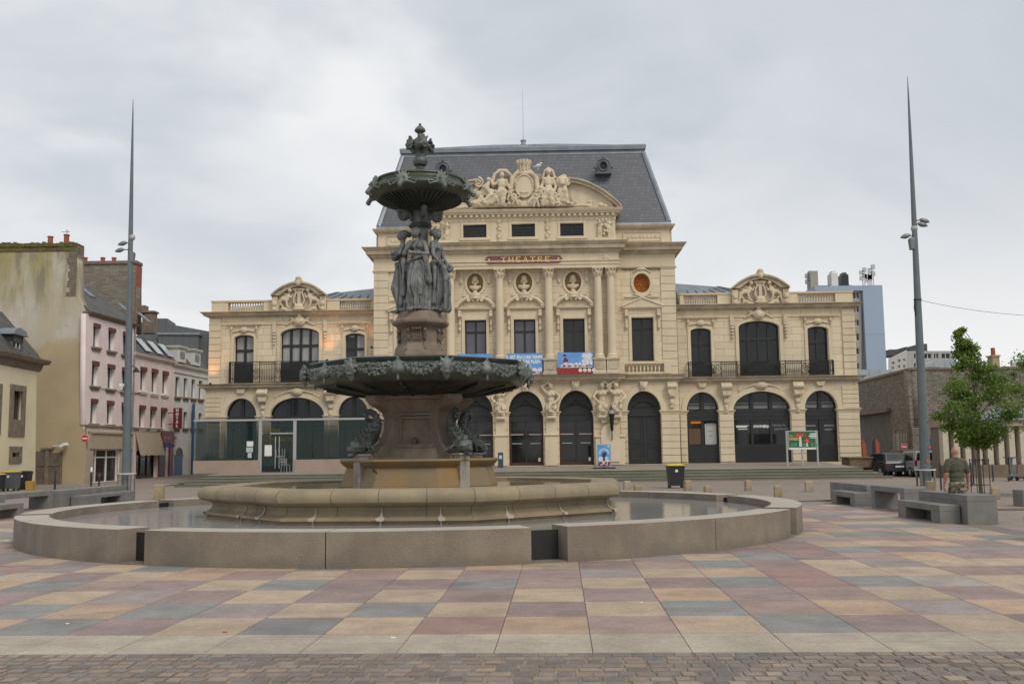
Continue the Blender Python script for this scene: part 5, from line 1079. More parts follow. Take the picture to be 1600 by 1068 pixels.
for s in (-1,1):   # round dormers
    cx = s*FX(942.5,262,-1.6)+(.0 if s>0 else .05); zc_ = FZ(261,942,-1.6); yy = 1.32
    plate('dormer_face', dzinc, rf_, [arch(cx,.8,zc_-.45,zc_,zc_+.44)], [oval(cx,zc_,.24,.28)], yy, yy+1.2)
    m = MB(); m.tube([(cx+.3*cos(q*PI/8),yy-.03,zc_+.34*sin(q*PI/8)) for q in range(17)],.06,6); m.box(cx-.55,cx+.55,yy-.08,yy+.6,zc_-.55,zc_-.45)
    m.tube([(cx-.56,yy,zc_-.15),(cx-.47,yy,zc_+.12),(cx-.36,yy,zc_+.36),(cx,yy-.05,zc_+.52),(cx+.36,yy,zc_+.36),(cx+.47,yy,zc_+.12),(cx+.56,yy,zc_-.15)],.06,6); m.ball((cx,yy-.05,zc_+.6),.08); m.ball((cx-.58,yy,zc_-.12),.1); m.ball((cx+.58,yy,zc_-.12),.1); m.build('dormer_moulding', dzinc, rf_, smooth=True)
    plate('dormer_glass', glassd, rf_, [oval(cx,zc_,.26,.3)], [], yy+.2, yy+.22)
# ------------------------------------------------------------------ wings
DW = -.9; YW = .9
def wing(s):
    PX_ = (lambda p: p) if s > 0 else (lambda p: 555-(p-1095)*.9454)
    def X(px, py=560, d=DW): return FX(PX_(px), py, d)
    def Zw(py, px=1187, d=DW): return FZ(py, px, d)
    L = lambda a, b: tuple(sorted((a, b)))
    def ctr(a, b, py): u, v = L(X(a,py), X(b,py)); return (u+v)/2, v-u
    xi, xo = X(1059,540), X(1336,520); x0, x1 = L(xi, xo)
    zs0, zs1 = Zw(597), Zw(588.7); zc0, zc1 = Zw(484), Zw(475.5)
    ga = [ctr(1073,1123.4,650), ctr(1146,1235.5,650), ctr(1257.4,1308.6,650)]
    gsp, gtp = Zw(639.5), Zw(611); ga = sorted(ga)
    xo_l = X(1343,660); u0, u1 = L(X(1062,650), xo_l)
    b = MB(); b.box(x0+.05,x1-.05,YW+.8,18,Z0-.3,zc1-.05); b.build('wing_body', lime_b, th)
    plate('wing_ground_wall', lime_b, th, [rect(u0,u1,Z0-.3,zs0)], [arch(c,w_,Z0,gsp,gtp,28) for c, w_ in ga], YW-.08, YW+.8)
    m = MB(); m.box(u0+.03,u1-.03,YW+.72,17.9,Z0-.3,zs0); m.build('wing_ground_side', lime_b, th)
    for i, (c, w_) in enumerate(ga):
        plate('archivolt', lime, th, [archring(c,w_,gsp,gtp,.34,28)], [], YW-.15, YW-.06)
        if i == 1: sculpt('arch_cartouche', [('e',(c,YW-.2,gtp+.38),(.42,.16,.30)),('e',(c,YW-.3,gtp+.38),(.28,.12,.2)),('c',(c-.4,YW-.15,gtp+.45),.12,(c-1.0,YW-.1,gtp+.28),.08),('c',(c+.4,YW-.15,gtp+.45),.12,(c+1.0,YW-.1,gtp+.28),.08),('c',(c-1.0,YW-.1,gtp+.28),.1,(c-1.5,YW-.1,gtp+.0),.06),('c',(c+1.0,YW-.1,gtp+.28),.1,(c+1.5,YW-.1,gtp+.0),.06)], lime_s, th, .045, 1)
        else: m = MB(); m.prism([(c-.2,gtp+.3),(c+.2,gtp+.3),(c+.32,zs0),(c-.32,zs0)],YW-.3,YW-.05); m.build('keystone', lime_s, th, bevel=.03)
    edges = [u0]+[v for c, w_ in ga for v in (c-w_/2, c+w_/2)]+[u1]
    for a, b_ in ((edges[0],edges[1]),(edges[2],edges[3]),(edges[4],edges[5]),(edges[6],edges[7])):
        rustic(a+.02,b_-.02,YW-.08,Z0+.1,gsp-.3,7,y1=YW+.3); impost(a+.01,b_-.01,gsp,YW-.08)
        if a > edges[0] and b_ < edges[-1]:
            cx = (a+b_)/2; m = MB(); m.prism([(cx-.34,zs0-.02),(cx+.34,zs0-.02),(cx+.34,zs0-.5),(cx+.22,zs0-.85),(cx-.22,zs0-.85),(cx-.34,zs0-.5)],YW-.5,YW-.06); m.tube([(cx-.36,YW-.46,zs0-.3),(cx+.36,YW-.46,zs0-.3)],.2,8); m.tube([(cx-.26,YW-.36,zs0-.82),(cx+.26,YW-.36,zs0-.82)],.13,8)
            m.prism([(cx-.18,zs0-.95),(cx+.18,zs0-.95),(cx+.12,zs0-2.0),(cx-.12,zs0-2.0)],YW-.22,YW-.06); m.ball((cx,YW-.22,zs0-1.25),(.2,.12,.2)); m.ball((cx,YW-.2,zs0-1.7),(.13,.1,.25)); m.build('console', lime_s, th, bevel=.02)
    # outer end coursing above the impost
    e0, e1 = (edges[6]+.35, u1) if s > 0 else (u0, edges[1]-.35)
    rustic(e0 if s>0 else e0, e1, YW-.08, gsp+.02, zs0-.3, 5, 'coursed_corner', y1=YW+.3)
    cornice(u0,u1,YW-.08,YW+.8,zs0-.02,zs1,.5,'string_course',lime_d)
    # shop windows in the arches
    for i, (c, w_) in enumerate(ga):
        e = empty('shop_window', (0,0,0)); e.parent = th; n = 3 if i == 1 else 2; y = YW+.35; zt = gsp-.75
        plate('pane', glassd, e, [arch(c,w_-.01,Z0+.02,gsp,gtp-.005,28)], [], y, y+.03)
        m = MB(); m.box(c-w_/2+.01,c+w_/2-.01,y-.12,y,zt+.05,gsp-.02); m.box(c-w_/2+.01,c+w_/2-.01,y-.14,y,zt+.3,zt+.42); m.box(c-w_/2+.01,c+w_/2-.01,y-.1,y,Z0+.02,Z0+1.2)
        for k in range(n+1):
            x = c-w_/2+w_*k/n; m.box(max(x-.09,c-w_/2+.01),min(x+.09,c+w_/2-.01),y-.09,y,Z0+1.2,zt+.05)
            if 0 < k < n: m.box(x-.11,x+.11,y-.11,y,gsp-.02,gsp+(gtp-gsp)*math.sqrt(max(0,1-((x-c)/(w_/2))**2))-.01)
        m.build('frame', framed, e, bevel=.008)
        plate('arch_frame', framed, e, [archring(c,w_-.12,gsp,gtp-.06,.055,28)], [], y-.1, y)
        if s > 0:
            m = MB()
            for k in range(n):
                xa, xb = c-w_/2+w_*k/n+.16, c-w_/2+w_*(k+1)/n-.16
                for zz_ in (gsp+.1, gsp+.26, gsp+.42): m.box(xa,xb,y-.012,y-.004,zz_,zz_+(.13 if zz_<gsp+.2 else .05))
            m.build('blind_strips', mat('strip%d'%i,(.20,.20,.20),.5), e)
        if s > 0 and i == 0:
            m = MB(); xa = c+.16; m.box(xa,c+w_/2-.15,y-.02,y-.005,Z0+1.25,zt-.15); nb = m.build('notice_board', mat('grey_notice',(.42,.42,.41),.6), e)
            m = MB(); cx = (xa+c+w_/2-.15)/2
            for q, (wd, zz_) in enumerate(((.16,3.3),(.5,2.95),(.62,2.8),(.35,2.4),(.28,2.1),(.6,1.5))): m.box(cx-wd/2,cx+wd/2,y-.026,y-.021,Z0+zz_-.3,Z0+zz_-.3+(.16 if q==0 else .035))
            m.build('printed_lines', mat('print_grey',(.12,.12,.12),.7), nb)
            m = MB(); xa = c-w_/2+.3; m.box(xa,xa+.86,y-.05,y-.01,Z0+2.65,Z0+3.45); sg = m.build('orange_sign', mat('orange_sign',(.75,.27,.01),.45), e)
            m = MB(); m.box(xa+.22,xa+.72,y-.056,y-.051,Z0+3.02,Z0+3.09); m.box(xa+.3,xa+.62,y-.056,y-.051,Z0+2.86,Z0+2.89); m.build('sign_bar', framed, sg)
            m = MB(); m.ball((xa+.92,y-.04,Z0+3.35),(.07,.02,.07)); m.build('sign_dot', white, sg)
            m = MB(); m.box(c-w_/2+.15,c-.1,y-.02,y-.006,Z0+1.25,Z0+2.3); m.build('brown_poster', mat('brown_poster',(.10,.065,.03),.5), e)
        if s > 0 and i == 1:
            zt2 = zt-.42
            m = MB(); xx = c-w_/3; m.box(xx-.4,xx+.3,y-.014,y-.005,zt2-.0,zt2+.08); m.box(xx-.42,xx+.42,y-.014,y-.005,zt2+.09,zt2+.14); m.box(xx-.3,xx+.35,y-.014,y-.005,zt2-.13,zt2-.08); m.build('window_lettering', white, e)
            t = text('window_lettering', 'ARTOTHÈQUE', .21, (c,y-.012,zt2+.05), white, e, bold=.012, ext=.004)
            tg = mat('grey_lettering',(.30,.31,.31),.6)
            text('window_lettering', 'Service du', .22, (c+w_/3-.1,y-.012,zt2+.13), tg, e, ext=.004); text('window_lettering', 'patrimoine', .22, (c+w_/3+.08,y-.012,zt2-.12), tg, e, ext=.004)
        if s > 0 and i == 2:
            m = MB(); tz_ = zt-.4; m.box(c-1.0,c-.3,y-.014,y-.005,tz_,tz_+.08); m.box(c+.25,c+.95,y-.014,y-.005,tz_,tz_+.08); m.box(c+.3,c+.8,y-.014,y-.005,tz_-.26,tz_-.18); m.build('window_lettering', mat('grey_lettering2',(.22,.23,.23),.6), e)
    # first floor
    fa = [ctr(1079.4,1111.5,540), ctr(1154.6,1218.6,540), ctr(1262.4,1295,540)]
    wz = Zw(587); tops = [(Zw(516),Zw(511)),(Zw(511.5),Zw(501)),(Zw(516),Zw(511))]
    plate('wing_upper_wall', lime_b, th, [rect(x0,x1,zs1-.05,zc0)], [arch(c,w_,wz,tops[i][0],tops[i][1]) for i,(c,w_) in enumerate(fa)], YW, YW+.8)
    m = MB(); m.box(x0+.04,x1-.04,YW+.7,17.9,zs1-.05,zc0); m.build('wing_upper_side', lime_b, th)
    for i, (c, w_) in enumerate(fa):
        e = empty('window', (0,0,0)); e.parent = th; y = YW+.4; zs_, zt = tops[i]; n = 4 if i == 1 else 2
        pm = curtain if (s < 0) else glassd
        plate('pane', pm, e, [arch(c,w_-.02,wz+.02,zs_,zt-.01)], [], y, y+.03)
        if s < 0 and i == 0: m = MB(); m.box(c-w_/2+.1,c,y-.01,y-.002,wz,zs_); m.build('open_pane', glassd, e)
        m = MB(); zm = wz+(zt-wz)*.655; m.box(c-w_/2+.01,c+w_/2-.01,y-.09,y,zm,zm+.17)
        for k in range(n+1): x = c-w_/2+w_*k/n; m.box(max(x-.085,c-w_/2+.01),min(x+.085,c+w_/2-.01),y-.08,y,wz,zs_ if k in (0,n) else zt-.03-(zt-zs_)*abs((x-c)/(w_/2))**2)
        m.box(c-w_/2+.01,c+w_/2-.01,y-.09,y,wz,wz+.12); m.build('frame', framed, e, bevel=.008)
        plate('arch_frame', framed, e, [archring(c,w_-.16,zs_,zt-.08,.075)], [], y-.09, y)
        if i == 1: plate('window_moulding', lime, th, [archring(c,w_,zs_,zt,.22,20,wz)], [], YW-.08, YW+.01)
        else: plate('window_moulding', lime, th, [archring(c,w_,zs_,zt,.2,20,wz+.3)], [], YW-.06, YW+.01)
    zs2 = Zw(496.5)
    for i in (0,2):
        c, w_ = fa[i]; m = MB(); m.frusta(c-.95,c+.95,YW,YW+.05,[(zs2-.05,.02),(zs2,.14),(zs2+.08,.2),(zs2+.11,.2)]); m.build('window_hood', lime, th)
        sculpt('hood_ornament', [('e',(c,YW-.12,zs2-.3),(.28,.14,.22)),('c',(c-.2,YW-.08,zs2-.3),.08,(c-.75,YW-.04,zs2-.42),.05),('c',(c+.2,YW-.08,zs2-.3),.08,(c+.75,YW-.04,zs2-.42),.05),('e',(c-.85,YW-.1,zs2-.2),(.1,.12,.16)),('e',(c+.85,YW-.1,zs2-.2),(.1,.12,.16)),('c',(c-.88,YW-.05,zs2-.3),.07,(c-.88,YW-.03,zs2-.9),.04),('c',(c+.88,YW-.05,zs2-.3),.07,(c+.88,YW-.03,zs2-.9),.04)], lime_s, th, .04, 1)
    c, w_ = fa[1]; zt = tops[1][1]
    sculpt('window_cartouche', [('e',(c,YW-.16,zt+.42),(.42,.16,.36)),('e',(c,YW-.26,zt+.42),(.28,.12,.24)),('e',(c,YW-.2,zt+.85),(.16,.14,.14)),('c',(c-.4,YW-.1,zt+.5),.09,(c-.95,YW-.06,zt+.18),.06),('c',(c+.4,YW-.1,zt+.5),.09,(c+.95,YW-.06,zt+.18),.06),('e',(c-.55,YW-.1,zt+.62),(.16,.1,.1)),('e',(c+.55,YW-.1,zt+.62),(.16,.1,.1))], lime_s, th, .04, 1)
    for q in (-1,1):
        xk = c+q*(w_/2+.42); m = MB(); m.box(xk-.14,xk+.14,YW-.14,YW,zt-.3,zc0-.3); 
        for r_ in range(4): m.ball((xk,YW-.12,zt-.45-.22*r_),(.15-.02*r_,.12,.10))
        m.build('drop_ornament', lime_s, th, bevel=.02)
    m = MB(); m.frusta(x0,x1,YW-.02,YW+.05,[(zs2+.0,.0),(zs2+.06,.05),(zs2+.1,.05)]); m.build('wall_band', lime, th)
    # outer quoin strip
    q0, q1 = L(X(1317,540), xo); rustic(q0,q1,YW,zs1,zc0-.02,10,'quoins',pr=.09)
    cornice(x0,x1,YW,17.9,zc0,zc1,.55,'wing_cornice',lime_d)
    # parapet with balustrades and curved pediment
    zb0 = zc1; zb1 = Zw(455.5); yb = YW+.25
    segs = [(1063,1069,0),(1069,1122,1),(1122,1143,0),(1143,1232,2),(1232,1248,0),(1248,1307,1),(1307,1334,0)]
    for a, b_, kind in segs:
        u, v = L(X(a,465), X(b_,465)); m = MB()
        if kind == 0: m.box(u,v,yb,yb+.5,zb0-.02,zb1-.14); m.frusta(u,v,yb,yb+.5,[(zb1-.14,.0),(zb1-.1,.05),(zb1,.06)],back=True); m.build('parapet_block', lime, th, bevel=.01)
        if kind == 1:
            m.box(u,v,yb+.05,yb+.45,zb0-.02,zb0+.16); m.frusta(u,v,yb,yb+.5,[(zb1-.14,.0),(zb1-.1,.05),(zb1-.001,.055)],back=True); m.build('balustrade_rail', lime, th); n = 14; bh = zb1-.14-zb0-.16; m = MB()
            for k in range(n): m.lathe([(.06,0),(.07,.06*bh),(.04,.12*bh),(.085,.38*bh),(.055,.62*bh),(.035,.82*bh),(.065,.92*bh),(.06,bh)],8,(u+(v-u)*(k+.5)/n,yb+.25,zb0+.16))
            m.build('balusters', lime_s, th, smooth=True)
    u, v = L(X(1143,450), X(1233,450)); c = (u+v)/2; hw = (v-u)/2; zt = Zw(429.5); ze = Zw(449); ya = YW+.0
    m = MB(); m.box(u+.06,v-.06,ya+.15,ya+.6,zb0-.03,ze-.1); m.build('pediment_base', lime_d, th)
    o_ = []; i_ = []
    for k in range(21):
        t_ = -1+2*k/20; x = c+t_*hw; z = ze+(zt-ze)*(1-abs(t_)**2.1); o_.append((x,z)); i_.append((c+t_*(hw-.3),max(ze-.05,z-.30) if abs(t_)<.99 else ze-.05))
    m = MB()
    for k in range(20):
        m.prism([i_[k],o_[k],o_[k+1],i_[k+1]],ya-.15,ya+.6); a_,b_ = o_[k],o_[k+1]; m.prism([(a_[0],a_[1]-.09),(a_[0],a_[1]+.03),(b_[0],b_[1]+.03),(b_[0],b_[1]-.09)],ya-.3,ya+.65)
    m.build('curved_pediment', lime_d, th)
    m = MB(); m.prism([(u+.3,ze-.12)]+[(p[0],p[1]-.01) for p in i_[1:-1]]+[(v-.3,ze-.12)], ya+.2, ya+.5); m.build('tympanum', lime, th)
    for q in (-1,1):
        m = MB(); xk = c+q*(hw-.22); m.box(xk-.2,xk+.2,ya-.05,ya+.3,zb0,ze-.1); m.ball((xk,ya-.08,zb0+.55),(.18,.12,.2)); m.ball((xk,ya-.08,zb0+.2),(.15,.1,.16)); m.build('pediment_pier', lime_s, th, bevel=.02)
    # finial shell, lyre and winged creatures
    sculpt('pediment_finial', [('e',(c,ya-.1,zt+.12),(.26,.22,.24)),('e',(c,ya-.2,zt+.28),(.2,.16,.14)),('c',(c-.3,ya-.1,zt+.0),.1,(c-.5,ya-.1,zt-.08),.06),('c',(c+.3,ya-.1,zt+.0),.1,(c+.5,ya-.1,zt-.08),.06),('e',(c,ya-.25,zt-.1),(.18,.14,.2))], lime_s, th, .04, 1)
    zb = zb0; H = zt-.3-zb; el = []
    for q in (-1,1):
        pts = [(.05,.28),(.22,.30),(.33,.42),(.28,.60),(.18,.76),(.24,.88),(.34,.90)]
        pts = [(c+q*a_*1.15, ya+.02, zb+b__*H) for a_, b__ in pts]
        for k in range(len(pts)-1): el.append(('c',pts[k],.07,pts[k+1],.06))
    for k in (-1,0,1): el.append(('c',(c+k*.09,ya+.05,zb+.35*H),.03,(c+k*.09,ya+.05,zb+.88*H),.03))
    el += [('c',(c-.38,ya,zb+.9*H),.08,(c+.38,ya,zb+.9*H),.08),('e',(c,ya,zb+.2*H),(.34,.2,.14)),('e',(c,ya,zb+.1*H),(.45,.22,.12))]
    sculpt('lyre', el, lime_s, th, .035, 1)
    for q in (-1,1):
        P = lambda x, z, dy=0: (c+q*x, ya+.05+dy, zb+z*H)
        el = [('e',P(.62,.86,-.08),(.15,.15,.16)),('c',P(.66,.76),.08,P(.72,.66),.1),('e',P(.74,.62),(.19,.14,.2)),('c',P(.74,.66,-.05),.07,P(.50,.56,-.1),.05),('c',P(.50,.56,-.1),.05,P(.38,.72,-.1),.04),
              ('c',P(.80,.52),.17,P(1.15,.50),.16),('c',P(1.15,.50),.15,P(1.36,.40),.12),('c',P(1.36,.42),.11,P(1.42,.20),.08),('c',P(1.42,.20),.08,P(1.50,.03),.07),('c',P(.84,.46,-.08),.10,P(.80,.26,-.1),.07),('c',P(.80,.26,-.1),.07,P(.62,.14,-.1),.06),
              ('c',P(1.3,.36),.08,P(1.12,.22),.06),('c',P(1.12,.2),.06,P(1.2,.03),.06),('c',P(.85,.70,.08),.09,P(1.25,.78,.08),.07),('c',P(1.25,.78,.08),.06,P(1.45,.70,.08),.03),('c',P(.9,.62,.08),.08,P(1.4,.64,.08),.04),('e',P(.95,.12),(.3,.12,.12)),('e',P(.7,.05),(.3,.12,.1))]
        sculpt('winged_creature', el, lime_s, th, .04, 1, folds=lambda c_: .015*noise.noise(c_*8))
    # iron balcony
    u, v = L(X(1076.5,575,DW+.45), X(1303,575,DW+.45)); z0_, z1_ = zs1+.03, FZ(563.5,PX_(1187),DW+.45); yb_ = YW-.46; m = MB()
    m.box(u,v,yb_-.03,yb_+.03,z1_-.05,z1_); m.box(u,v,yb_-.02,yb_+.02,z1_-.22,z1_-.18); m.box(u,v,yb_-.025,yb_+.025,z0_+.04,z0_+.08)
    for x in (u,v): m.box(x-.02,x+.02,yb_,YW,z1_-.05,z1_); m.box(x-.02,x+.02,yb_,YW,z0_+.04,z0_+.08); [m.box(x-.012,x+.012,yb_+q*.1,yb_+q*.1+.02,z0_+.08,z1_-.05) for q in range(4)]
    L_ = v-u; n = 9
    for k in range(n):
        xa = u+L_*k/n; xb = u+L_*(k+1)/n; m.box(xa-.025,xa+.025,yb_-.03,yb_+.03,z0_,z1_)
        if k in (0,2,4,6,8):
            nn = 9
            for r_ in range(1,nn): x = xa+(xb-xa)*r_/nn; m.box(x-.012,x+.012,yb_-.012,yb_+.012,z0_+.08,z1_-.18)
            for r_ in range(nn): x = xa+(xb-xa)*(r_+.5)/nn; m.tube([(x+.07*cos(t_*PI/3),yb_,z1_-.12+.06*sin(t_*PI/3)) for t_ in range(7)],.010,4); m.tube([(x+.09*cos(t_*PI/3),yb_,z0_+.3+.09*sin(t_*PI/3)) for t_ in range(7)],.010,4)
        else:
            xm = (xa+xb)/2; zm = (z0_+z1_)/2-.05
            for q in (-1,1):
                m.tube([(xm+q*(.08+.045*t_)*cos(t_*.7)+q*.25, yb_, zm+(.06+.04*t_)*sin(t_*.7)) for t_ in range(9)],.018,4); m.tube([(xm+q*(.6-.04*t_)*cos(.4*t_-.8), yb_, zm+.32*sin(.8*t_-1.5)) for t_ in range(9)],.016,4)
            m.tube([(xm+.16*cos(t_*PI/4),yb_,zm+.3*sin(t_*PI/4)) for t_ in range(9)],.02,4)
            for r_ in range(1,7): x = xa+(xb-xa)*r_/7; m.box(x-.008,x+.008,yb_-.008,yb_+.008,z0_+.08,z1_-.18)
    m.build('balcony', iron, th)
    for i, (c, w_) in enumerate(fa):   # dense lower door guards seen behind the rail
        m = MB(); m.box(c-w_/2,c+w_/2,YW+.12,YW+.16,wz,z1_-.02)
        m.build('door_guard', framed, th)
    # zinc roof behind the parapet
    rr_ = empty('wing_roof', (0,0,0)); rr_.parent = th; zr = zb1-.2
    m = MB(); a_, b_ = L(X(1066,455), X(1330,455)); xi_ = xe+.0 if s>0 else -xe; zpk = FZ(440,1062,-4) if s>0 else FZ(447,585,-4)
    xin, xout = (min(a_,b_), max(a_,b_)) if s>0 else (max(a_,b_), min(a_,b_))
    zlow = zb1-.55
    m.add([(xin,YW+1.2,zlow),(xout-s*.6,YW+1.2,zlow),(xout-s*.6,17,zlow),(xin,17,zlow),(xin,YW+3.8,zpk),(xin+s*3.4,YW+5,zpk-.1),(xin+s*3.4,12,zpk-.1),(xin,12,zpk)],[(0,1,5,4),(1,2,6,5),(2,3,7,6),(4,5,6,7),(3,0,4,7)])
    m.build('zinc_sheet', zinc, rr_); m = MB()
    for k in range(9): x = xin+s*(.2+.95*k); f = min(1, max(0,(x-xin)*s/3.4)); m.tube([(x,YW+1.18,zlow+.05),(xin+s*min(3.4,(x-xin)*s*.55),YW+4+f,zpk+.03-.1*f)],.035,4)
    m.build('zinc_seams', zinc, rr_)
wing(1); wing(-1)
# ------------------------------------------------------------------ spots with lamp bodies, added to make warm reflected-light patches on the left wing
def loc2w(x, y, z): return MR@Vector((x,y,z))
for (px, py, en) in ((334,556,100),(514,520,100),(583,500,40)):
    p = fl(px,py,-DW*-1.0)   # on the wing face
    p = fl(px,py,DW); ld = bpy.data.lights.new('added_glow_spot','SPOT'); ld.energy = en; ld.color = (1,.42,.14); ld.spot_size = R(78); ld.spot_blend = 1; ld.shadow_soft_size = .08
    lo = bpy.data.objects.new('added_glow_spot', ld); COL.objects.link(lo); zl_ = p.z-1.8
    lo.location = (p.x, YW-.8, zl_); lo.rotation_euler = (Vector((0,-.35,-1)).normalized()).to_track_quat('Z','Y').to_euler()
    m = MB(); m.lathe([(.04,0),(.08,.02),(.08,.14),(.06,.15)],10,(p.x,YW-.6,zl_-.2)); lb = m.build('added_spot_body', framed, th, smooth=True); lo.parent = lb
# ------------------------------------------------------------------ banners
sky_b = mat('banner_sky', (.10,.28,.62), .6, vs=1.2, col2=(.16,.36,.70))
cloudp = mat('banner_cloud', (.72,.72,.74), .6, vs=4, col2=(.5,.55,.65)); redp = mat('banner_red', (.42,.03,.03), .6, vs=9, col2=(.16,.02,.02)); blackp = mat('banner_dark', (.03,.03,.04), .6)
def blobs(m, x0, x1, z0, z1, y, n, seed, rmin, rmax):
    r_ = random.Random(seed)
    for i in range(n):
        cx, cz = x0+(x1-x0)*r_.random(), z0+(z1-z0)*r_.random(); rr_ = rmin+(rmax-rmin)*r_.random(); k = 9
        cx = min(max(cx,x0+rr_),x1-rr_); cz = min(max(cz,z0+rr_*.8),z1-rr_*.8)
        yy = y-.0006*i; m.add([(cx+rr_*cos(2*PI*q/k),yy,cz+rr_*.8*sin(2*PI*q/k)) for q in range(k)],[tuple(range(k))])
for i, (pa, pb, ya_, yb_) in enumerate(((714.5,767.5,552.5,584),(792,847,551.5,584.5),(871.3,926.5,550.3,583.5))):
    d = 1.25; x0, x1 = FX(pa,566,d), FX(pb,566,d); z1_, z0_ = FZ(ya_,(pa+pb)/2,d), FZ(yb_,(pa+pb)/2,d); W_ = x1-x0; H_ = z1_-z0_
    lab = ['blue banner mostly hidden behind the fountain bowl, leftmost of three on the theatre balcony','blue banner reading IL EST ENCORE TEMPS, middle of three on the theatre balcony','banner printed with clouds, red field and white icons, right of three on the theatre balcony'][i]
    b = empty('banner', MR@Vector(((x0+x1)/2,-d,z0_)), PSI, lab, 'banner', 'banners hanging under the first floor windows')
    m = MB(); m.box(-W_/2,W_/2,0,.04,0,H_); m.build('cloth', sky_b, b)
    if i == 1:
        for t_, zz_, s_ in (('IL EST ENCORE TEMPS',.80,.30),('DE PRENDRE PLEIN',.58,.30),('LA VUE',.36,.30)): text('lettering', t_, s_, (0,-.004,H_*zz_), white, b, bold=.012, sx=.80, ext=.003)
        m = MB(); blobs(m,W_*.15,W_/2,0,H_*.3,-.004,12,2,.1,.2); m.build('printed_cloud', cloudp, b); m = MB(); blobs(m,W_*.22,W_/2,0,H_*.14,-.014,6,3,.05,.09); m.build('printed_red', redp, b)
    if i == 2:
        m = MB(); blobs(m,-W_*.3,W_*.35,H_*.3,H_*.5,-.002,14,5,.12,.22); blobs(m,-W_*.42,-W_*.2,H_*.3,H_*.7,-.002,8,9,.08,.15); blobs(m,W_*.18,W_/2-.02,H_*.45,H_*.98,-.002,14,6,.14,.26); m.build('printed_cloud', cloudp, b)
        m = MB(); m.box(-W_/2,W_/2,-.014,-.001,0,H_*.3); blobs(m,-W_*.36,W_/2,H_*.2,H_*.42,-.015,16,7,.08,.13); m.build('printed_red', redp, b)
        m = MB(); blobs(m,-W_*.34,-W_*.2,H_*.55,H_*.92,-.03,8,8,.06,.12); m.build('printed_figure', mat('banner_maroon',(.12,.03,.04),.6), b)
        m = MB()
        for q in range(4): cx = W_*.14+q*.29; m.add([(cx+.12*cos(2*PI*k/12),-.03,.22+.12*sin(2*PI*k/12)) for k in range(12)],[tuple(range(12))])
        m.box(-W_*.44,W_*.46,-.028,-.026,.40,.44)
        for q in range(5): m.box(q*.24-.0,q*.24+.14,-.028,-.026,.56,.72)
        m.build('printed_icons', white, b)
        for q, chh in enumerate('ftin'): text('icon_mark', chh, .17, (W_*.14+q*.29,-.034,.22), redp, b, ext=.001)
# ------------------------------------------------------------------ plane helper for other facades
class Pl:
    """vertical facade plane through at(px,py0,Z) with local x along direction angle rz"""
    def __init__(s, px, Z, rz, py=740):
        p = at(px, py, Z); s.o = Vector((p.x, p.y, 0)); s.rz = rz; s.M = Matrix.Translation(s.o)@Matrix.Rotation(rz,4,'Z'); s.I = s.M.inverted()
    def __call__(s, px, py, d=0.0):
        c = s.I@CAM; q = s.I.to_3x3()@ray(px,py); t = (-d-c.y)/q.y; r = c+q*t; return (r.x, r.z)
    def root(s, name, label, cat, group=None): return empty(name, s.o, s.rz, label, cat, group)
def wall_win(root, P, wallm, corners, wins, thick=.35, shops=(), pane=None, frame=None, lint=None, sill=None, zbase=-.1, back=8, fr=True, win_name='window'):
    """corners: px polygon of the facade; wins: px boxes (x0,x1,y0,y1)"""
    hs = []; 
    for (a,b,c,d) in wins:
        x0, z1 = P(a,c); x1, z0 = P(b,d); hs.append((x0,x1,z0,z1))
    outer = [P(*c) for c in corners]; outer = [(x, zbase if z < .35 else z) for x, z in outer]
    sh_ = []
    for (a,b,c,d) in shops:
        x0, z1 = P(a,c); x1, z0 = P(b,d); sh_.append(rect(x0,x1,z0,z1))
    o = plate('wall', wallm, root, [outer], [rect(a,b,c,d) for a,b,c,d in hs]+sh_, 0, thick)
    for (x0,x1,z0,z1) in hs:
        e = empty(win_name,(0,0,0)); e.parent = root; y = thick-.1
        m = MB(); m.box(x0-.02,x1+.02,y,y+.03,z0-.02,z1+.02); m.build('pane', pane or glassd, e)
        if fr:
            m = MB(); t = .07; xm = (x0+x1)/2; m.box(x0,x0+t,y-.05,y,z0,z1); m.box(x1-t,x1,y-.05,y,z0,z1); m.box(x0+t,x1-t,y-.05,y,z1-t,z1); m.box(x0+t,x1-t,y-.05,y,z0,z0+t); m.box(xm-t*.6,xm+t*.6,y-.05,y,z0+t,z1-t); m.build('frame', frame or white, e)
        if lint: m = MB(); h = (z1-z0)*.13; m.box(x0-.02,x1+.02,-.12,.1,z1-h,z1+.08); m.box(x0+.1,x1-.1,-.18,-.04,z1-h*1.15,z1+.03); m.build('lintel', lint, e, bevel=.02)
        if sill: m = MB(); m.box(x0-.22,x1+.22,-.16,.12,z0-.14,z0); m.box(x0-.1,x1+.1,-.1,.02,z0-.26,z0-.14); m.build('sill', sill, e, bevel=.01)
    return o
SR = math.atan2(1, .066)
PS = Pl(131, 64, SR)
pinkm = mat('pink_render', (.76,.65,.63), .9, vs=.6, var=.12, bump=.05, bs=30, streak=.2, stcol=(.3,.24,.22))
pink2 = mat('pink_render_pale', (.75,.63,.60), .9, vs=.6, var=.12, bump=.05, bs=30, streak=.25, stcol=(.3,.23,.2))
greyw = mat('white_render', (.64,.63,.61), .9, vs=.6, var=.12, bump=.05, bs=30, streak=.25, stcol=(.28,.27,.25))
gable = mat('stained_render', (.46,.37,.22), .92, vs=.35, col2=(.33,.27,.17), bump=.2, bs=6, streak=.3, stcol=(.25,.21,.12))
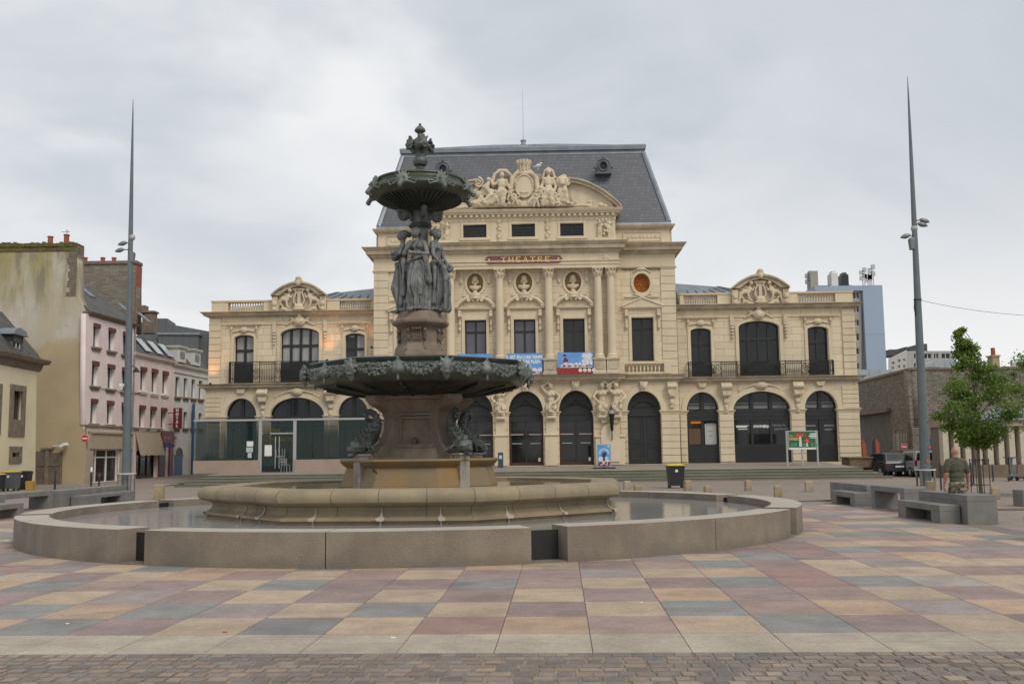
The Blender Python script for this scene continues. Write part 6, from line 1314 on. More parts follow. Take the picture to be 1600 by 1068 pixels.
def gable_mat():
    m = mat('weathered_gable', (.43,.345,.215), .92, vs=.3, var=.15, bump=.25, bs=7); N = m.node_tree.nodes; L = m.node_tree.links; b = N['Principled BSDF']
    src = b.inputs['Base Color'].links[0].from_socket; tc = N.new('ShaderNodeTexCoord'); sp = N.new('ShaderNodeSeparateXYZ'); L.new(tc.outputs['Object'], sp.inputs[0])
    def nz(sc, mz, det=7): mp = N.new('ShaderNodeMapping'); mp.inputs['Scale'].default_value = (1,1,mz); L.new(tc.outputs['Object'], mp.inputs[0]); n = N.new('ShaderNodeTexNoise'); n.inputs['Scale'].default_value = sc; n.inputs['Detail'].default_value = det; n.inputs['Roughness'].default_value = .65; L.new(mp.outputs[0], n.inputs['Vector']); return n.outputs['Fac']
    def ma(op,a,b_):
        n = N.new('ShaderNodeMath'); n.operation = op
        for i,k in enumerate((a,b_)):
            if isinstance(k,(int,float)): n.inputs[i].default_value = k
            else: L.new(k,n.inputs[i])
        return n.outputs[0]
    def rg(x,a,b_,c=0,d=1):
        n = N.new('ShaderNodeMapRange'); n.interpolation_type='SMOOTHSTEP'; n.inputs[1].default_value=a; n.inputs[2].default_value=b_; n.inputs[3].default_value=c; n.inputs[4].default_value=d; L.new(x,n.inputs[0]); return n.outputs[0]
    def mx(f,a,c):
        n = N.new('ShaderNodeMix'); n.data_type='RGBA'; L.new(f,n.inputs[0]); L.new(a,n.inputs[6]); n.inputs[7].default_value=(*c,1); return n.outputs[2]
    z = sp.outputs[2]; zj = ma('ADD', z, ma('MULTIPLY', nz(.5,.6), 3.0))
    c = mx(rg(zj,10.2,10.7), src, (.45,.40,.30))                       # old bare plaster above the repainted base
    c = mx(ma('MULTIPLY', rg(zj,10.5,11,0,1), rg(nz(.45,.5),.46,.6,0,.7)), c, (.52,.50,.46))
    c = mx(ma('MULTIPLY', rg(zj,12.5,16.5), rg(nz(.55,.35),.38,.55,0,.85)), c, (.30,.26,.10))   # moss
    c = mx(ma('MULTIPLY', rg(zj,11.5,15.5), rg(nz(1.1,.22),.45,.6,0,.85)), c, (.20,.185,.13))
    c = mx(ma('MULTIPLY', rg(zj,10.5,12,0,1), rg(nz(3,1),.62,.7,0,.6)), c, (.20,.17,.13))
    L.new(c, b.inputs['Base Color']); return m
gablew = gable_mat()
cream = mat('cream_render', (.68,.60,.42), .9, vs=.5, var=.1, bump=.05, bs=30)
browns = mat('brown_stone', (.22,.17,.13), .9, vs=3, var=.3, bump=.3, bs=20)
redl = mat('red_brown_lintel', (.15,.05,.045), .7, vs=6, var=.3)
rslate = mat('old_slate_roof', (.085,.082,.08), .75, vs=1.2, col2=(.13,.125,.11), bump=.3, bs=14, brick=(.3,.22,.015,(.05,.05,.05),.5,.25))
beige = mat('shop_beige', (.40,.33,.24), .8, var=.1)
def shopglass(root, P, box, n=2, name='shop_front', fm=None, dy=.25):
    (a,b,c,d) = box; x0, z1 = P(a,c); x1, z0 = P(b,d); e = empty(name,(0,0,0)); e.parent = root
    m = MB(); m.box(x0,x1,dy,dy+.04,z0,z1); m.build('pane', glassd, e); m = MB()
    for k in range(n+1): x = x0+(x1-x0)*k/n; m.box(x-.05,x+.05,dy-.08,dy,z0,z1)
    m.box(x0,x1,dy-.06,dy,z1-.5,z1-.42); m.box(x0,x1,dy-.06,dy,z0,z0+.3); m.build('frame', fm or white, e); return e
# -- tall pink house
h1 = PS.root('town_house', 'tall pink town house with red-brown window heads behind the left mast', 'house')
wins = [(146,154,506,543),(169.5,178,513,549),(192,201,519,555),(144,152,565,603.5),(168,177,570,608),(190.5,200,575,612),(142,150,624,661.5),(167,175.5,627,663),(190,199,630,665)]
wall_win(h1, PS, pinkm, [(131,760),(207.5,748),(210,507.5),(134.5,489.5)], wins, lint=redl, sill=browns, shops=[(136,185,703,757)])
s_end = PS(208.5,600)[0]; ze = PS(134.5,489.5)[1]
m = MB(); m.frusta(-.0,s_end+.05,-.02,.3,[(ze-.1,.02),(ze,.12),(ze+.1,.25),(ze+.18,.28)]); m.build('eave', browns, h1)
zs_ = PS(131,664)[1]; m = MB(); m.frusta(0,s_end,-.02,.3,[(zs_-.12,.02),(zs_-.02,.15),(zs_+.06,.18)]); m.box(.3,s_end-.3,-.22,-.02,zs_-1.5,zs_-.35); m.box(.3,s_end-.1,-.32,-.02,zs_-.5,zs_-.36); m.build('shop_fascia', beige, h1, bevel=.01)
shopglass(h1, PS, (136,185,703,757), 3)
m = MB(); x0 = PS(187,700)[0]; m.box(x0,x0+1.1,-.15,0,0,zs_-1.5); m.build('shop_pilaster', beige, h1, bevel=.01); m = MB(); m.box(.02,.9,-.15,0,0,zs_-1.5); m.build('shop_pilaster', beige, h1, bevel=.01)
m = MB(); m.box(0,s_end,.35,11,-.1,ze); m.build('house_body', gable, h1)
zr_ = ze+4.6; m = MB(); m.add([(.02,-.15,ze+.15),(s_end,-.15,ze+.15),(s_end,5.5,zr_),(.02,5.5,zr_),(.02,11.2,ze+.1),(s_end,11.2,ze+.1)],[(0,1,2,3),(3,2,5,4),(0,3,4),(1,5,2),(0,4,5,1)]); ro = m.build('roof', rslate, h1)
def onslope(s, y): return (s, y, ze+.15+(zr_-ze-.15)*(y+.15)/5.65)
for (s_, y_) in ((4.2,2.4),(8.5,1.7),(10.8,1.2)):
    m = MB(); a = math.atan2(zr_-ze,5.65); c = onslope(s_,y_); m.obox((c[0],c[1],c[2]+.06), .8, 1.2, .08, rx=a); m.build('skylight', zinc, ro)
# big blind gable with flat stack, facing the square
PG = Pl(131, 63.9, 0)
g1 = PG.root('gable_wall', 'tall stained yellow-ochre blind gable wall with flat chimney top, at left', 'wall')
outer = [PG(-60,764),PG(131.5,757),PG(135,489),PG(121.5,463),PG(120.5,384),PG(60,381),PG(0,385),PG(-60,386)]; outer = [(x, max(z,-.1) if z > .3 else -.1) for x, z in outer]
plate('wall', gablew, g1, [outer], [], 0, 1.0)
m = MB(); x0, zt = PG(120.5,384); x1 = PG(110,384)[0]; z0 = PG(121,463)[1]
r_ = random.Random(2); n = 22; 
for i in range(n): w_ = .1+.28*r_.random(); m.box(x0-.25-w_,x0+.04,-.03,1.03,z0+(zt-z0)*i/n+.015,z0+(zt-z0)*(i+1)/n)
m.build('quoins', browns, g1, bevel=.02)
m = MB()
xl_ = PG(-60,385)[0]
for i in range(40): x = xl_+(x0-xl_)*i/40; m.box(x,x+(x0-xl_)/40,-.08-.05*r_.random(),1.1,zt-.05,zt+.16+.14*r_.random())
m.box(xl_,x0,-.05,1.05,zt-.35,zt-.04); m.build('coping', mat('mossy_coping',(.10,.06,.035),.95,vs=6,col2=(.13,.14,.04),bump=.5,bs=15), g1, bevel=.03)
pot = mat('terracotta', (.36,.10,.05), .8, var=.2)
def pots(P, lst, parent, d=-.4):
    for px, y0, y1 in lst:
        x, z = P(px,y1,d); z1 = P(px,y0,d)[1]; m = MB(); h = z1-z; m.lathe([(.17,-.1),(.16,h*.8),(.20,h*.82),(.20,h*.95),(.15,h)],12,(x,-d,z)); m.build('chimney_pot', pot, parent, smooth=True)
pots(PG, [(78.6,369,379),(103.8,366,378)], g1)
m = MB(); x, z = PG(98.5,380); m.tube([(x,.5,z),(x,.5,z+1.0)],.015,4); m.box(x-.35,x+.2,.49,.51,z+.85,z+.88); m.box(x-.01,x+.01,.3,.7,z+.95,z+.97); m.build('aerial', iron, g1)
# gate and wall lamp
e = empty('gate',(0,0,0)); e.parent = g1; m = MB(); xa, zt2 = PG(50,705); xb, _ = PG(98,705); xm = PG(75,705)[0]
gm = mat('brown_gate',(.16,.125,.095),.75,vs=2,var=.25)
m.box(xa,xm-.04,-.08,-.02,0,zt2); m.box(xm+.04,xb,-.08,-.02,0,zt2-.1); m.build('leaf', gm, e)
m = MB(); m.box(xm-.12,xm+.12,-.16,-.02,0,zt2+.2); m.box(xa,xb,-.12,-.081,zt2*.58,zt2*.58+.08); m.box(xb-.08,xb,-.13,-.02,0,zt2); m.box(xm-.4,xm+.4,-.2,-.02,zt2+.12,zt2+.22); m.build('gate_post', browns, e)
m = MB(); x, z = PG(105,695); m.obox((x,-.45,z), .35,.5,.18, ry=R(-25)); m.tube([(x-.9,-.05,z-.05),(x-.2,-.3,z-.05)],.03,5); m.build('floodlight', white, g1)
# second stack wall
PC = Pl(212, 76.5, 0); c2 = PC.root('chimney_wall', 'grey rubble chimney wall with orange pots rising behind the pink houses', 'wall')
o_ = [PC(118,520),PC(213,520),PC(213,413),PC(118,411)]; plate('wall', mat('rubble_grey',(.24,.21,.17),.95,vs=2,var=.3,bump=.6,bs=12,brick=(.5,.16,.02,(.17,.15,.12),.5,.25)), c2, [o_], [], 0, 1.1)
m = MB(); xa,z = PC(117,413); xb,_ = PC(214.5,413); m.box(xa,xb,-.1,1.2,z-.02,z+.25); m.build('coping', browns, c2, bevel=.04)
m = MB(); xb,z = PC(213,413); m.box(xb-.02,xb+.05,-.01,1.11,PC(213,520)[1],z-.05); m.build('brick_edge', mat('red_brick',(.30,.10,.07),.9,var=.2,vs=5), c2)
pots(PC, [(122,403,412),(133,402,412),(160.5,402,412),(178,402,412)], c2)
m = MB(); xa,z = PC(211,480); m.box(xa,xa+.7,.2,1,z-.6,z+.2); m.box(xa+.5,xa+1.4,.2,1.0,z-2.0,z-.4); m.box(xa+.4,xa+1.5,.1,1.1,z-.4,z-.25); m.build('small_stack', browns, c2, bevel=.03)
m = MB(); m.tube([(s_end-.15,-.1,.1),(s_end-.15,-.1,ze)],.05,6); m.build('drain_pipe', zinc, h1, smooth=True)
m = MB(); m.tube([(.2,-.06,zs_+2.5),(4,-.06,zs_+2.42),(8,-.06,zs_+2.5),(s_end,-.06,zs_+2.4)],.02,4); m.build('facade_cable', iron, h1)
# -- lower pink house
h2 = PS.root('town_house', 'lower pink house with three roof lights between taller pink house and white hotel', 'house')
wins = [(219.5,227,574,611),(237,244.5,577,614),(254,261,580.5,616),(217.5,225,634,668),(235,242,636,669),(251.5,258.5,638,670)]
wall_win(h2, PS, pink2, [(208.6,750),(269.5,741),(271,567),(209.5,548)], wins, lint=redl, sill=white, shops=[(213,243,704,748)])
sa, sb = PS(208.6,600)[0], PS(271,600)[0]; z2 = PS(271,567)[1]
x, z = PS(213,581,.8); m = MB(); m.tube([(x,0,z+.35),(x,-.5,z+.45),(x,-.8,z+.3)],.03,5); m.lathe([(.28,0),(.12,.18),(.06,.3)],10,(x,-.8,z)); m.build('wall_lantern', iron, h2, smooth=True)
m = MB(); m.frusta(sa,sb,-.02,.3,[(z2-.15,.02),(z2,.2),(z2+.15,.25)]); m.build('eave', pink2, h2)
m = MB(); m.box(sa,sb,.35,10,-.1,z2); m.build('house_body', gable, h2)
zt2 = PS(268.5,538.5,-1.4)[1]; m = MB(); m.add([(sa,-.1,z2+.12),(sb,-.1,z2+.12),(sb,1.5,zt2),(sa,1.5,zt2),(sa,9,zt2+.9),(sb,9,zt2+.9),(sb,10,z2),(sa,10,z2)],[(0,1,2,3),(3,2,5,4),(4,5,6,7),(0,3,4,7),(1,6,5,2)]); r2_ = m.build('roof', rslate, h2)
for px in (221,239.5,256.5):
    x, z = PS(px,544,-.7); m = MB(); a = math.atan2(zt2-z2,1.6); m.obox((x,.55,(z2+zt2)/2+.1), 1.0, (zt2-z2)*.75, .06, rx=a); m.build('roof_light', mat('skylight_glass%d'%px,(.42,.46,.48),.2), r2_)
zs_ = PS(230,670)[1]; m = MB(); m.frusta(sa,PS(249,700)[0],-.02,.3,[(zs_-.1,.02),(zs_,.16),(zs_+.08,.18)]); x0,x1 = PS(211,690)[0], PS(248.5,690)[0]
m.prismx([(-.05,zs_-.15),(-.5,zs_-1.9),(-.42,zs_-1.9),(-.02,zs_-.4)],x0,x1); m.build('awning', beige, h2)
shopglass(h2, PS, (213,243,704,748), 3, fm=framed)
m = MB(); x0,x1 = PS(250.5,690)[0], PS(269.5,690)[0]; zt3 = PS(260,673)[1]; zb3 = PS(260,692)[1]; bur = mat('burgundy_paint',(.13,.03,.045),.5)
m.box(x0,x1,-.14,-.01,zb3,zt3); m.box(x1-.75,x1-.1,-.14,-.01,.1,zb3); m.build('burgundy_shop_sign', bur, h2)
m = MB(); [m.box(x0+.4+q*.62,x0+.4+q*.62+.42,-.15,-.139,zt3-.62,zt3-.42) for q in range(4)]; m.box(x0+.5,x1-1.2,-.15,-.139,zt3-1.25,zt3-1.1); m.build('sign_marks', mat('sign_pink',(.33,.16,.17),.7), h2)
m = MB(); m.box(x0-.3,x0+.85,-.08,-.01,.1,zb3-.05); m.build('brown_door', wood, h2)
m = MB(); m.lathe([(.45,-.1),(.45,.1)],12,(0,0,0)); o = m.build('round_shop_sign', mat('blue_sign',(.03,.06,.22),.5), h2); x, z = PS(253,696); o.location = (x-.2,-.6,z); 
m = MB(); m.box(x-.2-.2,x+.1,-.62,-.58,z-.0,z+.08); 
# -- white hotel
h3 = PS.root('hotel', 'white rendered hotel with slate mansard and two white dormers beside the theatre', 'building')
wins = [(274.5,280,588,620),(287.5,292.5,590,621),(299.5,304.5,592,622.5),(311,316,594,623.5),(274,278.5,642,668),(287,292,643,668.5),(299,303.5,644,669),(310.5,315,645,669.5)]
wall_win(h3, PS, greyw, [(271.2,743),(324,738),(325,580),(271.2,568.5)], wins, sill=browns, frame=mat('blue_grey_frame',(.16,.19,.22),.6))
sa, sb = PS(271.2,600)[0], PS(325,600)[0]; z3 = PS(272,569)[1]; m = MB(); m.frusta(sa,sb,-.02,.3,[(z3-.6,.0),(z3-.6,.06),(z3-.5,.06),(z3-.5,.02),(z3-.2,.02),(z3-.05,.22),(z3+.1,.26)]); m.build('eave', greyw, h3)
m = MB(); m.box(sa,sb,.35,10,-.1,z3); m.build('house_body', greyw, h3)
zt3 = PS(272,543.5,-1.2)[1]; m = MB(); m.add([(sa,-.05,z3+.08),(sb,-.05,z3+.08),(sb,1.2,zt3),(sa,1.2,zt3),(sa,9,zt3+.6),(sb,9,zt3+.6),(sb,10,z3),(sa,10,z3)],[(0,1,2,3),(3,2,5,4),(4,5,6,7),(0,3,4,7),(1,6,5,2)]); r3_ = m.build('roof', rslate, h3)
for px, ya_, yb_ in ((284.5,543,566),(307.5,548,571)):
    x, zt4 = PS(px,ya_); _, zb4 = PS(px,yb_); e = empty('dormer',(0,0,0)); e.parent = r3_; m = MB(); m.box(x-.75,x+.75,-.05,1.5,zb4,zt4-.15); m.frusta(x-.75,x+.75,-.05,1.5,[(zt4-.15,.05),(zt4,.15),(zt4+.1,.16)]); m.build('dormer_frame', greyw, e, bevel=.02); m = MB(); m.box(x-.42,x+.42,-.08,-.045,zb4+.3,zt4-.35); m.build('dormer_pane', glassd, e)
hs = mat('hotel_red',(.17,.015,.022),.5); x, zt5 = PS(280.5,637,.9); _, zb5 = PS(280.5,669,.9)
e = empty('hotel_sign',(0,0,0)); e.parent = h3; m = MB(); m.box(x-.1,x+.1,-1.1,-.45,zb5,zt5); m.box(x-.02,x+.02,-.45,.0,zt5-.4,zt5-.34); m.box(x-.02,x+.02,-.45,.0,zb5+.3,zb5+.36); m.build('sign_box', hs, e)
H_ = (zt5-zb5)/5.3
for i, chh in enumerate('HOTEL'):
    o = link('letter', text_mesh(chh, H_*.95, .01, bold=.02), white, e); o.rotation_euler.z = R(-90); o.location = (x-.115,-.775,zt5-H_*(.65+i))
m = MB(); x0,x1 = PS(272.5,720)[0],PS(284.5,720)[0]; bl = mat('blue_door',(.03,.09,.20),.5); zt6 = PS(279,699)[1]; m.box(x0,x1,-.04,.0,.1,zt6-.6); m.build('blue_door', bl, h3); plate('door_arch', greyw, h3, [archring((x0+x1)/2,x1-x0,zt6-.6,zt6,.2)], [], -.08, .02); plate('door_top', framed, h3, [arch((x0+x1)/2,x1-x0,zt6-.62,zt6-.6,zt6)], [], -.03, .02)
m = MB(); x = PS(297,720)[0]; m.tube([(x,-.2,.1),(x,-.2,6)],.12,6); m.build('drain_pipe', bl, h3)
# -- grey clad building behind
PBk = Pl(330, 118, R(8)); gb = PBk.root('grey_building', 'dark grey metal-clad building with sloping top behind the hotel', 'building')
clad = mat('grey_cladding',(.105,.115,.12),.6,var=.15,vs=.5,brick=(.8,30,.03,(.07,.075,.08),0,.05)); o_ = [PBk(214,640),PBk(345,640),PBk(345,521),PBk(327,517.5),PBk(258,505),PBk(238,500.5),PBk(221,503.5),PBk(214,505)]
plate('wall', clad, gb, [o_], [], 0, 14); m = MB(); xa,z = PBk(238,500); xb,_ = PBk(259,500); m.box(xa,xb,1,6,z-.3,z+.35); xa,z = PBk(252,525); xb,z0 = PBk(313,548); m.box(xa,xb,-1.5,.2,z0,z); m.build('roof_box', clad, gb)
m = MB(); m.box(xa-.2,xb+.2,-1.7,.2,z,z+.25); xa,z = PBk(327,517); m.box(xa,xa+.3,-.2,.2,z-8,z); m.build('flashing', zinc, gb)
# -- cream corner building at the far left
PK_ = Pl(55, 59.5, math.atan2(1,-.055)); cb_ = PK_.root('cream_building', 'cream rendered building with slate mansard, brown stone window surrounds, at the left edge', 'building')
ww_ = [(20.5,34,607,672),(19,30,702,717),(-9,-3,607,672)]
wall_win(cb_, PK_, cream, [(-60,775),(55,760),(57.5,567),(-60,535)], ww_, fr=True, frame=browns)
for (a,b,c,d) in ((17,38,599.5,682),(15.5,33.5,697,723),(-14,0.5,597,680)):
    x0,z1 = PK_(a,c,.04); x1,z0 = PK_(b,d,.04); i0,i1,iz1,iz0 = x0+(x1-x0)*.2,x0+(x1-x0)*.8,z1-.35,z0+.35
    m = MB(); m.box(x0,i0,-.07,.01,z0,z1); m.box(i1,x1,-.07,.01,z0,z1); m.box(i0,i1,-.07,.01,iz1,z1); m.box(i0,i1,-.07,.01,z0,iz0+(.6 if d-c>40 else 0)); m.build('stone_surround', browns, cb_, bevel=.01)
x0 = PK_(-60,560)[0]; zk = PK_(57.5,567)[1]; m = MB(); m.box(x0,0,.35,7,-.1,zk); m.build('house_body', cream, cb_)
m = MB(); m.frusta(x0,.0,-.02,7,[(zk-.5,.02),(zk-.35,.1),(zk-.1,.15),(zk-.05,.4),(zk+.15,.5),(zk+.2,.5)],back=True); m.build('eave', browns, cb_)
zm = PK_(28,498,-2.0)[1]; m = MB(); m.frusta(x0,-.0,.0,7,[(zk+.18,.1),(zk+.6,-.1),(zm,-1.6)],back=True); rk = m.build('roof', rslate, cb_)
x, zt4 = PK_(29,524,0); _, zb4 = PK_(29,556,0); e = empty('dormer',(0,0,0)); e.parent = rk; m = MB(); m.box(x-.75,x-.5,.05,2.5,zk+.1,zt4); m.box(x+.5,x+.75,.05,2.5,zk+.1,zt4); m.box(x-.75,x+.75,.05,2.5,zt4-.4,zt4); m.build('dormer_cheek', rslate, e)
m = MB(); m.prism([(x-.95,zt4),(x+.95,zt4),(x+.7,zt4+.3),(x,zt4+.45),(x-.7,zt4+.3)],-.15,2.5); m.build('dormer_roof', zinc, e, bevel=.02)
m = MB(); m.box(x-.5,x+.5,.15,.2,zk+.1,zt4-.4); m.build('dormer_pane', glassd, e); m = MB(); m.box(x-.04,x+.04,.1,.15,zk+.1,zt4-.4); m.box(x-.5,x-.42,.1,.15,zk+.1,zt4-.4); m.box(x+.42,x+.5,.1,.15,zk+.1,zt4-.4); m.build('dormer_bar', greyw, e)
# ------------------------------------------------------------------ right side background
PT = Pl(1346, 150, 0); tw = PT.root('tower_block', 'pale blue tower block with chimneys and aerials on its roof, behind the theatre', 'building')
blue = mat('pale_blue_cladding',(.31,.39,.50),.75,vs=.08,var=.07,streak=.1,stcol=(.2,.25,.33)); beig = mat('tower_beige',(.33,.31,.27),.85,var=.1)
wn = [(1333,1343.5,a,b) for a,b in ((455.5,466.5),(479,488),(499.5,509),(520.5,532),(543.5,553.5),(567,576.5))]
wall_win(tw, PT, beig, [(1272,640),(1346,640),(1346,447),(1272,447)], wn+[(a-14,b-14,c,d) for a,b,c,d in wn]+[(a-30,b-30,c,d) for a,b,c,d in wn], frame=white)
x0,z1 = PT(1346,446.5); x1,z0 = PT(1387,640); m = MB(); m.box(x0,x1,-.5,16,0,z1); m.build('blue_gable', blue, tw); xl0 = PT(1272,447)[0]; zz = PT(1300,455)[1]; m = MB(); m.box(xl0,x0-.003,-.48,15.9,zz,z1-.004); m.box(x0-.004,x1+.004,-.53,-.5,PT(1365,521)[1]-.15,PT(1365,521)[1]); m.build('blue_band', blue, tw)
m = MB(); m.box(xl0,x0,.4,15.8,0,zz); m.build('tower_body', beig, tw)
for (a,b,c,mm) in ((1275,1287,417.5,beig),(1308.5,1319,421.5,greyw),(1325.5,1336,424,framed)):
    xa,zt = PT(a,c); xb,_ = PT(b,c); m = MB(); m.box(xa,xb,3,5,z1-.1,zt); 
    if mm is not beig: m.frusta(xa,xb,3,5,[(zt,.0),(zt+.2,-.2),(zt+.45,-.25)],back=True)
    m.build('roof_stack', mm, tw)
m = MB(); xa,z = PT(1290,441); xb,_ = PT(1345,441); m.box(xa,xb,4,6,z1+.6,z1+.8); [m.box(xa+(xb-xa)*q/6,xa+(xb-xa)*q/6+.2,4,6,z1,z1+.6) for q in range(7)]; m.build('roof_pipes', framed, tw)
def mast(px, y0, y1, parent, P, w_=1.6):
    x, z = P(px,y1,-4); z2 = P(px,y0,-4)[1]; m = MB()
    for q in (-.12,.12): m.tube([(x+q*w_,4,z),(x+q*w_,4,z2)],.05,4)
    n = 8
    for i in range(n): za = z+(z2-z)*i/n; zb_ = z+(z2-z)*(i+1)/n; m.tube([(x-.12*w_,4,za),(x+.12*w_,4,zb_)],.04,4)
    for i in range(4): zz_ = z+(z2-z)*(.35+.2*i); m.box(x-.7+.5*(i%2),x-.35+.5*(i%2)+.3,3.8,3.9,zz_,zz_+.7)
    m.build('aerial_mast', mat('mast_grey_%d'%px,(.42,.43,.44),.5), parent)
mast(1265,429,452,tw,PT); mast(1350,424,446,tw,PT); mast(1363.5,419,446,tw,PT); mast(1358,432,446,tw,PT)
PF = Pl(1450, 190, 0)
fb1 = PF.root('apartment_block', 'far white flats with small balconies just right of the blue tower', 'building')
wall_win(fb1, PF, mat('far_white',(.47,.46,.43),.9,var=.08), [(1389,640),(1417,640),(1417,546),(1389,560)], [(1393,1398,565,569),(1403,1407,561,566),(1411,1415,560,564),(1393,1397,572,577),(1403,1407,570,575),(1411,1415,570,575)], frame=greyw)
fb2 = PF.root('apartment_block', 'far grey-white flats with a strip of windows and dark roof boxes behind the right mast', 'building')
wall_win(fb2, PF, mat('far_grey',(.38,.38,.36),.9,var=.08), [(1417.2,640),(1491,640),(1491,548),(1417.2,548)], [(1428,1436,552,560),(1444,1456,552,560),(1459,1467,552,560),(1471,1485,552,560),(1428,1436,567,574)], frame=white)
for (a,b,c,d) in ((1396,1421,544,552),(1421,1440,540,548),(1444,1456,535,548)): xa,z = PF(a,c); xb,z0 = PF(b,d); m = MB(); m.box(xa,xb,2,8,z0-.1,z); m.build('roof_box', mat('dark_roofbox%d'%a,(.07,.08,.085),.7), fb2)
m = MB(); xa,z = PF(1394,551); m.tube([(xa,1,z-1),(xa+3,1,z+.8),(xa+6,1,z-.2)],.15,4); m.build('roof_rail', framed, fb2)
fb3 = PF.root('apartment_block', 'far white flats showing only at the right edge above the stone wall', 'building')
wall_win(fb3, PF, MT['far_white'], [(1580,640),(1640,640),(1640,560),(1580,566)], [(1588,1598,566,572)], frame=greyw)
PR = Pl(1400, 100, 0); rs = PR.root('zinc_roof', 'pale ribbed metal roof just above the stone wall beside the theatre', 'roof')
o_ = [PR(1335,640),PR(1425,640),PR(1425,580),PR(1388,577.5),PR(1335,577)]; ribbed = mat('ribbed_metal',(.36,.40,.43),.5,metal=.3,var=.1,brick=(1.1,40,.08,(.28,.32,.35),0,.06)); plate('sheet', ribbed, rs, [o_], [], 0, 3)
rs2 = PR.root('zinc_roof', 'grey metal roof peeping over the stone wall left of the tree', 'roof'); plate('sheet', ribbed, rs2, [[PR(1446,640),PR(1502,640),PR(1502,567),PR(1490,563),PR(1461,563),PR(1446,572)]], [], 0, 3)
# stone wall in two runs
rub = mat('rubble_wall',(.235,.21,.175),.95,vs=1.3,col2=(.155,.14,.118),bump=.8,bs=9,brick=(.42,.17,.018,(.12,.10,.08),.5,.3),streak=.4,stcol=(.09,.075,.06))
PWB = Pl(1427, 75, 0); zw = PWB(1427,578)[1]
sw = PWB.root('stone_wall', 'long high rubble stone wall behind the tree and parked cars', 'wall'); xr_ = PWB(1760,600)[0]
plate('wall', rub, sw, [[(0,-.1),(xr_,-.1),(xr_,zw+.1),(0,zw)]], [], 0, .8)
m = MB(); r_ = random.Random(4); n = 60
for i in range(n): x = xr_*i/n; m.box(x,x+xr_/n,-.1,.9,zw-.02,zw+.12+.12*r_.random())
m.build('coping', browns, sw, bevel=.03)
m = MB(); xa,z1 = PWB(1427.5,674); m.box(-.02,.9,-.3,0,-.1,z1+.3); m.box(.9,1.3,-.18,0,-.1,z1-.2); m.build('stone_pier', rub, sw, bevel=.03)
m = MB(); xa,z1 = PWB(1448,685); xb,_ = PWB(1471,685); m.box(xa,xb,-.12,-.0,-.1,z1); gd = m.build('green_door', mat('green_door',(.01,.10,.08),.5), sw); m = MB(); m.box(xa+.5,xb-.25,-.15,-.11,.3,z1-.25); m.build('door_pane', glassd, gd)
# left, receding run
pA, pB = at(1427,650,75), at(1342,650,90); angA = math.atan2(pA.y-pB.y, pA.x-pB.x)
PWA = Pl(1342, 90, angA, 650); zwA = zw
swa = PWA.root('stone_wall', 'shorter rubble stone wall running back to the theatre corner above the grey panels', 'wall'); xe_ = PWA(1427,650)[0]; x1w = PWA(1391,650)[0]
zo = PWA(1365,641)[1]; zo2 = PWA(1408,673)[1]
plate('wall', rub, swa, [[(-8,zo),(x1w,zo-.0),(x1w,zo2),(xe_,zo2),(xe_,zwA),(-8,zwA)]], [], 0, .8)
m = MB(); m.box(-8,xe_,-.1,.9,zwA-.02,zwA+.2); m.box(-8,x1w+.3,-.35,.5,zo-.3,zo-.003); m.build('coping', browns, swa, bevel=.03)
m = MB(); m.box(-8,x1w,.25,.5,-.1,zo-.3); m.build('grey_panel', mat('grey_concrete_panel',(.15,.14,.13),.9,vs=1,var=.25,streak=.4), swa)
m = MB(); m.box(x1w,xe_,.1,.5,-.1,zo2); m.build('white_panel', mat('offwhite_panel',(.42,.40,.36),.85,var=.1,vs=2), swa)
m = MB()
for px in (1398,1409,1418): x = PWA(px,700)[0]; m.tube([(x-.35,-.02,.2),(x-.35,-.02,2.6),(x-.2,-.02,3.0),(x+.2,-.02,3.0),(x+.35,-.02,2.6),(x+.35,-.02,.2)],.05,5)
m.build('painted_arches', mat('arch_outline',(.30,.28,.25),.8), swa)
# flags by the wall
for i, (px, pyt, pyb, sd_) in enumerate(((1348.5,687,722,1),(1369.5,686,722,-1))):
    p = at(px,pyb,70); z1 = at(px,pyt,70).z; o = empty('beach_flag',(p.x,p.y,0),0,['narrow round-topped orange and black flag close to the theatre corner','round-topped flag half black half orange, second one from the theatre corner'][i],'flag','beach flags by the grey panels')
    hgt = z1; w_ = .26
    def half(a, b, mm, nm):
        m = MB(); pts = [(a,.3),(b,.3)]+[(a+(b-a)*(1 - t/8), hgt-.45*(1-math.sqrt(max(0,1-((a+(b-a)*(1-t/8))/w_)**2)))) for t in range(9)]; m.prism(pts,-.015,.015); m.build(nm, mm, o)
    half(-w_*.0 if sd_>0 else 0.0, w_, mat('flag_orange%d'%i,(.36,.07,.035),.7), 'orange_half'); half(-w_, 0.0, mat('flag_black%d'%i,(.02,.025,.035),.7), 'black_half'); m = MB(); m.tube([(0,.03,0),(0,.03,hgt-.1)],.02,5); m.build('pole', iron, o)
